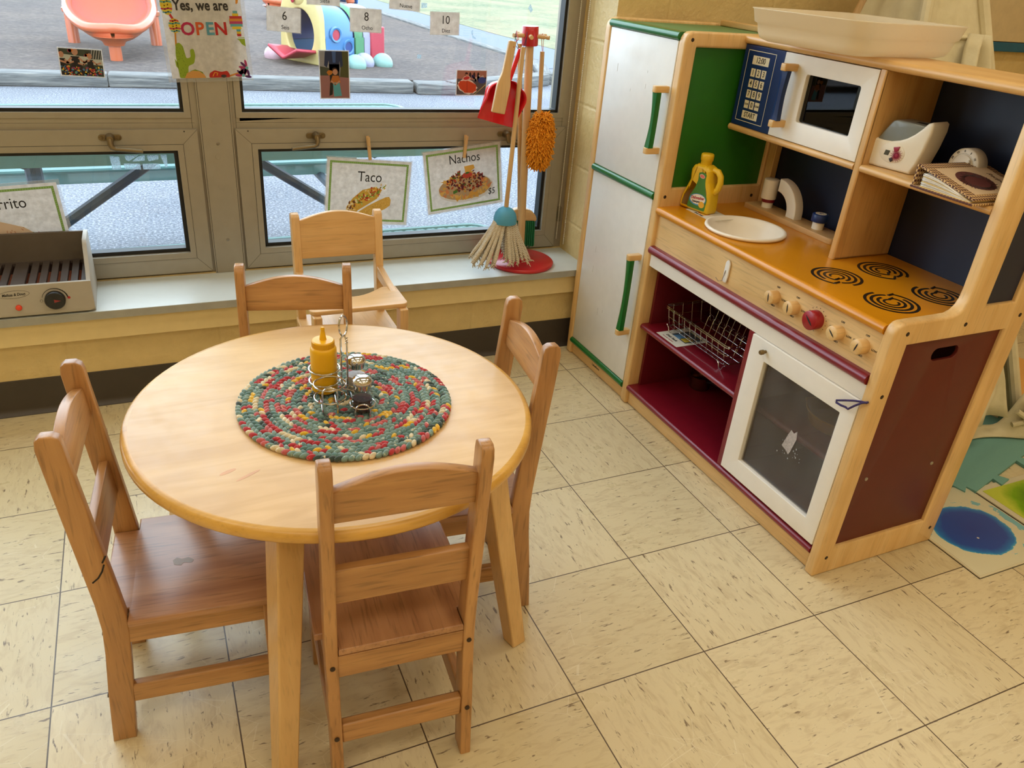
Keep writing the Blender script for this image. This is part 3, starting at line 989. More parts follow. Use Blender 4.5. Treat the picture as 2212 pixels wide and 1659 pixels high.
# ------------------------------------------------------------------ chairs
def chair_woods(n, d, l, rough=0.36):
    return {a: wood(n, d, l, a, rough, 1.0, 0.30, 0.25) for a in 'xyz'}
OAK = chair_woods('honey_oak', c(164, 116, 68), c(198, 150, 96))
SEATW = wood('seat_oak', c(156, 108, 74), c(196, 148, 106), 'y', 0.30, 0.7, 0.30, 0.35)
SPECK = flat('screw_recess', c(52, 34, 20), 0.6)
MARKER = flat('black_marker', c(24, 22, 22), 0.6)
CW, PT = 0.240, 0.019                                   # outer width, post thickness
POST = [(0, 0), (.010, .12), (.0195, .21), (.0232, .265), (.0212, .32), (-.002, .58), (-.005, .617), (-.003, .631), (.004, .637), (.019, .637), (.027, .632), (.030, .620), (.0325, .59), (.058, .335), (.0625, .285), (.0615, .25), (.054, .17), (.037, 0)]
SEATZ = 0.287
def build_chair(name, label):
    r = thing(name, label, 'chair')
    for sx in (-1, 1):
        p = MB().plate([POST], PT, OAK['z'], T(sx * (CW - PT) / 2, 0, 0) @ mat4((0, 1, 0), (0, 0, 1), (1, 0, 0)), 0.0025, 2)
        for zz, yy in ((0.252, 0.0225), (0.108, 0.0082)):
            p.lathe([(0.0042, 0), (0.0042, 0.0015), (0.002, 0.0018), (0, 0.0018)], SPECK, 12, M=T(sx * (CW - PT) / 2, yy, zz) @ RX(84))
        p.build('back_post', r, angle=50)
    iw = CW / 2 - PT + 0.001
    a = math.radians(5.2)
    # arched crest rail
    pts = [(-iw, 0.536), (iw, 0.536), (iw, 0.590)] + [(iw - 2 * iw * i / 14, 0.590 + 0.022 * math.sin(PI * i / 14)) for i in range(1, 14)] + [(-iw, 0.590)]
    MB().plate([pts], 0.0165, OAK['x'], T(0, 0.0165, 0.57) @ RX(5.2) @ T(0, 0, -0.57) @ mat4((1, 0, 0), (0, 0, 1), (0, -1, 0)), 0.002, 2).build('crest_rail', r, angle=50)
    MB().plate([[(-iw, 0.376), (iw, 0.376), (iw, 0.444), (-iw, 0.444)]], 0.015, OAK['x'], T(0, 0.033, 0.41) @ RX(5.2) @ T(0, 0, -0.41) @ mat4((1, 0, 0), (0, 0, 1), (0, -1, 0)), 0.002, 2).build('back_slat', r, angle=50)
    # seat: notched round the posts, round front corners, rear edge between the posts
    hw = CW / 2 + 0.012
    pw = CW / 2 - PT - 0.001
    o = [(-pw, 0.024), (pw, 0.024), (pw, 0.064), (hw, 0.064)] + [(hw, 0.278)] + arc(hw - 0.03, 0.280, 0.03, 0, 90, 6) + arc(-hw + 0.03, 0.280, 0.03, 90, 180, 6) + [(-hw, 0.064), (-pw, 0.064)]
    sm = MB().plate([o], 0.0135, SEATW, T(0, 0, SEATZ - 0.00675), 0.003, 2)
    sm.build('seat', r, angle=50)
    for sx in (-1, 1):
        MB().box((sx * (CW / 2 - PT / 2) - 0.008, 0.05, 0.228), (sx * (CW / 2 - PT / 2) + 0.008, 0.284, SEATZ - 0.0135), OAK['y']).build('side_rail', r, bevel=0.0015)
        MB().box((sx * (CW / 2 - PT / 2) - 0.008, 0.045, 0.088), (sx * (CW / 2 - PT / 2) + 0.008, 0.284, 0.128), OAK['y']).build('side_stretcher', r, bevel=0.003)
        MB().box((sx * (CW / 2 - PT / 2) - PT / 2, 0.267, 0), (sx * (CW / 2 - PT / 2) + PT / 2, 0.305, SEATZ - 0.0135), OAK['z']).build('front_leg', r, bevel=0.0025)
    MB().box((-iw, 0.026, 0.226), (iw, 0.042, SEATZ - 0.016), OAK['x']).build('rear_rail', r, bevel=0.0015)
    MB().box((-iw, 0.284, 0.228), (iw, 0.300, SEATZ - 0.0135), OAK['x']).build('front_rail', r, bevel=0.0015)
    MB().box((-iw, 0.013, 0.088), (iw, 0.031, 0.130), OAK['x']).build('rear_stretcher', r, bevel=0.004)
    return r
GRP = 'matching honey oak chairs pushed under the round table'
ch = [build_chair('child_chair', '')]
for i in range(3):
    ch.append(copy_tree(ch[0]))
#   rear-foot midpoint, facing angle of +y, height factor, label
PLACE = [((-0.9690, -1.2560), -4.2, 1.03, 'honey oak chair seen from behind at the near side of the table'),
         ((-1.4115, -0.9085), -95.5, 0.985, 'reddish oak chair left of the table with a black pen mark on its post'),
         ((-0.5860, -0.8560), 84.0, 1.0, 'honey oak chair between the table and the toy oven, its back seen edge-on'),
         ((-0.9780, -0.4560), 168.6, 1.0, 'honey oak chair across the table, its arched back just in front of the tray chair')]
for o_, (p_, a_, k_, l_) in zip(ch, PLACE):
    o_.location = (p_[0], p_[1], 0)
    o_.rotation_euler = (0, 0, math.radians(a_))
    o_.scale = (1, 1, k_)
    tag(o_, l_, 'chair', GRP)
# the pen mark and a worn patch belong to the left chair only
pm = MB()
for (a, b) in (((0.052, 0.417), (0.046, 0.405)), ((0.0475, 0.401), (0.043, 0.388)), ((0.043, 0.388), (0.036, 0.376)), ((0.036, 0.376), (0.027, 0.368))):
    pm.tube([(CW / 2 + 0.0002, a[0], a[1]), (CW / 2 + 0.0002, b[0], b[1])], 0.0014, MARKER, 6)
pm.build('pen_mark', ch[1])
wp = MB()
wp.add([(x, y, SEATZ + 0.0003) for x, y in [(0.0, 0.125), (0.012, 0.128), (0.016, 0.139), (0.010, 0.143), (0.013, 0.156), (0.006, 0.160), (-0.003, 0.150), (0.0, 0.140), (-0.006, 0.132)]], [list(range(9))], flat('worn_grey_patch', c(168, 162, 160), 0.5))
wp.build('worn_patch', ch[1])

# ------------------------------------------------------------------ armchair with fixed tray
BEECH = {a: wood('pale_beech', c(204, 160, 102), c(224, 184, 130), a, 0.36, 0.8, 0.14, 0.2) for a in 'xyz'}
ac = thing('feeding_chair', 'pale beech toddler chair with wooden tray, standing below the window sill', 'chair', (-0.787, 0.012, 0), 180)
AW = 0.246
AP = [(0, 0), (.030, .26), (.031, .30), (.010, .59), (.013, .603), (.020, .607), (.034, .604), (.040, .595), (.062, .34), (.066, .30), (.064, .26), (.036, 0)]
for sx in (-1, 1):
    MB().plate([AP], 0.022, BEECH['z'], T(sx * (AW - 0.022) / 2, 0, 0) @ mat4((0, 1, 0), (0, 0, 1), (1, 0, 0)), 0.003, 2).build('back_post', ac, angle=50)
    MB().box((sx * (AW / 2 - 0.011) - 0.011, 0.255, 0), (sx * (AW / 2 - 0.011) + 0.011, 0.293, 0.419), BEECH['z']).build('front_leg', ac, bevel=0.003)
    MB().plate([[(0.03, 0.445), (0.05, 0.452), (0.19, 0.431), (0.19, 0.412), (0.03, 0.418)]], 0.018, BEECH['y'], T(sx * (AW / 2 - 0.011), 0, 0) @ mat4((0, 1, 0), (0, 0, 1), (1, 0, 0)), 0.002, 2).build('arm', ac, angle=50)
    MB().box((sx * (AW / 2 - 0.011) - 0.008, 0.05, 0.10), (sx * (AW / 2 - 0.011) + 0.008, 0.27, 0.135), BEECH['y']).build('side_stretcher', ac, bevel=0.003)
ai = AW / 2 - 0.021
pts = [(-ai, 0.485), (ai, 0.485), (ai, 0.588)] + [(ai - 2 * ai * i / 14, 0.588 + 0.022 * math.sin(PI * i / 14)) for i in range(1, 14)] + [(-ai, 0.588)]
MB().plate([pts], 0.018, BEECH['x'], T(0, 0.034, 0.54) @ RX(4.5) @ T(0, 0, -0.54) @ FACE, 0.002, 2).build('backrest', ac, angle=50)
MB().plate([rrect(-AW / 2 - 0.004, 0.035, AW / 2 + 0.004, 0.30, 0.02)], 0.016, BEECH['y'], T(0, 0, 0.309), 0.003, 2).build('seat', ac, angle=50)
MB().box((-ai, 0.262, 0.25), (ai, 0.28, 0.30), BEECH['x']).build('front_rail', ac, bevel=0.002)
MB().box((-ai, 0.04, 0.25), (ai, 0.056, 0.30), BEECH['x']).build('rear_rail', ac, bevel=0.002)
tx = AW / 2 + 0.004
tr = [(-tx, 0.155)] + [(-tx + 0.035, 0.155)] + [(-0.085 + 0.17 * i / 12, 0.157 + 0.045 * math.sin(PI * i / 12)) for i in range(0, 13)] + [(tx - 0.035, 0.155), (tx, 0.155)] + [(tx, 0.26)] + arc(tx - 0.016, 0.264, 0.016, 0, 90, 5) + arc(-tx + 0.016, 0.264, 0.016, 90, 180, 5)
MB().plate([tr], 0.012, BEECH['x'], T(0, 0, 0.425), 0.0025, 2).build('tray', ac, angle=50)

# ------------------------------------------------------------------ braided mat
def m_strand(name, col, thread):
    m, nt, b, o = new_mat(name)
    n = noise(nt, coords(nt, (1, 1, 1)), 130, 3, 0.6)
    k = ramp(nt, [(0.3, tuple(x * 0.72 for x in col[:3]) + (1,)), (0.62, col), (0.70, thread)])
    nt.links.new(n, k.inputs[0])
    nt.links.new(k.outputs[0], b.inputs['Base Color'])
    b.inputs['Roughness'].default_value = 0.9
    b.inputs['Sheen Weight'].default_value = 0.3
    return m
CR = c(226, 210, 176)
STR = [m_strand('braid_sage', c(122, 150, 142), CR), m_strand('braid_teal', c(92, 126, 120), CR), m_strand('braid_red', c(184, 48, 58), CR), m_strand('braid_rose', c(196, 96, 98), CR),
       m_strand('braid_cream', c(222, 206, 170), c(250, 240, 220)), m_strand('braid_gold', c(226, 178, 40), CR), m_strand('braid_dark', c(52, 70, 64), CR)]
WTS = [34, 22, 20, 9, 9, 7, 6]
mt = MB()
MX, MY, MR = -0.9673, -0.8787, 0.1875
rings = 10
seq = random.choices(range(7), WTS, k=4000)
si = 0
for rg in range(rings):
    rad = MR - 0.0095 - rg * (MR - 0.004) / rings
    if rad < 0.006: break
    n = max(6, int(2 * PI * rad / 0.0105))
    for side in (-1, 1):
        for i in range(n):
            a = 2 * PI * (i + (0.5 if side > 0 else 0)) / n
            rr = rad + side * 0.0040
            if random.random() < 0.55:
                si += 1
            col = STR[seq[(si + int(i * 0.4) * 3) % 4000]]
            M = T(rr * math.cos(a), rr * math.sin(a), 0.0055 + random.uniform(-0.0006, 0.0008)) @ Matrix.Rotation(a + PI / 2 + side * 0.62, 4, 'Z')
            mt.ball((0, 0, 0), (0.0088, 0.0046, 0.0052), col, 8, 5, M)
mt.lathe([(0, 0.001), (MR - 0.004, 0.001), (MR - 0.002, 0.004), (MR - 0.006, 0.006), (0, 0.006)], STR[6], 64)
o_ = mt.build('braided_mat', weld=False, angle=80)
o_.location = (MX, MY, TBZ)
tag(o_, 'round braided rag mat in sage, red and cream on the round table', 'placemat')
ZT = TBZ + 0.0100
CS = 0.919

# ------------------------------------------------------------------ condiments
CHROME = flat('chrome_wire', c(206, 206, 204), 0.14, 1.0, var=0.01)
MUST = flat('mustard_yellow_plastic', c(232, 176, 8), 0.35, var=0.02)
rk = thing('condiment_rack', 'chrome wire condiment rack with tall ring handle on the braided mat', 'rack', (-0.973, -0.872, ZT), -12)
rk.scale = (CS, CS, CS)
RW = 0.0017
def ring(cx, cy, z, r, n=32):
    return [(cx + r * math.cos(2 * PI * i / n), cy + r * math.sin(2 * PI * i / n), z) for i in range(n)]
def arch(p0, p1, h, z0=0.0, foot=0.0):
    p0, p1 = Vector(p0), Vector(p1)
    d = (p1 - p0)
    L = d.length / 2
    mid = (p0 + p1) / 2
    e = d.normalized()
    return [Vector((p0.x, p0.y, z0))] + [Vector((mid.x, mid.y, h - L)) + e * (-L * math.cos(PI * i / 10)) + Vector((0, 0, L * math.sin(PI * i / 10))) for i in range(11)] + [Vector((p1.x, p1.y, z0))]
BOT = (-0.032, 0.026)     # bottle centre
EMP = (-0.022, -0.034)    # empty holder in front of it
PEP, SAL = (0.037, -0.055), (0.029, 0.030)
for (q, r_, zs) in ((BOT, 0.0292, (0.026, 0.052)), (EMP, 0.0292, (0.022, 0.050)), (PEP, 0.0235, (0.018,)), (SAL, 0.0235, (0.018,))):
    h = MB()
    for z_ in zs:
        h.tube(ring(q[0], q[1], z_, r_), RW, CHROME, 8, closed=True)
    h.build('holder_ring', rk)
for (q, r_, hh) in ((EMP, 0.0292, 0.056), (PEP, 0.0235, 0.027)):
    MB().tube(arch((q[0] - 0.0135, q[1] - r_ * 0.93, 0), (q[0] + 0.0135, q[1] - r_ * 0.93, 0), hh), RW, CHROME, 8).build('front_loop', rk)
for (q, r_) in ((BOT, 0.029), (SAL, 0.0235)):
    MB().tube(arch((q[0] - 0.0135, q[1] + r_ * 0.93, 0), (q[0] + 0.0135, q[1] + r_ * 0.93, 0), 0.055 if q is BOT else 0.027), RW, CHROME, 8).build('rear_loop', rk)
bs = MB()
for q1, q2 in (((EMP[0] - 0.0135, -0.062), (BOT[0] - 0.0135, 0.054)), ((EMP[0] + 0.0135, -0.062), (BOT[0] + 0.0135, 0.054)), ((PEP[0] - 0.0135, -0.077), (SAL[0] - 0.0135, 0.052)), ((PEP[0] + 0.0135, -0.077), (SAL[0] + 0.0135, 0.052))):
    bs.tube([(q1[0], q1[1], 0.0017), (q2[0], q2[1], 0.0017)], RW, CHROME, 8)
bs.tube([(-0.005, 0.0, 0.018), (0.012, -0.002, 0.018), (0.024, -0.012, 0.018)], RW, CHROME, 8)
bs.build('base_wire', rk)
hd = MB()
hx, hy = 0.006, 0.004
up1 = [(hx - 0.0055, hy, 0.004), (hx - 0.0055, hy, 0.124), (hx - 0.001, hy, 0.131)]
lp = [(hx + 0.0075 * math.sin(2 * PI * i / 20 + 0.2) * 1.0, hy + 0.012 * math.sin(2 * PI * i / 20 + 0.2), 0.151 - 0.021 * math.cos(2 * PI * i / 20)) for i in range(21)]
hd.tube(up1 + lp + [(hx + 0.005, hy, 0.122), (hx + 0.0060, hy, 0.114), (hx + 0.0055, hy, 0.004)], 0.0019, CHROME, 8)
hd.tube([(hx + 0.0055 + 0.002 * math.cos(k * 1.6), hy + 0.002 * math.sin(k * 1.6), 0.126 - k * 0.0011) for k in range(12)], 0.0011, CHROME, 6)
hd.build('handle', rk)
def world_of(o, x, y, z=0):
    return Matrix.Translation(o.location) @ Matrix.Rotation(o.rotation_euler.z, 4, 'Z') @ (Vector((x, y, z)) * CS)
p = world_of(rk, *BOT)
mb_ = thing('mustard_bottle', 'yellow plastic squeeze bottle with pointed nozzle in the chrome rack', 'bottle', (p.x, p.y, ZT + 0.004))
mb_.scale = (CS, CS, CS)
MB().lathe([(0, 0), (0.022, 0), (0.0245, 0.003), (0.0250, 0.010), (0.0252, 0.085), (0.0248, 0.091), (0.022, 0.0955), (0.020, 0.0965)], MUST, 36).build('body', mb_, angle=50)
cp = MB()
cp.lathe([(0.0205, 0.0945), (0.0212, 0.0955), (0.0212, 0.1065), (0.0195, 0.1085), (0.006, 0.1095)], MUST, 48)
for i in range(44):
    a = 2 * PI * i / 44
    cp.box((-0.0006, 0.0208, 0.0960), (0.0006, 0.0218, 0.1060), MUST, Matrix.Rotation(a, 4, 'Z'))
cp.build('cap', mb_, weld=False, angle=40)
MB().lathe([(0.0068, 0.109), (0.0042, 0.126), (0.0036, 0.1275), (0.0042, 0.129), (0.0042, 0.131), (0.0030, 0.1345), (0, 0.1355)], MUST, 20).build('nozzle', mb_, angle=50)
CLEAR = glassy('clear_shaker_glass', (0.90, 0.91, 0.94, 1), ior=1.5)
SALTM, PEPM = flat('white_salt', c(226, 220, 214), 0.9, var=0.1, scale=300), flat('ground_pepper', c(62, 48, 46), 0.9, var=0.5, scale=260)
for q, fill, fm, lb in ((SAL, 0.030, SALTM, 'faceted glass shaker half full of white salt, behind the rack handle'), (PEP, 0.026, PEPM, 'faceted glass shaker of dark pepper, in front of the rack')):
    p = world_of(rk, *q)
    s = thing('shaker', lb, 'shaker', (p.x, p.y, ZT + 0.0035))
    s.scale = (CS, CS, CS)
    MB().lathe([(0, 0), (0.0175, 0), (0.0195, 0.003), (0.0195, 0.040), (0.0150, 0.049)], CLEAR, 10, facet=0.5).build('jar', s, angle=20)
    MB().lathe([(0, 0.002), (0.0165, 0.002), (0.0180, 0.004), (0.0180, fill), (0, fill + 0.002)], fm, 10, facet=0.5).build('contents', s, angle=20)
    ld = MB().lathe([(0.0148, 0.046), (0.0158, 0.047), (0.0162, 0.055), (0.0178, 0.057), (0.0186, 0.061), (0.0172, 0.067), (0.011, 0.0715), (0, 0.073)], CHROME, 32)
    for i in range(9):
        a = i * 2.4
        rr = 0.0105 * math.sqrt(i / 9)
        ld.lathe([(0.0010, 0), (0, 0.0002)], SPECK, 8, M=T(rr * math.cos(a), rr * math.sin(a), 0.0727 - rr * rr * 22))
    ld.build('lid', s, angle=50)
# ------------------------------------------------------------------ play kitchen and play fridge; local x = depth, y = along the front (right to left), z = up
KYAW = 0.55
KO = Vector((0.0832, -1.1186, 0))
def KW(d, s, z=0.0):
    return KO + (Matrix.Rotation(math.radians(KYAW), 4, 'Z') @ Vector((d, s, z)))
def kthing(name, label, cat, d, s, z=0.0, rz=0.0, group=None):
    return thing(name, label, cat, KW(d, s, z), KYAW + rz, group)
def KF(s, d, z):
    """plate drawn as (across toward +s, up), centred on depth d"""
    return T(d, s, z) @ mat4((0, 1, 0), (0, 0, 1), (1, 0, 0))
def KTX(s, d, z):
    """text on the front, read from the room"""
    return T(d, s, z) @ KFR
PINE = {a: wood('birch_frame', c(214, 170, 106), c(232, 196, 138), a, 0.36, 0.8, 0.14, 0.25) for a in 'xyz'}
PANELW = wood('birch_panel', c(218, 180, 120), c(234, 202, 148), 'y', 0.36, 0.6, 0.16, 0.25)
SHELFW = wood('birch_shelf', c(206, 158, 92), c(224, 182, 118), 'y', 0.36, 0.7, 0.14, 0.2)
INW = wood('birch_inner', c(200, 150, 88), c(218, 176, 112), 'z', 0.36, 0.7, 0.14, 0.2)
WHITE = flat('white_laminate', c(228, 226, 222), 0.3, var=0.02, coat=0.1)
WHITE2 = flat('white_enamel', c(238, 232, 222), 0.35, var=0.015)
KGREEN = flat('kelly_green_paint', c(18, 104, 44), 0.3, var=0.03, coat=0.3)
KGRPAN = flat('green_panel', c(38, 104, 24), 0.4, var=0.04)
KRED = flat('burgundy_paint', c(120, 18, 34), 0.3, var=0.05, coat=0.25)
KREDP = flat('maroon_panel', c(92, 24, 14), 0.45, var=0.04)
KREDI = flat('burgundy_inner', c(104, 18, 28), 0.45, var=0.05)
KBLUE = flat('navy_panel', c(14, 26, 54), 0.45, var=0.04)
KBLUEM = flat('navy_paint', c(16, 42, 92), 0.38, var=0.03)
KYEL = flat('amber_counter', c(206, 134, 14), 0.3, var=0.05, scale=8, coat=0.2)
INK = flat('black_ink', c(22, 20, 18), 0.55)
CREAM = flat('cream_decal', c(226, 214, 184), 0.5)
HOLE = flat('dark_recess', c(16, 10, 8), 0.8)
STEEL = flat('steel', c(176, 172, 164), 0.3, 0.9)

def screw(mb, M, r=0.0048):
    mb.lathe([(r, 0), (r, 0.0004), (r * 0.72, 0.0005)], HOLE, 16, M=M)
    mb.lathe([(r * 0.72, 0), (r * 0.66, 0.0009), (0, 0.0011)], SPECK, 14, M=M)

FH = 1.112
# ---- fridge
fr = kthing('play_fridge', 'tall white toy fridge with green trim bars and green handles beside the window', 'toy fridge', 0, 0.855)
def fbuild(mb, name, parent=None, **k):
    return mb.build(name, parent or fr, off=(0, 0.855, 0), **k)
FP = 0.029
def side_outline(top=FH, depth=0.41):
    return rpoly([(0, 0), (depth, 0), (depth, top), (0, top)], [0.012, 0.004, 0.02, 0.03])
for s0, nm in ((0.855, 'right'), (1.233, 'left')):
    mb = MB()
    holes = [rpoly([(0.040, 0.704), (0.356, 0.704), (0.356, 1.074), (0.040, 1.074)], 0.002), rpoly([(0.046, 0.078), (0.356, 0.078), (0.356, 0.640), (0.046, 0.640)], 0.002)]
    mb.plate([side_outline()] + holes, FP, PINE['z'], T(0, s0 + FP / 2, 0) @ KSD, 0.011 if False else 0.006, 3)
    for (d, z) in ((0.022, 1.092), (0.30, 1.092), (0.020, 0.680), (0.335, 0.672)):
        screw(mb, T(d, s0, z) @ RX(90))
    sd = fbuild(mb, 'side_frame', angle=50)
    if nm == 'right':
        fbuild(MB().box((0.036, s0 + 0.011, 0.70), (0.360, s0 + 0.017, 1.078), KGRPAN), 'side_panel', smooth=False)
        fbuild(MB().box((0.042, s0 + 0.008, 0.074), (0.360, s0 + 0.020, 0.645), KREDI), 'lower_side_panel', smooth=False)
    else:
        fbuild(MB().box((0.036, s0 + 0.011, 0.07), (0.360, s0 + 0.017, 1.078), WHITE), 'side_panel', smooth=False)
fbuild(MB().box((0.012, 0.884, 1.088), (0.41, 1.233, 1.104), flat('sage_top_board', c(92, 132, 78), 0.45)), 'top_board', bevel=0.003)
fbuild(MB().rbox((0.392, 0.90, 1.104), (0.41, 1.225, 1.122), PINE['y'], 0.004), 'top_rail')
fbuild(MB().box((0.392, 0.884, 0.03), (0.400, 1.233, 1.09), KBLUE), 'back_panel', smooth=False)
def nose(s0, s1, zc, hh, d0, d1, mat):
    """horizontal bar with a half-round front"""
    prof = [(d1, zc - hh), (d1, zc + hh), (d0 + hh, zc + hh)] + [(d0 + hh - hh * math.sin(PI * i / 8), zc + hh * math.cos(PI * i / 8)) for i in range(1, 8)] + [(d0 + hh, zc - hh)]
    n = len(prof)
    v = [(p[0], s0, p[1]) for p in prof] + [(p[0], s1, p[1]) for p in prof]
    return MB().add(v, [(i, n + i, n + (i + 1) % n, (i + 1) % n) for i in range(n)] + [list(range(n)), list(range(n, 2 * n))[::-1]], mat)
for zc, nm in ((1.0975, 'top_bar'), (0.6745, 'middle_bar'), (0.0565, 'bottom_bar')):
    fbuild(nose(0.884, 1.233, zc, 0.0105, -0.006, 0.03, KGREEN), nm)
fbuild(MB().rbox((0.010, 0.884, 0.002), (0.028, 1.233, 0.046), PINE['y'], 0.003), 'toe_board')
lg = MB()
lg.text('Lakeshore', 0.0115, INK, KTX(1.066, 0.0098, 0.0265), bold=0.0002)
fbuild(lg, 'logo_lettering', smooth=False)
def fridge_door(z0, z1, hz0, hz1):
    dr = fbuild(MB().rbox((0.002, 0.887, z0), (0.020, 1.230, z1), WHITE, 0.002), 'door')
    sh = 0.9035
    for zz in (hz0, hz1):
        h = MB().plate([rpoly([(0.004, -0.010), (0.004, 0.010), (-0.042, 0.010), (-0.042, -0.010)], [0.001, 0.001, 0.008, 0.008])], 0.017, PINE['x'], T(0, sh, zz), 0.0015, 2)
        h.build('handle_block', dr, off=(0, 0.855, 0), angle=50)
    g = MB()
    za, zb = hz0 + 0.008, hz1 - 0.008
    n = 14
    v = []
    for i in range(n + 1):
        t = i / n
        wd = 0.0105 - 0.0042 * math.sin(PI * t)
        dd = -0.030 + 0.004 * math.sin(PI * t)
        z = za + (zb - za) * t
        for (a, b) in ((-1, -0.8), (-0.4, -1), (0.4, -1), (1, -0.8), (1, 1), (-1, 1)):
            v.append((dd + b * 0.0085, sh + a * wd, z))
    f = [[i * 6 + k, i * 6 + (k + 1) % 6, (i + 1) * 6 + (k + 1) % 6, (i + 1) * 6 + k] for i in range(n) for k in range(6)]
    g.add(v, f + [list(range(6))[::-1], [n * 6 + k for k in range(6)]], KGREEN)
    g.build('handle', dr, off=(0, 0.855, 0), angle=30)
    # child scratches
    sc = MB()
    for _ in range(4):
        s_, z_ = random.uniform(0.95, 1.2), random.uniform(z0 + 0.05, z1 - 0.05)
        L = random.uniform(0.006, 0.028)
        a = random.uniform(0.9, 2.0)
        sc.box((0.0015, s_, z_), (0.0021, s_ + 0.0006, z_ + 0.0001 + L), flat('grey_scuff', c(200, 197, 193), 0.6), None)
    sc.build('scuff', dr, off=(0, 0.855, 0), smooth=False)
fridge_door(0.0675, 0.6635, 0.240, 0.486)
fridge_door(0.6855, 1.0865, 0.800, 0.963)

# ---- kitchen unit
kt = kthing('play_kitchen', 'wooden toy kitchen unit with amber worktop, burgundy shelves, sink, oven and microwave', 'toy kitchen', 0, 0)
ZC_ = 0.652
S0, S1 = 0.028, 0.855
ef = MB()
out = [(0, 0), (0.41, 0), (0.41, FH), (0.193, FH), (0.193, 0.715), (0.188, 0.690), (0.172, 0.671), (0.150, 0.664), (0, 0.664)]
out = rpoly([(0, 0), (0.41, 0), (0.41, FH), (0.193, FH)], [0.006, 0.004, 0.02, 0.03]) + [(0.1945, 0.715), (0.1925, 0.695), (0.186, 0.680), (0.175, 0.670), (0.160, 0.6645)] + rpoly([(0.12, 0.664), (0, 0.664)], [0, 0.0], 1)[:1] + arc(0.026, 0.638, 0.026, 90, 180, 6)
h1 = [(0.256, 0.678), (0.350, 0.678), (0.350, 1.060), (0.256, 1.060)]
h2 = [(0.049, 0.078), (0.352, 0.078), (0.352, 0.612), (0.049, 0.612)]
ef.plate([out, h1, h2], 0.028, PINE['z'], T(0, 0.014, 0) @ KSD, 0.006, 3)
for (d, z) in ((0.037, 0.640), (0.209, 0.6415), (0.026, 0.495), (0.030, 0.052), (0.386, 0.049), (0.384, 0.644)):
    screw(ef, T(d, 0, z) @ RX(90))
ef.build('end_frame', kt, angle=50)
rp = MB()
rp.plate([[(0.045, 0.074), (0.356, 0.074), (0.356, 0.616), (0.045, 0.616)], rrect(0.152, 0.556, 0.234, 0.586, 0.0145, 6)], 0.008, KREDP, T(0, 0.014, 0) @ KSD, 0.001, 1)
for (d, z) in ((0.085, 0.263), (0.302, 0.2605)):
    rp.lathe([(0.005, 0), (0.0045, 0.0015), (0.002, 0.002), (0, 0.001)], STEEL, 16, M=T(d, 0.010, z) @ RX(90))
rp.build('end_panel', kt, angle=50)
MB().box((0.252, 0.010, 0.674), (0.354, 0.016, 1.064), KBLUE).build('upper_end_panel', kt, smooth=False)
MB().box((0.385, S0, 0.03), (0.392, S1, FH - 0.02), KBLUE).build('back_panel', kt, smooth=False)
MB().box((0.378, S0, 0.05), (0.385, S1, 0.63), KREDI).build('lower_back_panel', kt, smooth=False)
# worktop with a hole for the basin
SKX, SKS, SKR = 0.121, 0.6165, 0.108
ct = MB()
nose_p = [(0.0, ZC_ - 0.011)]
ct.plate([[(0.012, S0), (0.012, S1), (0.386, S1), (0.386, S0)], circ(SKX, SKS, SKR - 0.012, 40)], 0.022, KYEL, T(0, 0, ZC_ - 0.011))
nb = nose(S0, S1, ZC_ - 0.011, 0.011, -0.004, 0.014, KYEL)
ct.add(nb.v, nb.f, KYEL)
ct.build('worktop', kt, weld=False)
# fascia stack
MB().box((0.012, S0, 0.536), (0.026, S1, 0.632), PANELW).build('control_panel', kt, smooth=False)
nose(S0, S1, 0.525, 0.0118, -0.008, 0.028, KRED).build('red_bar', kt)
MB().rbox((0.006, S0, 0.4745), (0.024, S1, 0.5145), WHITE2, 0.0015).build('white_rail', kt)
nose(S0, S1, 0.060, 0.0092, -0.002, 0.38, KRED).build('bottom_shelf', kt)
nose(0.395, S1, 0.2765, 0.0088, 0.011, 0.38, KRED).build('middle_shelf', kt)
nose(S0, 0.378, 0.262, 0.0088, 0.05, 0.38, KRED).build('oven_shelf', kt)
MB().rbox((0.012, S0, 0.002), (0.028, S1, 0.051), PINE['y'], 0.003).build('toe_board', kt)
MB().box((0.006, 0.378, 0.069), (0.38, 0.3965, 0.476), KRED).build('divider', kt, bevel=0.001)
MB().box((0.04, S1 - 0.012, 0.07), (0.38, S1 - 0.002, 0.63), KREDI).build('inner_side', kt, smooth=False)
MB().box((0.05, 0.8435, 0.069), (0.38, 0.852, 0.082), PINE['x']).build('inner_ledge', kt, bevel=0.002)
# oven door
od = MB()
od.plate([rrect(0.0285, 0.0755, 0.3775, 0.4735, 0.003), rrect(0.0690, 0.129, 0.3205, 0.4215, 0.002)], 0.018, WHITE2, KF(0, 0.011, 0), 0.0015, 2)
odo = od.build('oven_door', kt, angle=50)
OVG = glassy('smoked_oven_pane', (0.74, 0.72, 0.70, 1), ior=1.5, dirt=0.07, dirtcol=(0.55, 0.52, 0.50, 1))
MB().box((0.0135, 0.064, 0.124), (0.0165, 0.326, 0.426), OVG).build('window_pane', odo, smooth=False)
tp = MB()
TAPE = flat('torn_tape_residue', c(176, 168, 166), 0.7, var=0.2, scale=200)
def patch(pts, d, mat, mb):
    mb.add([(d, s, z) for s, z in pts], [list(range(len(pts)))], mat)
patch([(0.196, 0.284), (0.190, 0.300), (0.180, 0.296), (0.172, 0.306), (0.168, 0.286), (0.176, 0.246), (0.180, 0.236), (0.190, 0.242), (0.206, 0.247), (0.200, 0.268)], 0.0130, TAPE, tp)
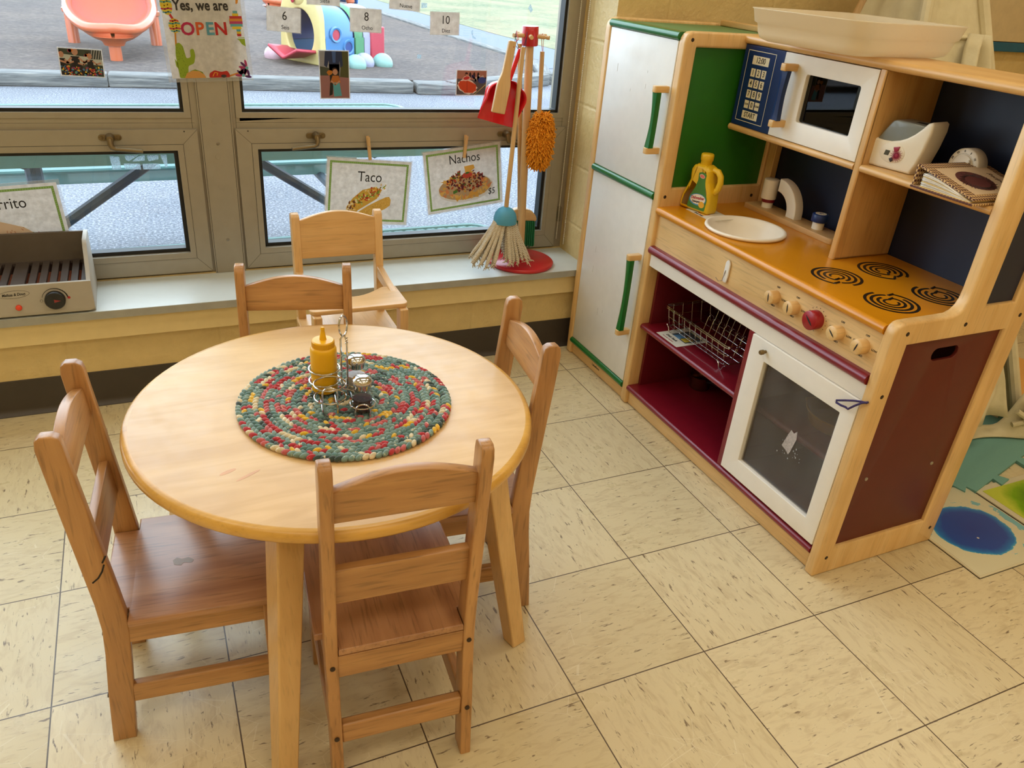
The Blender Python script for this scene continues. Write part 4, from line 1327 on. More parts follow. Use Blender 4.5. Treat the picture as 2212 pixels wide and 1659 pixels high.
for _ in range(22):
    s_, z_ = random.uniform(0.140, 0.215), random.uniform(0.222, 0.262)
    q = random.uniform(0.001, 0.003)
    patch([(s_, z_), (s_ + q, z_ + q * 0.4), (s_ + q * 0.6, z_ + q * 2), (s_ - q * 0.3, z_ + q)], 0.0130, TAPE, tp)
tp.build('tape_residue', odo, smooth=False)
kb = MB().lathe([(0.004, 0), (0.004, 0.006), (0.0062, 0.008), (0.0062, 0.016), (0.0050, 0.018), (0, 0.018)], flat('tarnished_brass', c(134, 112, 74), 0.4, 0.8), 18, M=T(0.002, 0.3225, 0.4485) @ RY(-90))
kb.build('door_knob', odo)
# cooker knobs: four wood, one red, each with an ink slot
def knob(s, z, r, mat, rot, nm):
    k = MB().lathe([(r, 0), (r, 0.022), (r - 0.0015, 0.0235), (0, 0.0235)], mat, 36, M=T(0.012, s, z) @ RY(-90))
    sl_ = [(-r * 0.68, 0), (-r * 0.3, r * 0.10), (r * 0.3, r * 0.10), (r * 0.68, 0), (r * 0.3, -r * 0.10), (-r * 0.3, -r * 0.10)]
    k.plate([sl_], 0.0004, INK, T(-0.0117, s, z) @ KFR @ RZ(rot))
    k.build(nm, kt, angle=50)
    mk = MB()
    if nm == 'knob':
        mk.text('OFF', 0.0062, INK, KTX(s - 0.002, 0.0118, z + r + 0.008), bold=0.0001)
        mk.text('LOW', 0.0062, INK, KTX(s - r - 0.011, 0.0118, z + 0.001), bold=0.0001)
        mk.text('MED', 0.0062, INK, KTX(s + 0.002, 0.0118, z - r - 0.007), bold=0.0001)
        mk.text('HI', 0.0062, INK, KTX(s + r + 0.010, 0.0118, z + 0.002), bold=0.0001)
    else:
        for i in range(14):
            a = math.radians(-120 + 300 * i / 13)
            mk.box((0.0114, s + (r + 0.006) * math.sin(a) - 0.0008, z + (r + 0.006) * math.cos(a) - 0.0008), (0.012, s + (r + 0.006) * math.sin(a) + 0.0008, z + (r + 0.006) * math.cos(a) + 0.0008), INK)
    mk.build('knob_lettering', kt, smooth=False)
ZK = 0.5835
knob(0.3455, ZK, 0.0165, PINE['x'], -78, 'knob')
knob(0.2795, ZK, 0.0165, PINE['x'], -78, 'knob')
knob(0.2095, ZK, 0.0220, flat('red_knob_paint', c(150, 16, 28), 0.35, coat=0.2), -38, 'red_knob')
knob(0.1405, ZK, 0.0165, PINE['x'], -38, 'knob')
knob(0.0705, ZK, 0.0165, PINE['x'], 75, 'knob')
# printed burners
def burner(d, s, rot):
    b_ = MB()
    for (r0, r1, a0, a1) in ((0.0520, 0.0590, 35, 350), (0.0385, 0.0455, 10, 318), (0.0250, 0.0315, 40, 350), (0.0130, 0.0185, 0, 300)):
        o1 = arc(0, 0, r1, a0, a1, 36)
        i1 = arc(0, 0, r0, a1, a0, 36)
        b_.plate([o1 + i1], 0.0003, BURN, T(d, s, ZC_ + 0.0003) @ RZ(rot))
    for (ra, rb, aa, ab) in ((0.056, 0.042, 350, 362), (0.028, 0.0165, 350, 370)):
        pts = [(ra * math.cos(math.radians(aa)), ra * math.sin(math.radians(aa))), (rb * math.cos(math.radians(ab)), rb * math.sin(math.radians(ab)))]
        b_.tube([(d + x * math.cos(math.radians(rot)) - y * math.sin(math.radians(rot)), s + x * math.sin(math.radians(rot)) + y * math.cos(math.radians(rot)), ZC_ + 0.0002) for x, y in pts], 0.0032, BURN, 6)
    b_.build('burner_print', kt, smooth=False)
def m_burn():
    m, nt, b, o = new_mat('worn_black_print')
    k = ramp(nt, [(0.28, c(150, 100, 20)), (0.34, c(26, 22, 16))])
    nt.links.new(noise(nt, coords(nt, (1, 1, 1)), 140, 3, 0.7), k.inputs[0])
    nt.links.new(k.outputs[0], b.inputs['Base Color'])
    b.inputs['Roughness'].default_value = 0.4
    return m
BURN = m_burn()
burner(0.115, 0.277, 230)
burner(0.267, 0.280, 260)
burner(0.117, 0.118, 50)
burner(0.268, 0.119, 60)
# basin and tap board
sk = MB()
sk.lathe([(SKR - 0.012, ZC_ - 0.002), (SKR - 0.004, ZC_ + 0.001), (SKR, ZC_ + 0.005), (SKR - 0.001, ZC_ + 0.009), (SKR - 0.006, ZC_ + 0.0105), (SKR - 0.011, ZC_ + 0.008), (SKR - 0.016, ZC_ - 0.01), (SKR - 0.028, ZC_ - 0.045), (SKR - 0.045, ZC_ - 0.058), (0, ZC_ - 0.060)], flat('white_plastic_basin', c(238, 228, 212), 0.35, var=0.01), 56, M=T(SKX, SKS, 0), cap=False)
sk.build('sink', kt, angle=60)
fb = MB().plate([rpoly([(0.276, 0.462), (0.345, 0.462), (0.345, 0.812), (0.276, 0.812)], [0.018, 0.006, 0.006, 0.004])], 0.015, wood('tap_board', c(198, 156, 100), c(214, 176, 122), 'y', 0.4, 0.8, 0.14, 0.1), T(0, 0, ZC_ + 0.0075), 0.001, 2)
fbo = fb.build('tap_board', kt, angle=50)
TAPW = flat('tap_white_paint', c(240, 232, 218), 0.35, var=0.015)
zt = ZC_ + 0.015
MB().lathe([(0.0155, 0), (0.0155, 0.016), (0, 0.016)], TAPW, 28, M=T(0.31, 0.755, zt)).build('tap_post', fbo, angle=50)
MB().lathe([(0.0185, 0.0), (0.0185, 0.009), (0, 0.009)], KRED, 28, M=T(0.31, 0.755, zt + 0.016)).build('red_washer', fbo, angle=50)
MB().lathe([(0.021, 0.0), (0.0215, 0.002), (0.0215, 0.054), (0.0195, 0.0555), (0, 0.0555)], TAPW, 32, M=T(0.31, 0.757, zt + 0.025)).build('tap_knob', fbo, angle=50)
sp = MB()
sout = arc(0, 0, 0.085, 90, 0, 14) + [(0.085, -0.008), (0.050, -0.008)] + arc(0, 0, 0.050, 0, 90, 14)
sp.plate([[(x, y) for x, y in sout]], 0.030, TAPW, T(0.31, 0.712, zt + 0.008) @ mat4((0, -1, 0), (0, 0, 1), (-1, 0, 0)), 0.003, 2)
sp.build('spout', fbo, angle=50)
MB().lathe([(0.0155, 0), (0.0155, 0.020), (0, 0.020)], TAPW, 28, M=T(0.31, 0.551, zt)).build('tap_post', fbo, angle=50)
bk = MB().lathe([(0.0205, 0.0), (0.0215, 0.0015), (0.0215, 0.019), (0.0195, 0.021), (0, 0.021)], flat('navy_tap_paint', c(20, 48, 104), 0.35), 32, M=T(0.31, 0.551, zt + 0.020))
bk.lathe([(0.0145, 0), (0.0145, 0.0004), (0, 0.0004)], CREAM, 24, M=T(0.31, 0.551, zt + 0.041))
bk.text('C', 0.014, flat('blue_ink', c(20, 48, 104), 0.5), T(0.31, 0.551, zt + 0.0417) @ RZ(-90), bold=0.0003)
bk.build('cold_knob', fbo, angle=50)
# upper cabinet
UD = 0.197
nose(-0.0 + 0.028, 0.855, 1.1005, 0.0105, UD - 0.006, 0.395, SHELFW).build('top_shelf', kt)
nose(0.3905, 0.855, 0.8755, 0.0085, UD - 0.004, 0.385, SHELFW).build('microwave_shelf', kt)
nose(0.028, 0.3705, 0.8765, 0.0085, UD - 0.004, 0.385, SHELFW).build('cubby_shelf', kt)
dv = [(UD + 0.004, ZC_), (0.386, ZC_), (0.386, 1.091), (UD + 0.004, 1.091)]
MB().plate([rpoly([(UD - 0.002, ZC_), (0.386, ZC_), (0.386, 1.091), (UD - 0.002, 1.091)], [0.001, 0, 0, 0.001])], 0.0195, INW, T(0, 0.3805, 0) @ KSD, 0.005, 3).build('upright', kt, angle=50)
MB().box((0.362, 0.825, ZC_ + 0.001), (0.384, 0.853, 0.867), PINE['z']).build('rear_post', kt, bevel=0.002)
# microwave
mp_ = MB()
mp_.box((UD + 0.001, 0.697, 0.8845), (0.384, 0.852, 1.0895), KBLUEM)
mpo = mp_.build('control_block', kt, bevel=0.0015)
dc = MB()
pc, pw = 0.7775, 0.0
def dec_rect(s0, s1, z0, z1, mat, d=UD + 0.0006):
    dc.add([(d, s0, z0), (d, s0, z1), (d, s1, z1), (d, s1, z0)], [(0, 1, 2, 3)], mat)
bx0, bx1, bz0, bz1 = 0.7275, 0.8365, 0.898, 1.0775
for a in ((bx0, bx1, bz0, bz0 + 0.0016), (bx0, bx1, bz1 - 0.0016, bz1), (bx0, bx0 + 0.0016, bz0, bz1), (bx1 - 0.0016, bx1, bz0, bz1)):
    dec_rect(*a, CREAM)
cxm = (bx0 + bx1) / 2
def key(s, z, w_, h_, txt, sz):
    dec_rect(s - w_ / 2, s + w_ / 2, z - h_ / 2, z + h_ / 2, CREAM)
    dc.text(txt, sz, INK, KTX(s, UD + 0.0003, z), sx=0.82, bold=0.0001)
key(cxm, 1.0545, 0.064, 0.0215, '12:00', 0.0205)
rows = [('1', '2', '3'), ('4', '5', '6'), ('7', '8', '9'), ('STOP', '0', 'CLEAR')]
for r_, row in enumerate(rows):
    for q, tx in enumerate(row):
        key(cxm + 0.0212 - 0.0212 * q, 1.0235 - 0.0268 * r_, 0.0172, 0.0205, tx, 0.0195 if len(tx) == 1 else 0.0068)
key(cxm, 0.9165, 0.062, 0.0195, 'START', 0.0185)
dc.build('keypad_print', mpo, smooth=False, weld=False)
md = MB().plate([rrect(0.392, 0.8855, 0.6955, 1.0885, 0.001), rrect(0.4320, 0.9345, 0.6085, 1.0475, 0.006)], 0.018, WHITE2, KF(0, UD + 0.009, 0), 0.001, 1)
mdo = md.build('microwave_door', kt, angle=50)
MB().box((UD + 0.012, 0.428, 0.930), (UD + 0.015, 0.613, 1.052), glassy('dark_microwave_pane', (0.05, 0.05, 0.06, 1), ior=1.55)).build('window_pane', mdo, smooth=False)
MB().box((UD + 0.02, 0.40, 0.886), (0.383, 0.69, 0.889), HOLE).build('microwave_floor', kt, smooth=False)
for zz in (1.0575, 0.9225):
    MB().rbox((UD - 0.042, 0.6415, zz - 0.009), (UD + 0.002, 0.6595, zz + 0.009), PINE['x'], 0.003).build('handle_block', mdo)
g = MB()
n = 12
v = []
for i in range(n + 1):
    t = i / n
    wd = 0.0085 + 0.004 * abs(2 * t - 1) ** 1.5
    for (a, b) in ((-1, -0.6), (0, -1), (1, -0.6), (1, 1), (-1, 1)):
        v.append((UD - 0.030 + b * 0.008, 0.6505 + a * wd, 0.9305 + (1.0495 - 0.9305) * t))
g.add(v, [[i * 5 + k, i * 5 + (k + 1) % 5, (i + 1) * 5 + (k + 1) % 5, (i + 1) * 5 + k] for i in range(n) for k in range(5)] + [list(range(5))[::-1], [n * 5 + k for k in range(5)]], KBLUEM)
g.build('handle', mdo, angle=30)
# ------------------------------------------------------------------ things on and in the kitchen
# detergent bottle: broad face turned toward the cooker end
DETY = flat('lemon_plastic', c(222, 180, 30), 0.35, var=0.02)
dt = kthing('detergent_bottle', 'yellow toy detergent bottle with handle and green label, on the amber worktop by the fridge', 'bottle', 0.105, 0.805, ZC_ + 0.0015, -90 + 12)
prof = [(-0.051, 0.0), (0.047, 0.0), (0.050, 0.006), (0.050, 0.030), (0.047, 0.060), (0.036, 0.085), (0.034, 0.100), (0.032, 0.118), (0.022, 0.126), (0.014, 0.1275), (0.014, 0.1285), (-0.018, 0.1285), (-0.018, 0.1275), (-0.027, 0.124), (-0.034, 0.112), (-0.034, 0.096), (-0.032, 0.084), (-0.041, 0.062), (-0.051, 0.040), (-0.055, 0.018), (-0.055, 0.006)]
bd = MB().plate([rpoly(prof, 0.002, 2)], 0.046, DETY, FACE, 0.010, 4)
bd.build('body', dt, angle=70)
MB().tube([(0.030, 0, 0.119), (0.045, 0, 0.118), (0.056, 0, 0.107), (0.059, 0, 0.090), (0.055, 0, 0.073), (0.047, 0, 0.062), (0.040, 0, 0.060)], 0.0085, DETY, 12).build('handle', dt)
MB().lathe([(0.0155, 0.126), (0.0155, 0.138), (0.0175, 0.140), (0.0180, 0.152), (0.0170, 0.1565), (0.015, 0.158), (0, 0.158)], DETY, 28, M=T(-0.002, 0, 0)).build('cap', dt, angle=50)
lb = MB()
LG = flat('label_green', c(62, 120, 34), 0.45)
LW, LBL, LRED = flat('label_white', c(232, 222, 206), 0.5), flat('label_blue', c(60, 140, 190), 0.5), flat('label_red', c(172, 34, 44), 0.5)
yl = -0.0233
lb.poly(rpoly([(-0.024, 0.008), (0.040, 0.008), (0.043, 0.040), (0.030, 0.070), (0.025, 0.090), (0.026, 0.108), (0.012, 0.112), (-0.002, 0.108), (0.000, 0.088), (-0.006, 0.066), (-0.020, 0.040)], 0.004), LG, yl)
lb.dot(0.012, 0.100, 0.0095, LW, yl - 0.0002, 0.0055, -0.1)
lb.dot(0.012, 0.100, 0.0085, flat('label_coral', c(214, 110, 96), 0.5), yl - 0.0003, 0.0045, -0.1)
lb.dot(0.010, 0.035, 0.030, LBL, yl - 0.0002, 0.0165, 0.12)
lb.dot(0.011, 0.036, 0.027, LW, yl - 0.0003, 0.0140, 0.12)
lb.dot(0.027, 0.024, 0.0105, flat('label_lemon', c(226, 168, 40), 0.5), yl - 0.0005, 0.0090, 0.1)
lb.text('Dishwasher', 0.0115, LRED, T(0.010, yl - 0.0006, 0.0395) @ FACE @ RZ(6), sx=0.86, bold=0.0003)
lb.text('Detergent', 0.0075, INK, T(0.006, yl - 0.0006, 0.0290) @ FACE @ RZ(6), sx=0.86, bold=0.0002)
lb.build('label', dt, smooth=False, weld=False)
# printed cards
CARD = flat('white_card', c(226, 220, 206), 0.45)
cd = kthing('label_card', 'white picture card lying under the yellow detergent bottle', 'card', 0.115, 0.766, ZC_ + 0.0004, -90)
MB().box((-0.055, -0.040, 0), (0.060, 0.040, 0.0008), CARD).build('sheet', cd, smooth=False)
q = MB()
q.box((-0.018, -0.028, 0.0008), (0.012, -0.004, 0.0010), flat('card_orange', c(216, 140, 50), 0.5))
q.box((-0.010, -0.024, 0.0010), (0.006, -0.010, 0.0012), flat('card_yellow', c(236, 202, 70), 0.5))
q.text('Dish Soap', 0.010, INK, T(-0.002, -0.034, 0.0011), bold=0.0002)
q.build('print', cd, smooth=False, weld=False)
cd = kthing('label_card', 'white picture card taped under the wire dish rack', 'card', 0.083, 0.733, 0.2855, -90)
MB().box((-0.052, -0.060, 0), (0.052, 0.060, 0.0008), CARD).build('sheet', cd, smooth=False)
q = MB()
q.box((-0.030, -0.020, 0.0008), (0.040, 0.045, 0.0010), flat('card_photo_dark', c(70, 76, 80), 0.5))
q.box((-0.020, -0.020, 0.0010), (0.010, 0.010, 0.0012), flat('card_photo_blue', c(96, 140, 180), 0.5))
q.box((0.006, -0.016, 0.0010), (0.034, 0.014, 0.0012), flat('card_photo_yellow', c(206, 176, 60), 0.5))
q.text('Dish Rack', 0.0125, INK, T(-0.006, -0.036, 0.0011), bold=0.0003)
q.text('Escurridor de platos', 0.0065, flat('card_red_ink', c(170, 60, 50), 0.5), T(-0.006, -0.050, 0.0011))
q.build('print', cd, smooth=False, weld=False)
# wire dish rack
dr = kthing('dish_rack', 'chrome wire dish rack standing on the burgundy middle shelf', 'dish rack', 0.05, 0.50, 0.286)
WR = 0.0011
def wire(mb, pts, r=WR):
    mb.tube(pts, r, CHROME, 6)
L_, D_, H_ = 0.30, 0.20, 0.082
bk_ = MB()
for (z_, inset, r_) in ((H_, 0.0, 0.0018), (H_ - 0.006, 0.0, 0.0018), (0.050, 0.006, 0.0013), (0.018, 0.014, 0.0013)):
    o_ = [(x, y, z_) for x, y in rrect(inset, inset, D_ - inset, L_ - inset, 0.012, 4)]
    bk_.tube(o_, r_, CHROME, 6, closed=True)
for i in range(11):
    y = 0.018 + (L_ - 0.036) * i / 10
    wire(bk_, [(0.0, y, H_), (0.006, y, 0.050), (0.014, y, 0.018), (D_ - 0.014, y, 0.018), (D_ - 0.006, y, 0.050), (D_, y, H_)])
for i in range(5):
    x = 0.03 + (D_ - 0.06) * i / 4
    wire(bk_, [(x, 0.0, H_), (x, 0.006, 0.050), (x, 0.014, 0.018), (x, L_ - 0.014, 0.018), (x, L_ - 0.006, 0.050), (x, L_, H_)])
bk_.build('basket', dr, weld=False)
for i in range(8):
    y = 0.04 + 0.026 * i
    MB().tube([(0.095, y, 0.019), (0.105, y, 0.062), (0.112, y, 0.070), (0.125, y, 0.062), (0.135, y, 0.019)], WR, CHROME, 6).build('plate_prong', dr)
for (y0, y1) in ((0.008, 0.048), (L_ - 0.048, L_ - 0.008)):
    for x in (0.012, D_ - 0.012):
        ym = (y0 + y1) / 2
        MB().tube([(x, y0, 0.020), (x, ym - 0.010, 0.013), (x, ym - 0.005, 0.0015), (x, ym + 0.005, 0.0015), (x, ym + 0.010, 0.013), (x, y1, 0.020)], 0.0014, CHROME, 6).build('foot', dr)
# saucepan
POT = flat('copper_steel_pan', c(150, 104, 80), 0.25, 0.9)
sp_ = kthing('saucepan', 'small copper-toned toy saucepan at the back of the burgundy bottom shelf', 'saucepan', 0.225, 0.775, 0.0695, 0)
MB().lathe([(0, 0), (0.030, 0), (0.033, 0.003), (0.0345, 0.042), (0.0365, 0.044), (0.0345, 0.045), (0.032, 0.043), (0.031, 0.005), (0, 0.004)], POT, 36).build('pot', sp_, angle=50)
MB().tube([(0.0, -0.033, 0.036), (0.0, -0.060, 0.046), (0.0, -0.095, 0.050)], 0.005, flat('dark_pan_handle', c(22, 20, 22), 0.4), 10).build('handle', sp_)
MB().tube([(0.010, 0.034, 0.038), (0.008, 0.044, 0.042), (-0.008, 0.044, 0.042), (-0.010, 0.034, 0.038)], 0.002, CHROME, 8).build('loop', sp_)
# yellow pan seen through the oven door
yp = kthing('toy_frying_pan', 'yellow plastic toy pan with pouring lip inside the oven behind the smoked door', 'pan', 0.190, 0.205, 0.2712)
PYE = flat('pan_yellow_plastic', c(224, 164, 28), 0.4)
pn = MB()
pr = [(0, 0), (0.068, 0), (0.074, 0.004), (0.084, 0.036), (0.088, 0.038), (0.086, 0.040), (0.081, 0.038), (0.071, 0.007), (0, 0.006)]
pn.lathe(pr, PYE, 48)
pno = pn.build('bowl', yp, angle=50)
for vtx in pno.data.vertices:
    a = math.atan2(vtx.co.y, vtx.co.x)
    if vtx.co.z > 0.02 and abs(a - 2.0) < 0.22:
        vtx.co.x *= 1 + 0.12 * (1 - abs(a - 2.0) / 0.22); vtx.co.y *= 1 + 0.12 * (1 - abs(a - 2.0) / 0.22)
MB().tube([(0.02, -0.082, 0.034), (0.035, -0.135, 0.036)], 0.009, PYE, 12).build('handle', yp)
# white plastic utility hook
HKW = flat('white_hook_plastic', c(232, 228, 222), 0.35)
hk = kthing('adhesive_hook', 'white plastic hook with a wire stuck on the wooden control panel', 'hook', 0.0115, 0.526, 0.578)
MB().plate([rpoly([(-0.006, -0.028), (0.006, -0.028), (0.0085, -0.01), (0.0085, 0.024), (0.003, 0.032), (-0.003, 0.032), (-0.0085, 0.024), (-0.0085, -0.01)], 0.003)], 0.005, HKW, T(-0.003, 0, 0) @ KFR, 0.0015, 2).build('backplate', hk, angle=60)
MB().tube([(-0.006, 0.002, 0.004), (-0.008, 0.003, -0.012), (-0.009, 0.004, -0.024), (-0.016, 0.010, -0.027), (-0.022, 0.016, -0.018)], 0.0009, STEEL, 8).build('wire_hook', hk)
# pipe cleaner loop tying the oven door
pcl = MB()
PURP = flat('purple_chenille', c(58, 46, 92), 0.95, var=0.25, scale=300)
path = [(-0.003, 0.008, 0.481), (-0.005, 0.020, 0.478), (-0.008, 0.036, 0.472), (-0.010, 0.056, 0.462), (-0.011, 0.076, 0.451), (-0.012, 0.074, 0.447), (-0.013, 0.060, 0.448), (-0.012, 0.048, 0.450), (-0.012, 0.041, 0.449), (-0.009, 0.030, 0.463), (-0.006, 0.018, 0.476), (-0.003, 0.006, 0.484)]
pcl.tube(path, 0.0024, PURP, 8)
for i in range(420):
    t = random.random() * (len(path) - 1)
    k = int(t)
    p = Vector(path[k]).lerp(Vector(path[k + 1]), t - k)
    d = Vector((random.gauss(0, 1), random.gauss(0, 1), random.gauss(0, 1))).normalized() * 0.0042
    q = d.orthogonal().normalized() * 0.0003
    pcl.add([p - q, p + q, p + d], [(0, 1, 2)], PURP)
o_ = pcl.build('pipe_cleaner', weld=False)
o_.location = KW(0, 0, 0)
o_.rotation_euler = (0, 0, math.radians(KYAW))
tag(o_, 'dark purple pipe cleaner looped at the upper corner of the white oven door', 'pipe cleaner')
# toaster
TWH = flat('toaster_white_plastic', c(228, 218, 198), 0.35, var=0.02)
TGR = flat('toaster_grey_plastic', c(118, 122, 116), 0.28, coat=0.3)
ts = kthing('toy_toaster', 'white toy toaster with grey top and red buttons on the upper cubby shelf', 'toaster', 0.262, 0.327, 0.8855, -90 + 10)
# local x runs into the cubby, y across; front end at low x
side = [(-0.052, 0.0), (0.055, 0.0), (0.068, 0.06), (0.072, 0.108), (0.060, 0.112), (-0.02, 0.112)]
bt = MB()
hw_ = 0.034
body = [(-0.060, 0.0), (0.050, 0.0), (0.060, 0.025), (0.068, 0.060), (0.073, 0.095), (0.072, 0.112), (0.066, 0.116), (0.058, 0.112), (0.048, 0.099), (0.036, 0.086), (0.022, 0.075), (0.006, 0.067), (-0.012, 0.062), (-0.030, 0.061), (-0.050, 0.062), (-0.057, 0.058), (-0.062, 0.040), (-0.064, 0.022), (-0.063, 0.004)]
TSM = mat4((0, -1, 0), (0, 0, 1), (-1, 0, 0))
bt = MB().plate([body], 2 * hw_, TWH, mat4((1, 0, 0), (0, 0, 1), (0, -1, 0)), 0.006, 3)
bt.build('body', ts, angle=60)
gt = [(-0.051, 0.055), (0.062, 0.055), (0.066, 0.100), (0.062, 0.106), (-0.014, 0.107), (-0.022, 0.104), (-0.027, 0.098)]
MB().plate([gt], 2 * hw_ - 0.005, TGR, mat4((1, 0, 0), (0, 0, 1), (0, -1, 0)), 0.004, 3).build('top_cover', ts, angle=60)
MB().box((0.0, -0.010, 0.100), (0.052, 0.010, 0.1066), HOLE).build('bread_slot', ts, bevel=0.001)
bp = MB()
bp.plate([circ(-0.002, 0.037, 0.030, 28, 0.022)], 0.002, TWH, T(0, -hw_, 0) @ FACE, 0.0008, 1)
bp.plate([[(-0.020, 0.030), (-0.009, 0.030), (-0.007, 0.041), (-0.018, 0.041)]], 0.001, flat('toaster_window', c(70, 66, 44), 0.3), T(0, -hw_ - 0.0012, 0) @ FACE)
bp.build('button_plate', ts, angle=50)
RB = flat('crimson_button', c(150, 26, 56), 0.35)
for pts, mt_ in (([(-0.001, 0.050), (0.014, 0.054), (0.011, 0.043), (0.004, 0.040)], RB), (circ(0.011, 0.034, 0.0045, 16), RB), ([(-0.005, 0.024), (0.004, 0.029), (0.006, 0.021), (0.001, 0.017)], flat('black_button', c(40, 34, 34), 0.35))):
    MB().plate([rpoly(pts, 0.001, 2)], 0.003, mt_, T(0, -hw_ - 0.0015, 0) @ FACE, 0.0008, 2).build('button', ts, angle=50)
# kitchen timer
tm = kthing('kitchen_timer', 'round white wind-up kitchen timer behind the recipe binder', 'timer', 0.328, 0.1975, 0.8855, 0)
TMW = flat('timer_white_plastic', c(222, 212, 194), 0.35)
RT = 0.037
TM2 = T(-0.022, 0, RT) @ RY(-90)
MB().lathe([(RT - 0.003, -0.030), (RT, -0.027), (RT, 0.000), (RT - 0.002, 0.003), (RT - 0.008, 0.004), (0, 0.004)], TMW, 44, M=TM2).build('case', tm, angle=50)
MB().lathe([(0.024, 0), (0.023, 0.003), (0, 0.0035)], TMW, 36, M=T(-0.026, 0, RT) @ RY(-90)).build('dial', tm, angle=50)
MB().rbox((-0.034, -0.023, -0.0035), (-0.028, 0.023, 0.0035), TMW, 0.002, M=T(0, 0, RT) @ RX(-38)).build('grip', tm)
tx_ = MB()
for i in range(12):
    a = math.radians(-i * 30 + 8)
    tx_.text(str(i * 5), 0.0062, INK, T(-0.0262, 0.0305 * math.sin(a), RT + 0.0305 * math.cos(a)) @ KFR @ RZ(math.degrees(a)), bold=0.0001)
for i in range(60):
    a = math.radians(-i * 6 + 8)
    tx_.box((-0.0263, -0.0002, 0.0245), (-0.0260, 0.0002, 0.0265), INK, T(0, 0, RT) @ Matrix.Rotation(-a, 4, 'X'))
tx_.build('dial_lettering', tm, smooth=False, weld=False)
# recipe binder lying flat, its lid falling open toward the right end
def m_check():
    m, nt, b, o = new_mat('brown_checked_cloth')
    ck = N(nt, 'ShaderNodeTexChecker')
    nt.links.new(coords(nt, (1, 1, 1), (0, 0, 0.785)), ck.inputs['Vector'])
    ck.inputs['Scale'].default_value = 190
    ck.inputs['Color1'].default_value = c(84, 46, 38)
    ck.inputs['Color2'].default_value = c(206, 170, 116)
    nt.links.new(ck.outputs[0], b.inputs['Base Color'])
    b.inputs['Roughness'].default_value = 0.75
    return m
CHK = m_check()
bn = kthing('recipe_binder', 'brown checked ring binder with papers, lying on the upper cubby shelf', 'binder', 0.147, 0.189, 0.8855, 0)
# local: x = depth (0 = open edge toward the room), y = along the shelf (negative to the right), z up
BL, BD = 0.150, 0.195
base = MB().rbox((0.0, -BL, 0.0), (BD, 0.0, 0.0045), CHK, 0.001)
base.build('back_cover', bn)
spn = MB().rbox((0.004, -0.0045, 0.0), (BD + 0.006, 0.0, 0.046), CHK, 0.001)
spn.build('spine', bn)
lid = MB()
a_ = math.atan2(0.036, BL)
lid.rbox((0.006, -BL, 0), (BD + 0.008, 0.0, 0.0045), CHK, 0.001, M=T(0, 0, 0.043) @ Matrix.Rotation(a_, 4, 'X'))
lido = lid.build('front_cover', bn)
lb = MB()
LM = T(0, 0, 0.043) @ Matrix.Rotation(a_, 4, 'X')
lb.box((0.030, -BL + 0.018, 0.0045), (BD - 0.012, -0.024, 0.0050), flat('binder_label_cream', c(216, 188, 150), 0.6, var=0.1, scale=14), LM)
lb.add([(0.06 + 0.045 * math.cos(t) * 1.0 + 0.03, -0.080 + 0.040 * math.sin(t), 0.0052) for t in [2 * PI * i / 24 for i in range(24)]], [list(range(24))], flat('binder_print_maroon', c(96, 48, 44), 0.6), LM)
for i in range(40):
    t = 2 * PI * i / 40
    r0, r1 = 0.030, random.uniform(0.036, 0.05)
    lb.tube([(0.09 + r0 * math.cos(t), -0.085 + r0 * 0.8 * math.sin(t), 0.0053), (0.09 + r1 * math.cos(t + 0.25), -0.085 + r1 * 0.8 * math.sin(t + 0.25), 0.0053)], 0.0006, INK, 4, M=LM)
lb.text('Recipes', 0.016, flat('binder_print_brown', c(92, 58, 44), 0.6), LM @ T(0.16, -0.075, 0.0052) @ RZ(-90), shear=0.4)
lb.build('cover_print', lido, smooth=False, weld=False)
pg = MB()
PAP = flat('paper_edge', c(226, 216, 200), 0.7, var=0.05)
for i in range(11):
    z0 = 0.006 + 0.0026 * i
    n = 8
    v = []
    for k in range(n + 1):
        t = k / n
        y = -0.020 - (BL - 0.030 - i * 0.002) * t
        z = z0 * (1 - t) + (0.0055 + 0.0006 * i) * t + 0.004 * math.sin(PI * t) * (i / 11)
        v += [(0.004 + 0.0008 * (i % 3), y, z), (BD - 0.012, y, z)]
    pg.add(v, [(2 * k, 2 * k + 2, 2 * k + 3, 2 * k + 1) for k in range(n)], PAP if i % 4 else flat('buff_divider', c(220, 188, 120), 0.7))
pgo = pg.build('papers', bn, smooth=True)
pgo.modifiers.new('thick', 'SOLIDIFY').thickness = 0.0012
for xx in (0.03, 0.10, 0.165):
    MB().tube([(xx, -0.014 - 0.011 * math.sin(t), 0.021 - 0.013 * math.cos(t)) for t in [2 * PI * i / 16 for i in range(17)]], 0.0014, STEEL, 6).build('ring', bn)
# clear storage tray on top
def m_bin():
    m, nt, b, o = new_mat('milky_plastic')
    b.inputs['Base Color'].default_value = c(236, 224, 196)
    b.inputs['Roughness'].default_value = 0.28
    tr = N(nt, 'ShaderNodeBsdfTransparent'); tr.inputs[0].default_value = (1, 0.97, 0.92, 1)
    tl = N(nt, 'ShaderNodeBsdfTranslucent'); tl.inputs[0].default_value = c(240, 226, 196)
    m1, m2 = N(nt, 'ShaderNodeMixShader'), N(nt, 'ShaderNodeMixShader')
    m1.inputs[0].default_value = 0.35; m2.inputs[0].default_value = 0.30
    nt.links.new(b.outputs[0], m1.inputs[1]); nt.links.new(tl.outputs[0], m1.inputs[2])
    nt.links.new(m1.outputs[0], m2.inputs[1]); nt.links.new(tr.outputs[0], m2.inputs[2])
    nt.links.new(m2.outputs[0], o.inputs['Surface'])
    return m
BINM = m_bin()
tb2 = kthing('storage_tray', 'shallow milky plastic storage tray lying on top of the toy kitchen', 'storage tray', 0.262, 0.556, 1.1125, 5)
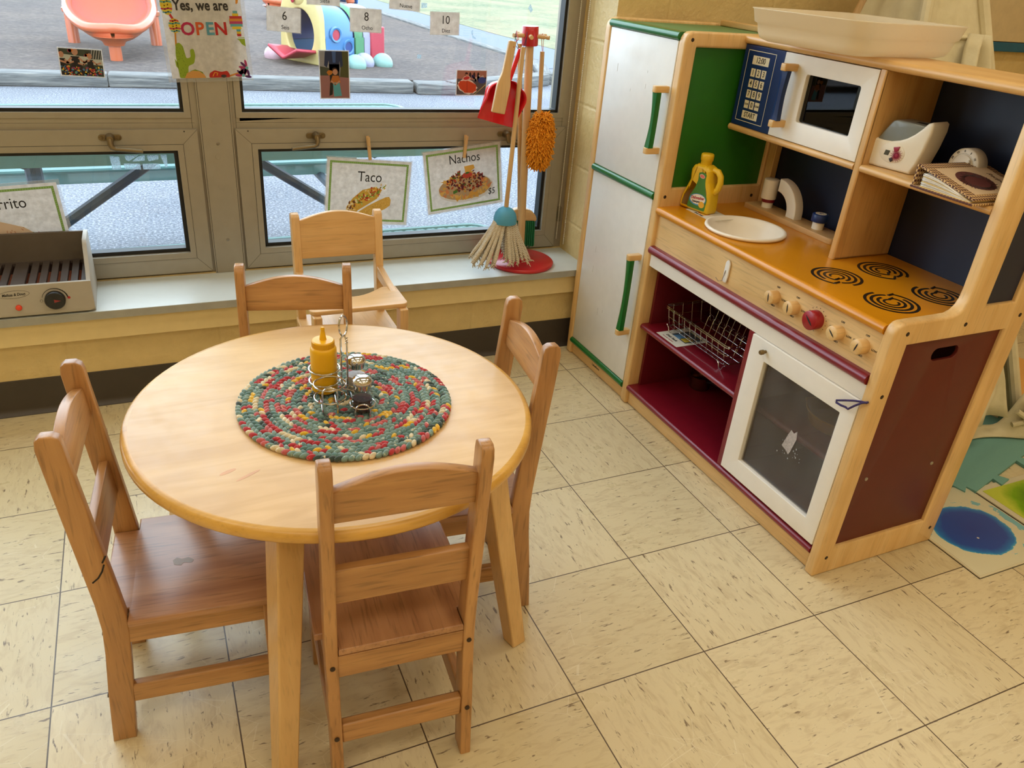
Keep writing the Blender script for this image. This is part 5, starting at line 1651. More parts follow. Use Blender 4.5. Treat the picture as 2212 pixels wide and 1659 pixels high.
def tray_ring(hx, hy, r, z, n=6):
    return [(x, y, z) for x, y in rrect(-hx, -hy, hx, hy, r, n)]
HX, HY = 0.188, 0.172
lv = [(HX - 0.034, HY - 0.034, 0.03, 0.0), (HX - 0.018, HY - 0.018, 0.04, 0.006), (HX - 0.012, HY - 0.012, 0.042, 0.018), (HX - 0.008, HY - 0.008, 0.044, 0.038), (HX - 0.002, HY - 0.002, 0.046, 0.041), (HX + 0.004, HY + 0.004, 0.048, 0.068), (HX + 0.007, HY + 0.007, 0.05, 0.070)]
tm_ = MB()
rings_ = [tray_ring(a, b, r, z) for a, b, r, z in lv]
n = len(rings_[0])
vv = [p for rg in rings_ for p in rg]
ff = [(i * n + k, i * n + (k + 1) % n, (i + 1) * n + (k + 1) % n, (i + 1) * n + k) for i in range(len(rings_) - 1) for k in range(n)]
tm_.add(vv, ff + [list(range(n))[::-1]], BINM)
to = tm_.build('tub', tb2, angle=60)
to.modifiers.new('thick', 'SOLIDIFY').thickness = 0.002
# ------------------------------------------------------------------ window sill: toy grill
GRY = flat('grill_grey_paint', c(172, 164, 150), 0.45, var=0.03)
GRIN = flat('grill_dark_inside', c(92, 82, 72), 0.55)
GRATE = flat('grill_grate_charcoal', c(72, 62, 56), 0.5)
SAL_ = flat('grill_salmon_base', c(214, 128, 96), 0.55)
gx1, gx0 = -1.418, -1.83
gr = thing('toy_grill', 'grey wooden toy grill with black dial and slotted grate, on the sill at far left', 'toy grill', ((gx0 + gx1) / 2, 0.27, ZS))
def gb(mb, n, parent=None, **k):
    return mb.build(n, parent or gr, off=((gx0 + gx1) / 2, 0.27, ZS), **k)
sprof = [(0.155, ZS + 0.016), (0.163, ZS + 0.001), (0.360, ZS + 0.001), (0.360, 0.472), (0.262, 0.476), (0.248, 0.468), (0.190, 0.414), (0.156, 0.398)]
for xx, nm in ((gx1, 1), (gx0, 0)):
    gb(MB().plate([sprof], 0.011, GRY, T(xx - (0.0055 if nm else -0.0055), 0, 0) @ mat4((0, 1, 0), (0, 0, 1), (1, 0, 0)), 0.001, 1), 'side_panel', angle=50)
fp = rpoly([(gx0, 0.398), (gx0, 0.318), (gx0 + 0.012, 0.3125), (gx1 - 0.012, 0.3125), (gx1, 0.320), (gx1, 0.398)], 0.002, 2)
gb(MB().plate([fp], 0.010, GRY, T(0, 0.155, 0) @ FACE, 0.001, 1), 'front_panel', angle=50)
gb(MB().box((gx0 + 0.01, 0.350, ZS + 0.002), (gx1 - 0.01, 0.360, 0.472), GRIN), 'back_panel', bevel=0.001)
gb(MB().box((gx0 + 0.01, 0.165, ZS + 0.001), (gx1 - 0.01, 0.17, ZS + 0.004), HOLE).box((gx0 + 0.02, 0.165, 0.352), (gx1 - 0.012, 0.349, 0.357), SAL_), 'ember_base', smooth=False)
slots = []
xs = -1.446
k = 0
sl_list = [-1.446, -1.471, -1.4965, -1.521, -1.546, -1.571, -1.612, -1.637, -1.662, -1.687, -1.712, -1.737, -1.775, -1.800]
for x in sl_list:
    slots.append(rrect(x - 0.0042, 0.178, x + 0.0042, 0.340, 0.0035, 3))
gb(MB().plate([[(gx0 + 0.011, 0.161), (gx1 - 0.011, 0.161), (gx1 - 0.011, 0.350), (gx0 + 0.011, 0.350)]] + slots, 0.009, GRATE, T(0, 0, 0.3865)), 'grate', smooth=False)
DIALX, DIALZ = -1.5085, 0.353
dl = MB().lathe([(0.0245, 0), (0.0245, 0.012), (0.0225, 0.0145), (0.0, 0.0145)], flat('black_dial', c(22, 20, 18), 0.35), 36, M=T(DIALX, 0.150, DIALZ) @ RX(90))
dl.poly([(DIALX - 0.002, DIALZ - 0.0045), (DIALX + 0.014, DIALZ), (DIALX - 0.002, DIALZ + 0.0045)], flat('dial_red_arrow', c(140, 42, 40), 0.5), 0.1352)
gb(dl, 'dial', angle=50)
lm = MB().lathe([(0.0075, 0), (0.0075, 0.004), (0.005, 0.0065), (0, 0.007)], flat('red_button', c(226, 70, 40), 0.35), 20, M=T(-1.5955, 0.150, 0.3375) @ RX(90))
gb(lm, 'button', angle=60)
lt = MB()
y_ = 0.1497
for i in range(12):
    a0, a1 = math.radians(165 - 13 * i), math.radians(165 - 13 * (i + 1))
    wd = 0.0010 + 0.0022 * i / 12
    lt.stroke([(DIALX + 0.0305 * math.cos(a0), DIALZ + 0.0305 * math.sin(a0)), (DIALX + 0.0305 * math.cos(a1), DIALZ + 0.0305 * math.sin(a1))], wd, INK, y_)
lt.dot(DIALX + 0.0325, DIALZ + 0.002, 0.0037, flat('dial_red_dot', c(176, 40, 46), 0.5), y_)
lt.dot(DIALX - 0.0325, DIALZ - 0.002, 0.0037, INK, y_)
lt.dot(DIALX - 0.0325, DIALZ - 0.002, 0.0030, GRY, y_ - 0.0001)
lt.dot(-1.6, 0.3745, 0.036, INK, y_, 0.0108, 0.05, 30)
lt.dot(-1.6, 0.3745, 0.0352, GRY, y_ - 0.0001, 0.0100, 0.05, 30)
lt.text('Melissa & Doug.', 0.0105, INK, T(-1.6, y_ - 0.0003, 0.3742) @ FACE @ RZ(2), shear=0.25, sx=0.80, bold=0.0002)
gb(lt, 'front_print', smooth=False, weld=False)

# ------------------------------------------------------------------ cleaning-tool stand and its tools
BCH = {a: wood('beech_dowel', c(196, 156, 104), c(216, 180, 128), a, 0.45, 0.8, 0.12, 0.05) for a in 'xyz'}
SRED = flat('stand_red_paint', c(190, 26, 36), 0.3, var=0.03, coat=0.25)
st = thing('tool_stand', 'red round-based stand with wooden pole and peg head, holding toy cleaning tools on the sill', 'stand', (-0.088, 0.262, ZS))
def sb(mb, n, parent=None, **k):
    return mb.build(n, parent or st, off=(-0.088, 0.262, ZS), **k)
PB, PTOP = Vector((-0.089, 0.262, ZS + 0.02)), Vector((-0.1205, 0.262, 1.056))
sb(MB().lathe([(0, 0), (0.112, 0), (0.116, 0.004), (0.116, 0.011), (0.112, 0.0145), (0, 0.0145)], SRED, 64, M=T(-0.088, 0.262, ZS)), 'base', angle=60)
sb(MB().lathe([(0.040, 0.0145), (0.030, 0.030), (0.018, 0.040), (0, 0.040)], SRED, 36, M=T(-0.088, 0.262, ZS)), 'collar', angle=60)
sb(MB().tube([PB, PTOP], 0.0125, BCH['z'], 20), 'pole')
ax_ = (PTOP - PB).normalized()
hubc = PTOP
HB = Matrix.Translation(PTOP - ax_ * 0.046) @ RY(-2.4)
sb(MB().lathe([(0, 0), (0.0235, 0), (0.025, 0.002), (0.025, 0.053), (0.0235, 0.055), (0, 0.055)], SRED, 40, M=HB), 'hub', angle=50)
hz = PTOP.z - 0.018
for a in (12, 102, 192, 250, 320):
    d = Vector((math.cos(math.radians(a)), math.sin(math.radians(a)), 0))
    p0, p1 = Vector((PTOP.x, PTOP.y, hz)) + d * 0.020, Vector((PTOP.x, PTOP.y, hz)) + d * 0.062
    sb(MB().tube([p0, p0 + d * 0.026, p0 + d * 0.030, p0 + d * 0.034, p1], 0.006, BCH['x'], 14, radii=[0.006, 0.006, 0.0045, 0.006, 0.006]), 'peg')
def string(mb, pts, mat):
    mb.tube(pts, 0.0009, mat, 6)
DKS, RDS, ORS = flat('navy_cord', c(24, 28, 60), 0.8), flat('red_cord', c(170, 20, 30), 0.7), flat('orange_cord', c(198, 110, 60), 0.8)
# mop
mo = thing('toy_mop', 'toy string mop with pale blue cap hanging from the red peg head', 'mop', (-0.190, 0.195, ZS + 0.03))
def mbld(mb, n, parent=None, **k): return mb.build(n, parent or mo, off=(-0.190, 0.195, ZS + 0.03), **k)
mbld(MB().tube([(-0.1895, 0.192, 0.520), (-0.1700, 0.198, 1.012)], 0.0072, BCH['z'], 14), 'handle')
mbld(MB().lathe([(0.038, 0.478), (0.0385, 0.492), (0.034, 0.510), (0.024, 0.523), (0.012, 0.530), (0, 0.532)], flat('pale_blue_cap', c(76, 152, 184), 0.5, var=0.03), 36, M=T(-0.190, 0.192, 0)), 'cap', angle=60)
ROPE = None
def m_rope():
    m, nt, b, o = new_mat('cotton_rope')
    wv = N(nt, 'ShaderNodeTexWave', bands_direction='DIAGONAL')
    nt.links.new(coords(nt, (1, 1, 1)), wv.inputs['Vector'])
    wv.inputs['Scale'].default_value = 95
    k = ramp(nt, [(0.1, c(176, 160, 134)), (0.6, c(228, 216, 194))])
    nt.links.new(wv.outputs['Fac'], k.inputs[0])
    nt.links.new(k.outputs[0], b.inputs['Base Color'])
    b.inputs['Roughness'].default_value = 0.95
    bump(nt, b, wv.outputs['Fac'], 0.6, 0.002)
    return m
ROPE = m_rope()
rp_ = MB()
rnd = random.Random(3)
for layer, cnt, r0, spread in ((0, 24, 0.033, 0.086), (1, 18, 0.024, 0.060)):
    for i in range(cnt):
        a = 2 * PI * (i + 0.5 * layer) / cnt + rnd.uniform(-0.06, 0.06)
        zb = 0.352 + rnd.uniform(-0.008, 0.016)
        R1 = spread * rnd.uniform(0.85, 1.1)
        ex = -0.012 if math.cos(a) < 0 else 0.0
        pts = []
        for k in range(8):
            t = k / 7
            rr = r0 + (R1 - r0) * t ** 1.3
            pts.append((-0.190 + ex * t * 2.2 + rr * math.cos(a) * 1.05, 0.192 + rr * math.sin(a) * 0.62, 0.486 + (zb - 0.486) * t + rnd.uniform(-0.002, 0.002)))
        rp_.tube(pts, 0.0052, ROPE, 8, radii=[0.0050, 0.0058, 0.0062, 0.0062, 0.0064, 0.0068, 0.0070, 0.0045])
        for q in range(5):                                   # frayed ends
            e = Vector(pts[-1])
            d = Vector((rnd.gauss(0, 0.006), rnd.gauss(0, 0.005), -0.008 + rnd.gauss(0, 0.003)))
            rp_.tube([e, e + d * 0.6 + Vector((rnd.gauss(0, .002), 0, 0)), e + d * 1.3], 0.0016, ROPE, 5, radii=[0.0026, 0.0018, 0.0008])
mbld(rp_, 'strands', weld=False)
cdm = MB()
string(cdm, [(-0.170, 0.198, 1.005), (-0.158, 0.205, 1.04), (-0.150, 0.222, 1.052), (-0.146, 0.230, 1.040), (-0.160, 0.205, 0.990), (-0.170, 0.198, 1.005)], DKS)
mbld(cdm, 'hanging_loop')
# dustpan
dp = thing('toy_dustpan', 'bright red toy dustpan hanging from the peg head against the window', 'dustpan', (-0.19, 0.215, 1.01))
DPR = flat('glossy_red_plastic', c(222, 16, 30), 0.25, var=0.02, coat=0.3)
Mdp = T(-0.172, 0.213, 1.005) @ RY(14) @ RX(4) @ Matrix.Scale(1.06, 4)
pan = [(-0.058, -0.215), (0.058, -0.215)] + [(0.058, -0.150)] + arc(0.026, -0.135, 0.034, 0, 70, 5) + [(0.010, -0.088), (-0.010, -0.088)] + arc(-0.026, -0.135, 0.034, 110, 180, 5) + [(-0.058, -0.150)]
pp = MB().plate([pan], 0.0025, DPR, Mdp @ T(0, 0.012, 0) @ FACE, 0.0008, 1)
wall_ = pan[1:] + pan[:1]
n = len(wall_)
v = []
for i, (x, z) in enumerate(wall_):
    dd = 0.028 * min(1.0, max(0.0, (z + 0.215) / 0.05)) + 0.002
    v += [Mdp @ Vector((x, 0.012, z)), Mdp @ Vector((x * 1.03, 0.012 - dd, z + 0.002))]
pp.add(v, [(2 * i, 2 * i + 2, 2 * i + 3, 2 * i + 1) for i in range(n - 1)], DPR)
pb_ = pp.build('pan', dp, off=(-0.19, 0.215, 1.01), angle=50)
so = pb_.modifiers.new('thick', 'SOLIDIFY'); so.thickness = 0.0015
MB().tube([Mdp @ Vector((0, 0.010, -0.092)), Mdp @ Vector((0, 0.004, -0.06)), Mdp @ Vector((0, 0.0, 0.0))], 0.0075, DPR, 12, radii=[0.0085, 0.0072, 0.0066]).build('handle', dp, off=(-0.19, 0.215, 1.01))
q = MB()
string(q, [Mdp @ Vector((0, 0, -0.006)), (-0.183, 0.225, 1.03), (-0.177, 0.240, 1.047), (-0.176, 0.248, 1.040), (-0.186, 0.222, 1.015), Mdp @ Vector((0, 0, -0.006))], DKS)
q.build('hanging_loop', dp, off=(-0.19, 0.215, 1.01))
# hand brush (its wooden back is toward the room)
hb = thing('toy_hand_brush', 'wooden toy hand brush hanging in front of the red dustpan, its flat back toward us', 'brush', (-0.216, 0.172, 1.03))
Mh = T(-0.2175, 0.172, 1.030) @ RY(9.0)
hp = rpoly([(-0.0115, 0.0), (0.0115, 0.0), (0.0125, -0.09), (0.0215, -0.122), (0.0215, -0.205), (-0.0215, -0.205), (-0.0215, -0.122), (-0.0125, -0.09)], [0.004, 0.004, 0.01, 0.012, 0.004, 0.004, 0.012, 0.01], 4)
MB().plate([hp], 0.013, BCH['z'], Mh @ FACE, 0.003, 2).build('back', hb, off=(-0.216, 0.172, 1.03), angle=60)
br_ = MB()
for i in range(9):
    for j in range(4):
        x, z = -0.010 + 0.0070 * j, -0.130 - 0.0078 * i
        br_.tube([Mh @ Vector((x, 0.006, z)), Mh @ Vector((x + 0.006, 0.022, z - 0.001))], 0.0034, flat('green_bristle', c(16, 92, 52), 0.6, var=0.2, scale=200), 6)
br_.build('bristles', hb, off=(-0.216, 0.172, 1.03), weld=False)
q = MB()
string(q, [Mh @ Vector((0.004, -0.008, -0.016)), (-0.196, 0.186, 1.036), (-0.182, 0.226, 1.053), (-0.178, 0.240, 1.047), (-0.190, 0.190, 1.034), Mh @ Vector((0.004, 0.008, -0.016))], RDS)
q.build('hanging_loop', hb, off=(-0.216, 0.172, 1.03))
# duster
du = thing('toy_duster', 'shaggy orange toy duster hanging at the right of the stand', 'duster', (-0.080, 0.232, 0.73))
MB().tube([(-0.0775, 0.232, 0.74), (-0.082, 0.232, 0.85), (-0.0885, 0.232, 0.998)], 0.0068, BCH['z'], 14).build('handle', du, off=(-0.080, 0.232, 0.73))
YARN = flat('orange_yarn', c(226, 146, 24), 0.9, var=0.18, scale=160)
yn = MB()
cx_, cy_ = -0.0665, 0.232
yn.ball((cx_, cy_, 0.733), (0.036, 0.034, 0.085), YARN, 20, 14)
rnd = random.Random(5)
for i in range(1500):
    u = rnd.uniform(-1, 1)
    a = rnd.uniform(0, 2 * PI)
    s = math.sqrt(1 - u * u) ** 0.6
    nrm = Vector((math.cos(a) * s, math.sin(a) * s, u * 0.55)).normalized()
    base_ = Vector((cx_ + 0.034 * s * math.cos(a), cy_ + 0.033 * s * math.sin(a), 0.733 + 0.084 * u))
    L = rnd.uniform(0.010, 0.017)
    dn = Vector((rnd.gauss(0, 0.25), rnd.gauss(0, 0.25), -0.55 + rnd.gauss(0, 0.35)))
    yn.tube([base_ - nrm * 0.002, base_ + nrm * L * 0.55 + dn * L * 0.2, base_ + nrm * L * 0.75 + dn * L * 0.75], 0.0016, YARN, 5, radii=[0.0018, 0.0018, 0.0013])
yn.build('yarn_head', du, off=(-0.080, 0.232, 0.73), weld=False)
q = MB()
string(q, [(-0.0885, 0.2255, 0.985), (-0.0865, 0.236, 1.040), (-0.0835, 0.250, 1.0465), (-0.0815, 0.262, 1.040), (-0.0835, 0.2385, 0.985), (-0.080, 0.238, 0.980)], ORS)
q.build('hanging_loop', du, off=(-0.080, 0.232, 0.73))
# broom behind the pole
bm_ = thing('toy_broom', 'toy broom with rounded wooden head and green bristles behind the stand pole', 'broom', (-0.068, 0.318, ZS + 0.03))
MB().tube([(-0.082, 0.312, 0.47), (-0.138, 0.292, 1.012)], 0.0072, BCH['z'], 14).build('handle', bm_, off=(-0.068, 0.318, ZS + 0.03))
bo = [(-0.056, 0.0)] + arc(0, -0.012, 0.057, 168, 12, 16) + [(0.056, 0.0), (0.052, -0.012), (-0.052, -0.012)]
MB().plate([[(x, z * 0.75) for x, z in bo]], 0.030, BCH['x'], T(-0.075, 0.316, 0.452) @ RZ(-12) @ FACE, 0.005, 3).build('head', bm_, off=(-0.068, 0.318, ZS + 0.03), angle=60)
gb_ = MB()
GB = flat('broom_green_bristle', c(10, 104, 62), 0.55, var=0.25, scale=220)
for i in range(15):
    for j in range(4):
        x, y = -0.048 + 0.0069 * i, -0.010 + 0.0067 * j
        M = T(-0.075, 0.316, 0.443) @ RZ(-12)
        gb_.tube([M @ Vector((x, y, 0)), M @ Vector((x * 1.08, y * 1.1, -0.095 + 0.003 * ((i * 7 + j) % 3)))], 0.0033, GB, 6)
gb_.build('bristles', bm_, off=(-0.068, 0.318, ZS + 0.03), weld=False)

# ------------------------------------------------------------------ roller blind chain
BEAD = flat('white_bead_chain', c(214, 208, 190), 0.4)
bc = thing('blind_chain', 'beaded blind chain hanging in the right corner of the window', 'blind chain', (0.112, 0.36, 0.34))
cm_ = MB()
for x, y, z0 in ((0.1065, 0.374, 0.345), (0.1185, 0.338, 0.335)):
    zz = z0
    cm_.tube([(x, y, z0), (x, y, 2.2)], 0.0006, BEAD, 5)
    while zz < 1.35:
        cm_.ball((x, y, zz), 0.0021, BEAD, 8, 5)
        zz += 0.0058
cm_.build('chain', bc, off=(0.112, 0.36, 0.34), weld=False)
tn_ = MB().rbox((0.100, 0.366, 0.41), (0.114, 0.380, 0.465), glassy('clear_plastic', (0.86, 0.87, 0.87, 1), ior=1.5), 0.004)
tn_.build('tension_clip', bc, off=(0.112, 0.36, 0.34))

# ------------------------------------------------------------------ signs, cards and photos on the window
def m_paper():
    m, nt, b, o = new_mat('laminated_paper')
    n = noise(nt, coords(nt, (1, 1, 1)), 60, 5, 0.6)
    k = ramp(nt, [(0.3, c(206, 203, 200)), (0.7, c(232, 229, 226))])
    nt.links.new(n, k.inputs[0])
    nt.links.new(k.outputs[0], b.inputs['Base Color'])
    b.inputs['Roughness'].default_value = 0.3
    tl = N(nt, 'ShaderNodeBsdfTranslucent')
    nt.links.new(k.outputs[0], tl.inputs[0])
    mx = N(nt, 'ShaderNodeMixShader'); mx.inputs[0].default_value = 0.42
    nt.links.new(b.outputs[0], mx.inputs[1]); nt.links.new(tl.outputs[0], mx.inputs[2])
    nt.links.new(mx.outputs[0], o.inputs['Surface'])
    return m
PAPER = m_paper()
LAMI = glassy('laminate_edge', (0.93, 0.94, 0.95, 1), ior=1.5, dirt=0.12, dirtcol=(0.8, 0.8, 0.8, 1))
def thin(name, col, tr=0.3):
    """printed ink on paper lit from behind"""
    if name in MATS: return MATS[name]
    m, nt, b, o = new_mat(name)
    b.inputs['Base Color'].default_value = col
    b.inputs['Roughness'].default_value = 0.4
    tl = N(nt, 'ShaderNodeBsdfTranslucent'); tl.inputs[0].default_value = col
    mx = N(nt, 'ShaderNodeMixShader'); mx.inputs[0].default_value = tr
    nt.links.new(b.outputs[0], mx.inputs[1]); nt.links.new(tl.outputs[0], mx.inputs[2])
    nt.links.new(mx.outputs[0], o.inputs['Surface'])
    MATS[name] = m
    return m
def pk(r, g, b): return thin('print_%d_%d_%d' % (r, g, b), c(r, g, b))
BINK = flat('black_print', c(26, 24, 26), 0.5)

def sheet(name, label, cat, x, y, z, rot, w_, h_, group=None, lam=0.004):
    o = thing(name, label, cat, (x, y, z), 0, group)
    o.rotation_euler = (0, math.radians(-rot), 0)
    MB().box((-w_ / 2, -0.0003, -h_ / 2), (w_ / 2, 0.0003, h_ / 2), PAPER).build('paper', o, smooth=False)
    if lam:
        MB().plate([[(-w_ / 2 - lam, -h_ / 2 - lam), (w_ / 2 + lam, -h_ / 2 - lam), (w_ / 2 + lam, h_ / 2 + lam), (-w_ / 2 - lam, h_ / 2 + lam)],
                    [(-w_ / 2, -h_ / 2), (w_ / 2, -h_ / 2), (w_ / 2, h_ / 2), (-w_ / 2, h_ / 2)]], 0.0004, LAMI, FACE).build('laminate_edge', o, smooth=False)
    return o
def green_border(o, w_, h_):
    b = MB()
    G1, G2 = pk(136, 176, 96), pk(164, 198, 124)
    b.frame(-w_ / 2 + 0.009, -h_ / 2 + 0.009, w_ / 2 - 0.009, h_ / 2 - 0.009, 0.0065, G1, -0.0005)
    n = 40
    for i in range(n):
        x = -w_ / 2 + 0.011 + (w_ - 0.022) * (i + 0.5) / n
        for zz in (-h_ / 2 + 0.01225, h_ / 2 - 0.01225):
            b.dot(x, zz, 0.0016, G2, -0.0006, 0.0024, 0, 4)
    for i in range(30):
        z = -h_ / 2 + 0.013 + (h_ - 0.026) * (i + 0.5) / 30
        for xx in (-w_ / 2 + 0.01225, w_ / 2 - 0.01225):
            b.dot(xx, z, 0.0024, G2, -0.0006, 0.0016, 0, 4)
    b.build('green_border', o, smooth=False, weld=False)
LW_, LH_ = 0.272, 0.208
# Taco
ta = sheet('menu_sign', 'taco picture sign with green border clipped below the window handle', 'sign', -0.6005, 0.3665, 0.546, -4.8, LW_, LH_, 'food picture signs')
green_border(ta, LW_, LH_)
MB().text('Taco', 0.046, BINK, T(0.002, -0.0007, 0.048) @ FACE, sx=0.86).build('lettering', ta, smooth=False)
tp_ = MB()
rnd = random.Random(11)
random.seed(21)
sh = [(-0.068, -0.086), (-0.070, -0.065), (-0.060, -0.046), (-0.040, -0.028), (-0.015, -0.010), (0.020, 0.004), (0.050, 0.008)]
tp_.poly([(-0.070, -0.080), (-0.068, -0.050), (-0.050, -0.022), (-0.020, 0.006), (0.020, 0.018), (0.045, 0.010), (0.030, -0.02), (-0.03, -0.06), (-0.052, -0.084)], pk(214, 170, 70), -0.0005)
cols = [pk(150, 176, 70), pk(196, 206, 110), pk(190, 60, 44), pk(232, 184, 70), pk(120, 74, 44), pk(240, 226, 180), pk(206, 80, 56), pk(132, 160, 60)]
for i in range(110):
    t = rnd.random()
    px, pz = -0.060 + 0.108 * t + rnd.uniform(-0.012, 0.012), -0.062 + 0.078 * t ** 0.75 + rnd.uniform(-0.012, 0.014)
    k = rnd.choice([0, 1, 2, 3, 5, 6, 7]) if t > 0.25 else rnd.choice([3, 4, 5, 4])
    tp_.dot(px, pz, rnd.uniform(0.0025, 0.008), cols[k], -0.0006 - 0.000003 * i, rnd.uniform(0.0015, 0.004), rnd.uniform(0, PI), 8, 0.25)
tp_.poly([(-0.046, -0.086), (-0.030, -0.066), (0.0, -0.045), (0.030, -0.028), (0.058, -0.014), (0.070, -0.012), (0.076, -0.022), (0.075, -0.040), (0.060, -0.052), (0.020, -0.072), (-0.020, -0.092), (-0.036, -0.096)], pk(222, 178, 84), -0.0012)
for i in range(120):
    t, s = rnd.random(), rnd.random()
    px, pz = -0.030 + 0.098 * t, -0.088 + 0.050 * t + 0.024 * s * (0.6 + 0.4 * t)
    tp_.dot(px, pz, rnd.uniform(0.0008, 0.002), rnd.choice([pk(196, 146, 56), pk(240, 208, 120)]), -0.00125, rnd.uniform(0.0006, 0.0013), rnd.uniform(0, 3), 6)
tp_.build('picture', ta, smooth=False, weld=False)
# Nachos
na = sheet('menu_sign', 'nachos picture sign priced five dollars, tilted, left of the mop', 'sign', -0.2725, 0.3665, 0.5805, 6.9, LW_, LH_, 'food picture signs')
green_border(na, LW_, LH_)
nl = MB().text('Nachos', 0.042, BINK, T(0.006, -0.0007, 0.066) @ FACE, sx=0.86)
nl.text('$5', 0.030, BINK, T(0.096, -0.0007, -0.058) @ FACE, sx=0.85, shear=0.15)
nl.build('lettering', na, smooth=False)
npic = MB()
npic.dot(0.004, -0.034, 0.100, pk(226, 226, 226), -0.0005, 0.047, 0.0, 36)
npic.dot(0.002, -0.030, 0.094, pk(196, 168, 132), -0.00055, 0.042, 0.0, 36)
NC = [pk(226, 178, 84), pk(236, 196, 110), pk(160, 48, 40), pk(116, 44, 40), pk(90, 40, 62), pk(196, 84, 56), pk(92, 128, 52), pk(226, 150, 100), pk(130, 70, 44)]
for i in range(60):
    a = rnd.uniform(0, 2 * PI); r_ = rnd.uniform(0.75, 1.02)
    npic.dot(0.002 + 0.088 * r_ * math.cos(a), -0.028 + 0.040 * r_ * math.sin(a), rnd.uniform(0.008, 0.016), NC[rnd.choice([0, 1, 1, 7])], -0.0006 - 0.000002 * i, rnd.uniform(0.005, 0.010), rnd.uniform(0, 3), 3)
for i in range(210):
    a = rnd.uniform(0, 2 * PI); r_ = math.sqrt(rnd.random()) * 0.92
    px, pz = 0.004 + 0.074 * r_ * math.cos(a), -0.016 + 0.040 * r_ * math.sin(a) + 0.006
    npic.dot(px, pz, rnd.uniform(0.002, 0.0068), NC[rnd.choice([2, 3, 3, 4, 4, 5, 5, 8, 8, 0, 6])], -0.00075 - 0.0000015 * i, rnd.uniform(0.0016, 0.0040), rnd.uniform(0, 3), 8, 0.2)
npic.poly([(0.002, 0.040), (0.008, 0.012), (0.040, 0.030), (0.036, 0.042)], pk(232, 182, 84), -0.0012)
npic.dot(0.012, 0.010, 0.018, pk(206, 74, 60), -0.00125, 0.010, 0.1, 14, 0.1)
npic.dot(0.012, 0.017, 0.008, pk(70, 130, 56), -0.0013, 0.003, 0.3, 8, 0.3)
npic.dot(-0.035, -0.040, 0.010, pk(84, 134, 60), -0.0013, 0.006, 0.3, 8, 0.35)
npic.poly([(0.006, -0.072), (0.020, -0.046), (0.048, -0.056)], pk(230, 176, 80), -0.0013)
npic.build('picture', na, smooth=False, weld=False)
# Burrito, half hidden by the grill
bu = sheet('menu_sign', 'burrito picture sign standing behind the toy grill at the left edge', 'sign', -1.6025, 0.3665, 0.496, 3.2, LW_, LH_, 'food picture signs', 0.008)
green_border(bu, LW_, LH_)
MB().text('Burrito', 0.043, BINK, T(-0.002, -0.0007, 0.055) @ FACE, sx=0.86).build('lettering', bu, smooth=False)
bp_ = MB()
bp_.poly([(-0.10, -0.06), (-0.09, -0.005), (-0.03, 0.012), (0.03, -0.012), (0.062, -0.040), (0.06, -0.075), (0.0, -0.085), (-0.08, -0.08)], pk(222, 196, 168), -0.0005)
for i in range(60):
    bp_.dot(rnd.uniform(-0.09, 0.03), rnd.uniform(-0.07, -0.002), rnd.uniform(0.001, 0.005), pk(206, 160, 130), -0.0006, rnd.uniform(0.001, 0.003), rnd.uniform(0, 3), 7, 0.2)
for i in range(60):
    a = rnd.uniform(0, 2 * PI); r_ = math.sqrt(rnd.random())
    bp_.dot(0.055 + 0.026 * r_ * math.cos(a), -0.050 + 0.020 * r_ * math.sin(a), rnd.uniform(0.002, 0.006), rnd.choice([pk(196, 190, 70), pk(150, 160, 60), pk(176, 40, 44), pk(120, 80, 44)]), -0.0007, 0.002, rnd.uniform(0, 3), 7, 0.2)
bp_.build('picture', bu, smooth=False, weld=False)
# clothespins
def pin(x, z, rot, label):
    o = thing('clothespin', label, 'clothespin', (x, 0.3585, z), 0, 'wooden clothespins holding the food signs')
    o.rotation_euler = (math.radians(4), math.radians(rot), 0)
    for sg in (-1, 1):
        MB().plate([[(sg * 0.0010, -0.036), (sg * 0.0048, -0.036), (sg * 0.0052, 0.006), (sg * 0.0085, 0.036), (sg * 0.0050, 0.036), (sg * 0.0014, 0.004)]], 0.0095, BCH['z'], mat4((0, 1, 0), (0, 0, 1), (1, 0, 0)), 0.0008, 1).build('prong', o, angle=50)
    MB().tube([(0.0053 * math.cos(t), 0.006 * math.sin(t) * 0.9, 0.006 + 0.0008 * math.sin(3 * t)) for t in [2 * PI * i / 14 for i in range(14)]], 0.0007, STEEL, 6, closed=True).build('spring', o)
pin(-0.5985, 0.687, -6, 'wooden clothespin gripping the top of the taco sign')
pin(-0.2765, 0.687, 2, 'wooden clothespin gripping the top of the nachos sign')
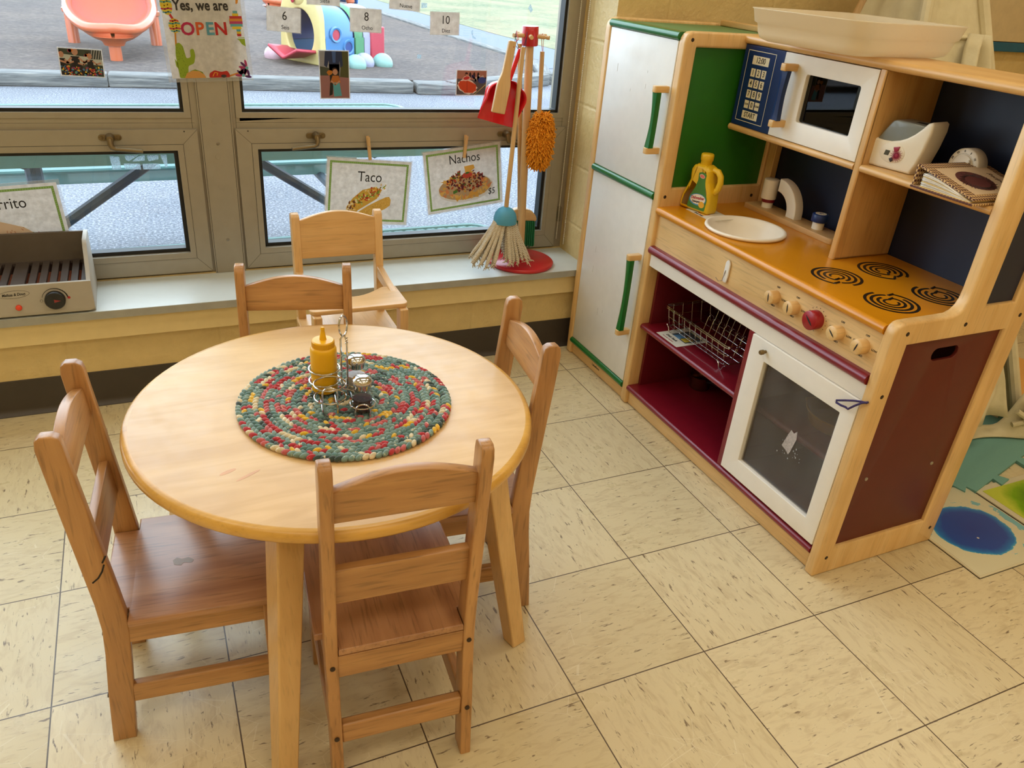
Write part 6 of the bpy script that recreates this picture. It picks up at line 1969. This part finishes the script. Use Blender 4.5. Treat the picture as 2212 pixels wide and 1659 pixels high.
# Open sign in a clear sleeve over the mullion
os_ = sheet('open_sign', 'fiesta Yes we are OPEN sign in a clear sleeve over the window mullion', 'sign', -1.046, 0.3715, 1.020, 2.4, 0.204, 0.272, None, 0.010)
ol = MB()
ol.text('Yes, we are', 0.036, BINK, T(-0.002, -0.0009, 0.046) @ FACE, sx=0.82, bold=0.0009)
for ch_, x, col in (('O', -0.043, (186, 36, 84)), ('P', -0.0125, (212, 92, 40)), ('E', 0.0135, (92, 158, 178)), ('N', 0.042, (190, 36, 40))):
    ol.text(ch_, 0.044, pk(*col), T(x, -0.0009, -0.012) @ FACE, sx=1.0, bold=0.0011)
ol.build('lettering', os_, smooth=False, weld=False)
fi = MB()
def maraca(cx, cz, rx, rz, rot):
    fi.dot(cx, cz, rx, pk(214, 190, 60), -0.0006, rz, rot)
    for i, col in enumerate([(94, 160, 170), (190, 60, 90), (226, 190, 50), (90, 160, 150), (200, 60, 60)]):
        zz = cz - rz * 0.7 + rz * 1.4 * i / 4
        hw = rx * math.sqrt(max(0.05, 1 - ((zz - cz) / rz) ** 2)) * 0.96
        fi.stroke([(cx - hw, zz), (cx - hw * 0.3, zz - 0.0015), (cx + hw * 0.3, zz + 0.001), (cx + hw, zz - 0.001)], 0.0036, pk(*col), -0.0007)
fi.stroke([(-0.085, 0.030), (-0.076, 0.012)], 0.006, pk(196, 50, 50), -0.00055)
fi.stroke([(-0.076, -0.022), (-0.079, -0.052)], 0.0045, pk(204, 140, 50), -0.00055)
maraca(-0.088, 0.047, 0.0145, 0.024, 0.1)
maraca(-0.0745, -0.003, 0.0145, 0.018, -0.1)
CG = pk(146, 170, 44)
fi.poly(rpoly([(-0.082, -0.135), (-0.084, -0.075), (-0.080, -0.048), (-0.070, -0.044), (-0.062, -0.054), (-0.058, -0.085), (-0.046, -0.082), (-0.046, -0.062), (-0.036, -0.060), (-0.034, -0.078), (-0.040, -0.098), (-0.056, -0.104), (-0.060, -0.135)], 0.005, 4), CG, -0.0006)
fi.poly([(-0.088, -0.085), (-0.082, -0.095), (-0.082, -0.112), (-0.087, -0.104)], CG, -0.0006)
for i in range(26):
    fi.dot(rnd.uniform(-0.080, -0.062), rnd.uniform(-0.13, -0.055), 0.0006, pk(96, 120, 30), -0.0008, 0.0018, 0.3, 6)
fi.poly([(-0.070, -0.1355), (-0.062, -0.122), (-0.046, -0.116), (-0.030, -0.118), (-0.018, -0.127), (-0.014, -0.1355)], pk(214, 156, 84), -0.0007)
fi.poly([(-0.056, -0.118), (-0.040, -0.113), (-0.022, -0.120), (-0.016, -0.132), (-0.022, -0.126), (-0.040, -0.118)], pk(120, 150, 50), -0.00065)
fi.poly(rpoly([(-0.006, -0.1355), (-0.004, -0.124), (0.010, -0.116), (0.028, -0.121), (0.044, -0.118), (0.050, -0.128), (0.050, -0.1355)], 0.004), pk(188, 44, 36), -0.0006)
fi.poly([(0.048, -0.130), (0.076, -0.122), (0.077, -0.126), (0.050, -0.134)], pk(206, 140, 60), -0.0006)
fi.dot(0.081, -0.123, 0.0075, pk(222, 160, 40), -0.0007, 0.005, 0.2, 10)
fi.dot(0.033, -0.132, 0.0075, pk(60, 56, 60), -0.0008, 0.004, 0, 12)
fi.stroke([(0.004, -0.132), (0.010, -0.122), (0.018, -0.124), (0.015, -0.130)], 0.0016, pk(236, 180, 60), -0.0008)
for (cx, cz) in ((0.098, -0.112), (0.086, -0.133)):
    for i in range(9):
        a = PI * 0.35 + i * PI * 0.2
        px, pz = cx + 0.013 * math.cos(a), cz + 0.013 * math.sin(a)
        if px < 0.1015 and pz > -0.1355:
            fi.dot(px, pz, 0.0095, pk(176, 60, 110) if i % 2 else pk(84, 40, 92), -0.0007, 0.0035, a, 10)
    fi.dot(min(cx, 0.098), max(cz, -0.131), 0.004, pk(110, 176, 180), -0.0008)
for i, col in enumerate([(110, 170, 176), (222, 190, 50), (190, 54, 60), (214, 140, 60), (186, 60, 110), (100, 170, 176), (226, 196, 60)]):
    z1 = 0.034 - 0.0065 * i
    hw = (0.006, 0.008, 0.016, 0.0175, 0.0175, 0.016, 0.012)[i]
    fi.poly([(0.084 - hw, z1), (0.084 + min(hw, 0.017), z1), (0.084 + min(hw, 0.017), z1 - 0.007), (0.084 - hw, z1 - 0.007)], pk(*col), -0.0006 - 0.00001 * i)
for i, col in enumerate([(86, 160, 170), (222, 190, 50), (188, 50, 50)]):
    fi.poly([(0.082, -0.0115 - 0.006 * i), (0.094, -0.0115 - 0.006 * i), (0.093, -0.018 - 0.006 * i), (0.083, -0.018 - 0.006 * i)], pk(*col), -0.0006)
fi.poly([(0.080, -0.036), (0.1015, -0.036), (0.1015, -0.056), (0.092, -0.050), (0.086, -0.040)], CG, -0.0006)
fi.poly([(0.084, -0.0325), (0.1015, -0.0325), (0.1015, -0.0340), (0.084, -0.0340)], CG, -0.0006)
fi.poly(rpoly([(0.072, 0.064), (0.090, 0.060), (0.094, 0.082), (0.080, 0.086)], 0.006), pk(176, 60, 40), -0.0006)
fi.poly(rpoly([(0.088, 0.050), (0.094, 0.052), (0.1, 0.078), (0.092, 0.080)], 0.003), pk(214, 140, 40), -0.00065)
fi.build('picture', os_, smooth=False, weld=False)
# number cards
for num, word, x, z, rot in (('6', 'Seis', -0.828, 1.0385, -3.0), ('7', 'Siete', -0.7135, 1.1125, -1.0), ('8', 'Ocho', -0.591, 1.0465, -0.6), ('9', 'Nueve', -0.4715, 1.1115, -2.5), ('10', 'Diez', -0.344, 1.0485, 0.8)):
    o = sheet('number_card', 'white card with number %s and the word %s taped on the glass' % (num, word), 'card', x, 0.4075, z, rot, 0.094, 0.0635, 'counting cards on the window', 0.002)
    l_ = MB().text(num, 0.033, BINK, T(0.002, -0.0006, 0.009) @ FACE, sx=0.9)
    l_.text(word, 0.0155, BINK, T(0.004, -0.0006, -0.0205) @ FACE, sx=0.95)
    l_.build('lettering', o, smooth=False)
# photo prints
def photo(label, x, z, w_, h_, rot):
    o = sheet('photo_print', label, 'photo', x, 0.4072, z, rot, w_, h_, 'photos taped on the window', 0.0015)
    q = MB()
    q.clip = (w_ / 2 - 0.002, h_ / 2 - 0.002)
    return o, q
SKIN = pk(196, 146, 122)
o, p_ = photo('photo of two dancers in dark flowered dresses, below the orange slide', -1.3600, 0.911, 0.104, 0.070, -2.0)
p_.poly([(-0.050, -0.033), (0.050, -0.033), (0.050, 0.033), (-0.050, 0.033)], pk(58, 66, 54), -0.0005)
p_.poly([(-0.050, 0.0), (0.050, -0.005), (0.050, 0.014), (0.0, 0.016), (-0.050, 0.020)], pk(196, 200, 192), -0.00052)
p_.poly([(0.022, 0.010), (0.050, 0.010), (0.050, 0.033), (0.022, 0.033)], pk(64, 70, 72), -0.00053)
for i in range(5):
    p_.stroke([(0.023 + 0.006 * i, 0.011), (0.028 + 0.006 * i, 0.032)], 0.0012, pk(214, 218, 218), -0.00055)
def dancer(cx, cz, s, flower):
    p_.poly([(cx - 0.020 * s, cz - 0.034 * s), (cx + 0.026 * s, cz - 0.034 * s), (cx + 0.010 * s, cz - 0.006 * s), (cx - 0.008 * s, cz - 0.004 * s)], pk(40, 34, 42), -0.0006)
    p_.poly([(cx - 0.009 * s, cz + 0.012 * s), (cx + 0.010 * s, cz + 0.012 * s), (cx + 0.009 * s, cz - 0.010 * s), (cx - 0.006 * s, cz - 0.012 * s)], pk(30, 30, 38), -0.00062)
    p_.stroke([(cx - 0.008 * s, cz + 0.008 * s), (cx - 0.018 * s, cz - 0.004 * s), (cx - 0.032 * s, cz + 0.0 * s)], 0.0045 * s, SKIN, -0.00064)
    p_.stroke([(cx + 0.009 * s, cz + 0.008 * s), (cx + 0.018 * s, cz - 0.001 * s), (cx + 0.030 * s, cz + 0.004 * s)], 0.0045 * s, SKIN, -0.00064)
    p_.dot(cx + 0.001 * s, cz + 0.0225 * s, 0.0068 * s, SKIN, -0.00066, 0.0085 * s)
    p_.dot(cx - 0.002 * s, cz + 0.028 * s, 0.0075 * s, pk(40, 28, 26), -0.00065, 0.005 * s)
    for q, col in ((-0.009, (206, 60, 52)), (-0.006, (226, 130, 60)), (-0.010, (216, 80, 96))):
        p_.dot(cx + q * s, cz + (0.027 + q * 0.3) * s, 0.0038 * s, pk(*col), -0.00067)
dancer(0.020, -0.002, 0.85, 0)
dancer(-0.014, 0.002, 1.1, 0)
dancer(-0.046, -0.002, 0.9, 0)
fc_ = [pk(*q) for q in ((70, 130, 186), (206, 70, 60), (226, 190, 60), (110, 170, 150), (120, 60, 110), (226, 140, 80), (40, 34, 40))]
for i in range(130):
    p_.dot(rnd.uniform(-0.049, 0.049), rnd.uniform(-0.0325, -0.010), rnd.uniform(0.001, 0.0034), rnd.choice(fc_), -0.0007 - 0.000001 * i, rnd.uniform(0.001, 0.0028), rnd.uniform(0, 3), 7)
p_.build('picture', o, smooth=False, weld=False)
o, p_ = photo('tall photo of a small child in blue skirt standing before an adult', -0.6885, 0.8935, 0.090, 0.136, 0.6)
p_.poly([(-0.043, -0.066), (0.043, -0.066), (0.043, 0.066), (-0.043, 0.066)], pk(150, 104, 100), -0.0005)
p_.poly([(-0.043, 0.000), (0.043, -0.006), (0.043, 0.066), (-0.043, 0.066)], pk(150, 152, 162), -0.00051)
p_.poly([(0.016, -0.006), (0.043, -0.008), (0.043, 0.066), (0.024, 0.066)], pk(82, 84, 50), -0.00052)
p_.poly([(-0.043, -0.002), (-0.010, -0.002), (-0.010, 0.018), (-0.043, 0.024)], pk(72, 78, 66), -0.00052)
p_.poly([(-0.026, 0.066), (-0.030, 0.026), (-0.022, 0.020), (-0.016, 0.040), (-0.014, 0.010), (0.014, 0.010), (0.016, 0.040), (0.018, 0.020), (0.026, 0.026), (0.024, 0.066)], pk(40, 54, 92), -0.0006)
p_.poly([(-0.006, 0.066), (0.006, 0.066), (0.004, 0.034), (-0.004, 0.034)], pk(70, 100, 160), -0.00061)
p_.poly([(-0.016, 0.030), (0.016, 0.030), (0.014, -0.02), (-0.004, -0.02), (-0.008, -0.056), (-0.018, -0.060), (-0.014, -0.02)], pk(34, 32, 32), -0.0006)
p_.poly([(-0.006, -0.022), (0.014, -0.022), (0.020, -0.060), (-0.004, -0.062)], pk(90, 168, 184), -0.00064)
p_.poly([(-0.014, -0.022), (-0.006, -0.002), (0.012, -0.002), (0.018, -0.022)], pk(186, 110, 50), -0.00065)
p_.stroke([(-0.010, -0.018), (0.001, -0.028), (0.014, -0.018)], 0.004, SKIN, -0.00066)
p_.dot(0.002, 0.008, 0.0075, SKIN, -0.00067, 0.0085)
p_.dot(0.001, 0.014, 0.0080, pk(60, 38, 30), -0.00066, 0.0062)
p_.dot(-0.014, 0.006, 0.0080, pk(196, 120, 40), -0.00066, 0.0075, 0, 10, 0.2)
p_.build('picture', o, smooth=False, weld=False)
o, p_ = photo('square photo of a dancer swirling an orange skirt, left of the dustpan', -0.2465, 0.878, 0.105, 0.077, 0.2)
p_.poly([(-0.0505, -0.037), (0.0505, -0.037), (0.0505, 0.037), (-0.0505, 0.037)], pk(84, 84, 88), -0.0005)
p_.poly([(-0.0505, 0.012), (0.0505, 0.006), (0.0505, 0.037), (-0.0505, 0.037)], pk(176, 124, 110), -0.00051)
for i in range(4):
    p_.dot(-0.020 + 0.014 * i, 0.022, 0.004, pk(40, 34, 36), -0.00052, 0.010)
for i in range(26):
    p_.dot(rnd.uniform(0.0, 0.048), rnd.uniform(0.006, 0.020), 0.003, rnd.choice([pk(44, 40, 50), pk(60, 70, 120), pk(200, 196, 190)]), -0.00053, 0.005)
p_.stroke([(0.012, -0.037), (0.048, -0.006)], 0.0022, pk(206, 196, 110), -0.00054)
p_.dot(0.036, 0.008, 0.014, pk(52, 76, 156), -0.0006, 0.010)
p_.dot(-0.014, -0.012, 0.034, pk(232, 228, 226), -0.0006, 0.021, -0.25, 26, 0.08)
p_.dot(-0.014, -0.012, 0.0315, pk(206, 82, 46), -0.00061, 0.0190, -0.25, 26, 0.08)
p_.stroke([(-0.016, 0.008), (-0.014, -0.030)], 0.002, pk(170, 60, 40), -0.00062)
p_.dot(-0.018, 0.013, 0.014, pk(224, 200, 196), -0.00063, 0.008, 0.2, 14, 0.1)
p_.dot(-0.018, 0.014, 0.011, pk(196, 60, 60), -0.00064, 0.005, 0.2)
p_.dot(-0.018, 0.024, 0.0042, SKIN, -0.00065, 0.005)
p_.dot(-0.018, 0.028, 0.0045, pk(40, 30, 30), -0.00066, 0.003)
p_.build('picture', o, smooth=False, weld=False)
# left-over tape scraps on the panes
def m_tape():
    m, nt, b, o = new_mat('frosted_tape')
    nt.nodes.remove(b)
    tl = N(nt, 'ShaderNodeBsdfTranslucent'); tl.inputs[0].default_value = (0.34, 0.37, 0.38, 1)
    tr = N(nt, 'ShaderNodeBsdfTransparent'); tr.inputs[0].default_value = (0.9, 0.95, 0.95, 1)
    mx = N(nt, 'ShaderNodeMixShader')
    kk = ramp(nt, [(0.35, (0.25, 0.25, 0.25, 1)), (0.6, (0.7, 0.7, 0.7, 1))])
    nt.links.new(noise(nt, coords(nt, (1, 1, 1)), 220, 4, 0.7), kk.inputs[0])
    nt.links.new(kk.outputs[0], mx.inputs[0])
    nt.links.new(tl.outputs[0], mx.inputs[1]); nt.links.new(tr.outputs[0], mx.inputs[2])
    nt.links.new(mx.outputs[0], o.inputs['Surface'])
    return m
TAP = m_tape()
def scrap(pts, y, label, group):
    x0, z0 = sum(p[0] for p in pts) / len(pts), sum(p[1] for p in pts) / len(pts)
    mb = MB()
    n = len(pts)
    v = [(x - x0, 0, z - z0) for x, z in pts] + [(x - x0, -0.0003, z - z0) for x, z in pts]
    mb.add(v, [list(range(n)), list(range(n, 2 * n))[::-1]] + [(i, (i + 1) % n, n + (i + 1) % n, n + i) for i in range(n)], TAP)
    o = mb.build('tape_scrap', smooth=False)
    o.location = (x0, y, z0)
    tag(o, label, 'tape', group)
G1_ = 'tape scraps in the top corner of the left hopper pane'
for pts, lb_ in (([(-1.331, 0.667), (-1.307, 0.664), (-1.306, 0.629), (-1.329, 0.628)], 'upright frosted tape scrap, leftmost in the left hopper pane'),
                 ([(-1.292, 0.668), (-1.256, 0.668), (-1.284, 0.651), (-1.291, 0.655)], 'pointed frosted tape scrap at top, second from left in the hopper pane'),
                 ([(-1.258, 0.664), (-1.240, 0.668), (-1.243, 0.652), (-1.276, 0.650)], 'slanted frosted tape scrap in the middle of the upper tape row'),
                 ([(-1.236, 0.667), (-1.204, 0.667), (-1.206, 0.655), (-1.232, 0.650)], 'wide frosted tape scrap at right in the upper tape row'),
                 ([(-1.200, 0.668), (-1.182, 0.668), (-1.184, 0.632), (-1.190, 0.632)], 'wedge shaped frosted tape scrap beside the right edge of the hopper pane'),
                 ([(-1.298, 0.645), (-1.256, 0.644), (-1.255, 0.627), (-1.297, 0.629)], 'lower left frosted tape scrap under the pointed one'),
                 ([(-1.250, 0.643), (-1.204, 0.643), (-1.203, 0.627), (-1.249, 0.627)], 'lower right frosted tape scrap crossing the table brace view')):
    scrap(pts, 0.4030, lb_, G1_)
G2_ = 'tape scraps on the big right pane'
for pts, lb_ in (([(-0.431, 0.946), (-0.418, 0.946), (-0.417, 0.957), (-0.430, 0.958)], 'small square white tape scrap below cards eight and ten'),
                 ([(-0.256, 1.030), (-0.250, 1.010), (-0.236, 1.008), (-0.248, 1.018), (-0.250, 1.034)], 'torn white tape scrap over the path, right of card ten'),
                 ([(-0.065, 1.105), (-0.055, 1.092), (-0.048, 1.100), (-0.058, 1.118)], 'torn white tape scrap over the lawn above the peg head'),
                 ([(-0.420, 1.087), (-0.402, 1.090), (-0.402, 1.102), (-0.420, 1.103)], 'white tape scrap right beside card nine')):
    scrap(pts, 0.4080, lb_, G2_)
# ------------------------------------------------------------------ play tent, mats, board
def m_canvas():
    m, nt, b, o = new_mat('cream_canvas')
    n = noise(nt, coords(nt, (1, 1, 1)), 16, 5, 0.6)
    k = ramp(nt, [(0.3, c(222, 208, 166)), (0.7, c(236, 224, 186))])
    nt.links.new(n, k.inputs[0])
    nt.links.new(k.outputs[0], b.inputs['Base Color'])
    b.inputs['Roughness'].default_value = 0.85
    b.inputs['Sheen Weight'].default_value = 0.2
    tl = N(nt, 'ShaderNodeBsdfTranslucent'); nt.links.new(k.outputs[0], tl.inputs[0])
    mx = N(nt, 'ShaderNodeMixShader'); mx.inputs[0].default_value = 0.2
    nt.links.new(b.outputs[0], mx.inputs[1]); nt.links.new(tl.outputs[0], mx.inputs[2])
    nt.links.new(mx.outputs[0], o.inputs['Surface'])
    bump(nt, b, n, 0.3, 0.01)
    return m
CANV = m_canvas()
tp0 = thing('play_tent', 'cream canvas play teepee standing behind the toy kitchen', 'tent', (1.0, -0.3, 0))
OFF = (1.0, -0.3, 0)
FRc, FLc, BLc, BRc, APX = Vector((1.28, -0.80, 0)), Vector((0.60, -0.70, 0)), Vector((0.60, 0.10, 0)), Vector((1.50, 0.10, 0)), Vector((1.05, -0.06, 1.74))
def face(a, b, name, t0=0.0, t1=0.94, wob=0.012, seed=0, cut=(0, 1)):
    rr = random.Random(seed)
    ph = [rr.uniform(0, 6) for _ in range(4)]
    nrm = (b - a).cross(APX - a).normalized()
    def fn(u, v):
        u_ = cut[0] + (cut[1] - cut[0]) * u
        t = t0 + (t1 - t0) * v
        p = (a.lerp(b, u_)).lerp(APX, t)
        wv = (math.sin(9 * u_ + ph[0] + 2 * v) + 0.7 * math.sin(19 * u_ + ph[1] - 3 * v)) * wob * (1 - 0.6 * v) * min(1, 6 * u * (1 - u) + 0.15)
        return p + nrm * wv
    o = MB().grid(fn, 26, 24, CANV).build(name, tp0, off=OFF, angle=70)
    o.modifiers.new('thick', 'SOLIDIFY').thickness = 0.0018
    return o
face(FRc, BRc, 'right_canvas', seed=1)
face(BRc, BLc, 'back_canvas', seed=2)
face(BLc, FLc, 'left_canvas', seed=3)
face(FLc, FRc, 'front_canvas', 0.55, 0.94, 0.006, seed=4)
face(FLc, FRc, 'front_flap', 0.02, 0.56, 0.020, seed=6, cut=(0.0, 0.24))
# hem band and pole sleeves
for (a, b) in ((FLc, FRc),):
    MB().tube([a.lerp(APX, 0.655) + Vector((0, -0.006, 0)), a.lerp(b, 0.5).lerp(APX, 0.655) + Vector((0, -0.008, -0.004)), b.lerp(APX, 0.655) + Vector((0, -0.006, 0))], 0.006, CANV, 8).build('seam_band', tp0, off=OFF)
for p in (FRc, FLc, BLc, BRc):
    ext = APX + (APX - p).normalized() * 0.12
    MB().tube([p, p.lerp(APX, 0.5), ext], 0.013, BCH['z'], 10).build('pole', tp0, off=OFF)
for p in (FRc, FLc):
    MB().tube([p.lerp(APX, t) for t in (0.01, 0.3, 0.6, 0.93)], 0.018, CANV, 10).build('pole_sleeve', tp0, off=OFF)
# right flap gathered and tied low down, its hem trailing on the mat
def drape(u, v):
    # u along the gather, v from the ground up
    a = FRc.lerp(APX, 0.05 + 0.62 * v)
    w = 0.30 * (1 - v) ** 0.7 + 0.05
    pinch = 1 - 0.75 * math.exp(-((v - 0.10) / 0.06) ** 2)
    x = a.x - 0.02 - u * w * pinch - 0.10 * (1 - v)
    y = a.y - 0.02 + 0.03 * math.sin(10 * u + 3 * v) * pinch - 0.04 * (1 - u) * (1 - v)
    return Vector((x, y, a.z * 0.985))
dr_ = MB().grid(drape, 30, 30, CANV).build('tied_flap', tp0, off=OFF, angle=70)
dr_.modifiers.new('thick', 'SOLIDIFY').thickness = 0.002
hm = MB()
def hem(u, v):
    a = Vector((0.66, -0.70, 0.016)).lerp(Vector((1.28, -0.805, 0.016)), u)
    o = Vector((0.02, -0.10, 0)) * (v * (0.7 + 0.3 * math.sin(7 * u)))
    return a + o + Vector((0, 0, 0.012 * (1 - v) + 0.010 * abs(math.sin(11 * u + 4 * v)) * (1 - v) + 0.13 * math.exp(-((u - 0.93) / 0.07) ** 2) * (1 - v)))
hm.grid(hem, 40, 8, CANV)
ho_ = hm.build('trailing_hem', tp0, off=OFF, angle=70)
ho_.modifiers.new('thick', 'SOLIDIFY').thickness = 0.003
kn = MB()
for i in range(6):
    a = i * 1.05
    kn.tube([(1.215 + 0.018 * math.cos(a), -0.838 + 0.012 * math.sin(a * 1.7), 0.105), (1.215 - 0.012 * math.sin(a), -0.846, 0.088 - 0.012 * (i % 2)), (1.215 + 0.05 * math.cos(a + 0.6), -0.828, 0.088 + 0.05 * math.sin(a + 0.6))], 0.009, CANV, 8)
kn.build('tie_knot', tp0, off=OFF, weld=False)

# foam puzzle mats
def m_foam(name, col):
    m, nt, b, o = new_mat(name)
    ck = N(nt, 'ShaderNodeTexChecker'); ck.inputs['Scale'].default_value = 260
    nt.links.new(coords(nt, (1, 1, 1)), ck.inputs['Vector'])
    b.inputs['Base Color'].default_value = col
    b.inputs['Roughness'].default_value = 0.8
    bump(nt, b, ck.outputs['Fac'], 0.5, 0.001)
    return m
def puzzle(cx, cy, size, rz, th, mat, label):
    h = size / 2
    def edge():
        pts = []
        n = 6
        for i in range(n):
            x0 = -h + size * i / n
            w_ = size / n
            if i % 2 == 0:
                pts += [(x0, 0), (x0 + w_ * 0.32, 0), (x0 + w_ * 0.20, 0.030), (x0 + w_ * 0.80, 0.030), (x0 + w_ * 0.68, 0)]
            else:
                pts += [(x0, 0)]
        return pts
    out = []
    for k in range(4):
        a = -PI / 2 * k
        for x, y in edge():
            px, py = x, h + y
            out.append((px * math.cos(a) - py * math.sin(a), px * math.sin(a) + py * math.cos(a)))
    o = MB().plate([out], th, mat, T(0, 0, th / 2), 0.001, 1).build('foam_mat', angle=50)
    o.location = (cx, cy, 0)
    o.rotation_euler = (0, 0, math.radians(rz))
    tag(o, label, 'foam mat', 'interlocking foam mats on the floor')
puzzle(0.985, -0.690, 0.52, 15, 0.011, m_foam('teal_foam', c(110, 158, 148)), 'teal foam puzzle mat between the tent and the coloured floor tiles')
puzzle(1.545, -0.545, 0.52, 15, 0.011, m_foam('orange_foam', c(226, 170, 92)), 'orange foam puzzle mat corner at the right edge beside the tent hem')

# liquid floor tiles
def m_gel(name, core, rim, ground, wide):
    m, nt, b, o = new_mat(name)
    v = coords(nt, (1, 1, 1))
    g = N(nt, 'ShaderNodeVectorMath', operation='LENGTH')
    mp = N(nt, 'ShaderNodeMapping'); mp.inputs['Scale'].default_value = (1.0 / wide[0], 1.0 / wide[1], 0); mp.inputs['Location'].default_value = (wide[2], wide[3], 0)
    t = N(nt, 'ShaderNodeTexCoord'); nt.links.new(t.outputs['Object'], mp.inputs['Vector'])
    nt.links.new(mp.outputs[0], g.inputs[0])
    n = noise(nt, v, 14, 5, 0.6)
    d = math_(nt, 'ADD', g.outputs['Value'], math_(nt, 'MULTIPLY', math_(nt, 'SUBTRACT', n, 0.5), 0.35))
    return m, nt, b, d
m1, nt1, b1, d1 = m_gel('blue_liquid_tile', None, None, None, (0.118, 0.098, 0.02, 0.10))
k1 = ramp(nt1, [(0.0, c(20, 62, 150)), (0.75, c(18, 70, 160)), (0.93, c(24, 116, 190)), (0.985, c(70, 164, 198)), (0.99, c(214, 208, 178)), (1.0, c(214, 208, 178))])
nt1.links.new(d1, k1.inputs[0])
n1 = noise(nt1, coords(nt1, (1, 1, 1)), 11, 6, 0.65, 0.6)
band = math_(nt1, 'MULTIPLY', math_(nt1, 'GREATER_THAN', d1, 1.13), math_(nt1, 'LESS_THAN', d1, 1.34))
band = math_(nt1, 'MULTIPLY', band, math_(nt1, 'GREATER_THAN', n1, 0.53))
vor = N(nt1, 'ShaderNodeTexVoronoi'); vor.inputs['Scale'].default_value = 26
nt1.links.new(coords(nt1, (1, 1, 1)), vor.inputs['Vector'])
bub = math_(nt1, 'MULTIPLY', math_(nt1, 'LESS_THAN', vor.outputs['Distance'], 0.17), math_(nt1, 'GREATER_THAN', noise(nt1, coords(nt1, (1, 1, 1)), 9, 2), 0.58))
col1 = mixc(nt1, math_(nt1, 'MULTIPLY', band, 0.8), k1.outputs[0], c(76, 176, 196))
col1 = mixc(nt1, bub, col1, c(210, 206, 190))
nt1.links.new(col1, b1.inputs['Base Color']); b1.inputs['Roughness'].default_value = 0.22
m2, nt2, b2, d2 = m_gel('green_liquid_tile', None, None, None, (0.15, 0.15, -0.1, 0.05))
k2 = ramp(nt2, [(0.0, c(18, 60, 6)), (0.45, c(36, 96, 8)), (0.8, c(120, 168, 20)), (1.0, c(196, 206, 70))])
nt2.links.new(d2, k2.inputs[0])
nt2.links.new(k2.outputs[0], b2.inputs['Base Color']); b2.inputs['Roughness'].default_value = 0.22
TILEW = flat('cream_tile_border', c(212, 202, 172), 0.35, var=0.03)
for cx, cy, mt_, lb_, bd_ in ((0.643, -1.116, m1, 'floor tile with a blue liquid blot beside the kitchen corner', 0.004), (0.962, -1.140, m2, 'floor tile filled with green liquid beside the blue one', 0.020)):
    o = thing('liquid_floor_tile', lb_, 'floor tile', (cx, cy, 0), 0, 'sensory liquid tiles')
    MB().rbox((-0.154, -0.150, 0.0), (0.154, 0.150, 0.0055), TILEW, 0.0015).build('backing', o)
    MB().rbox((-0.154 + bd_, -0.150 + bd_, 0.0050), (0.154 - bd_, 0.150 - bd_, 0.0066), mt_, 0.0005).build('liquid_window', o)
    MB().plate([[(-0.1545, -0.1505), (0.1545, -0.1505), (0.1545, 0.1505), (-0.1545, 0.1505)], [(-0.1535, -0.1495), (0.1535, -0.1495), (0.1535, 0.1495), (-0.1535, 0.1495)]], 0.002, HOLE, T(0, 0, 0.001)).build('rubber_edge', o, smooth=False)

# pale wall board with a blue ledge, far right
wbd = thing('wall_board', 'pale board with a blue lower edge on the back wall at far right', 'wall board', (2.05, YB, 1.35))
MB().box((-0.36, -0.018, -0.25), (0.52, -0.001, 0.62), flat('pale_board', c(206, 186, 146), 0.5)).build('panel', wbd, bevel=0.002)
MB().box((-0.36, -0.022, -0.285), (0.52, -0.001, -0.252), flat('teal_blue_edge', c(20, 92, 122), 0.45)).build('blue_edge', wbd, bevel=0.002)
MB().box((-0.30, -0.0186, 0.0), (0.52, -0.0180, 0.004), flat('board_seam', c(160, 140, 104), 0.6)).build('seam', wbd, smooth=False)
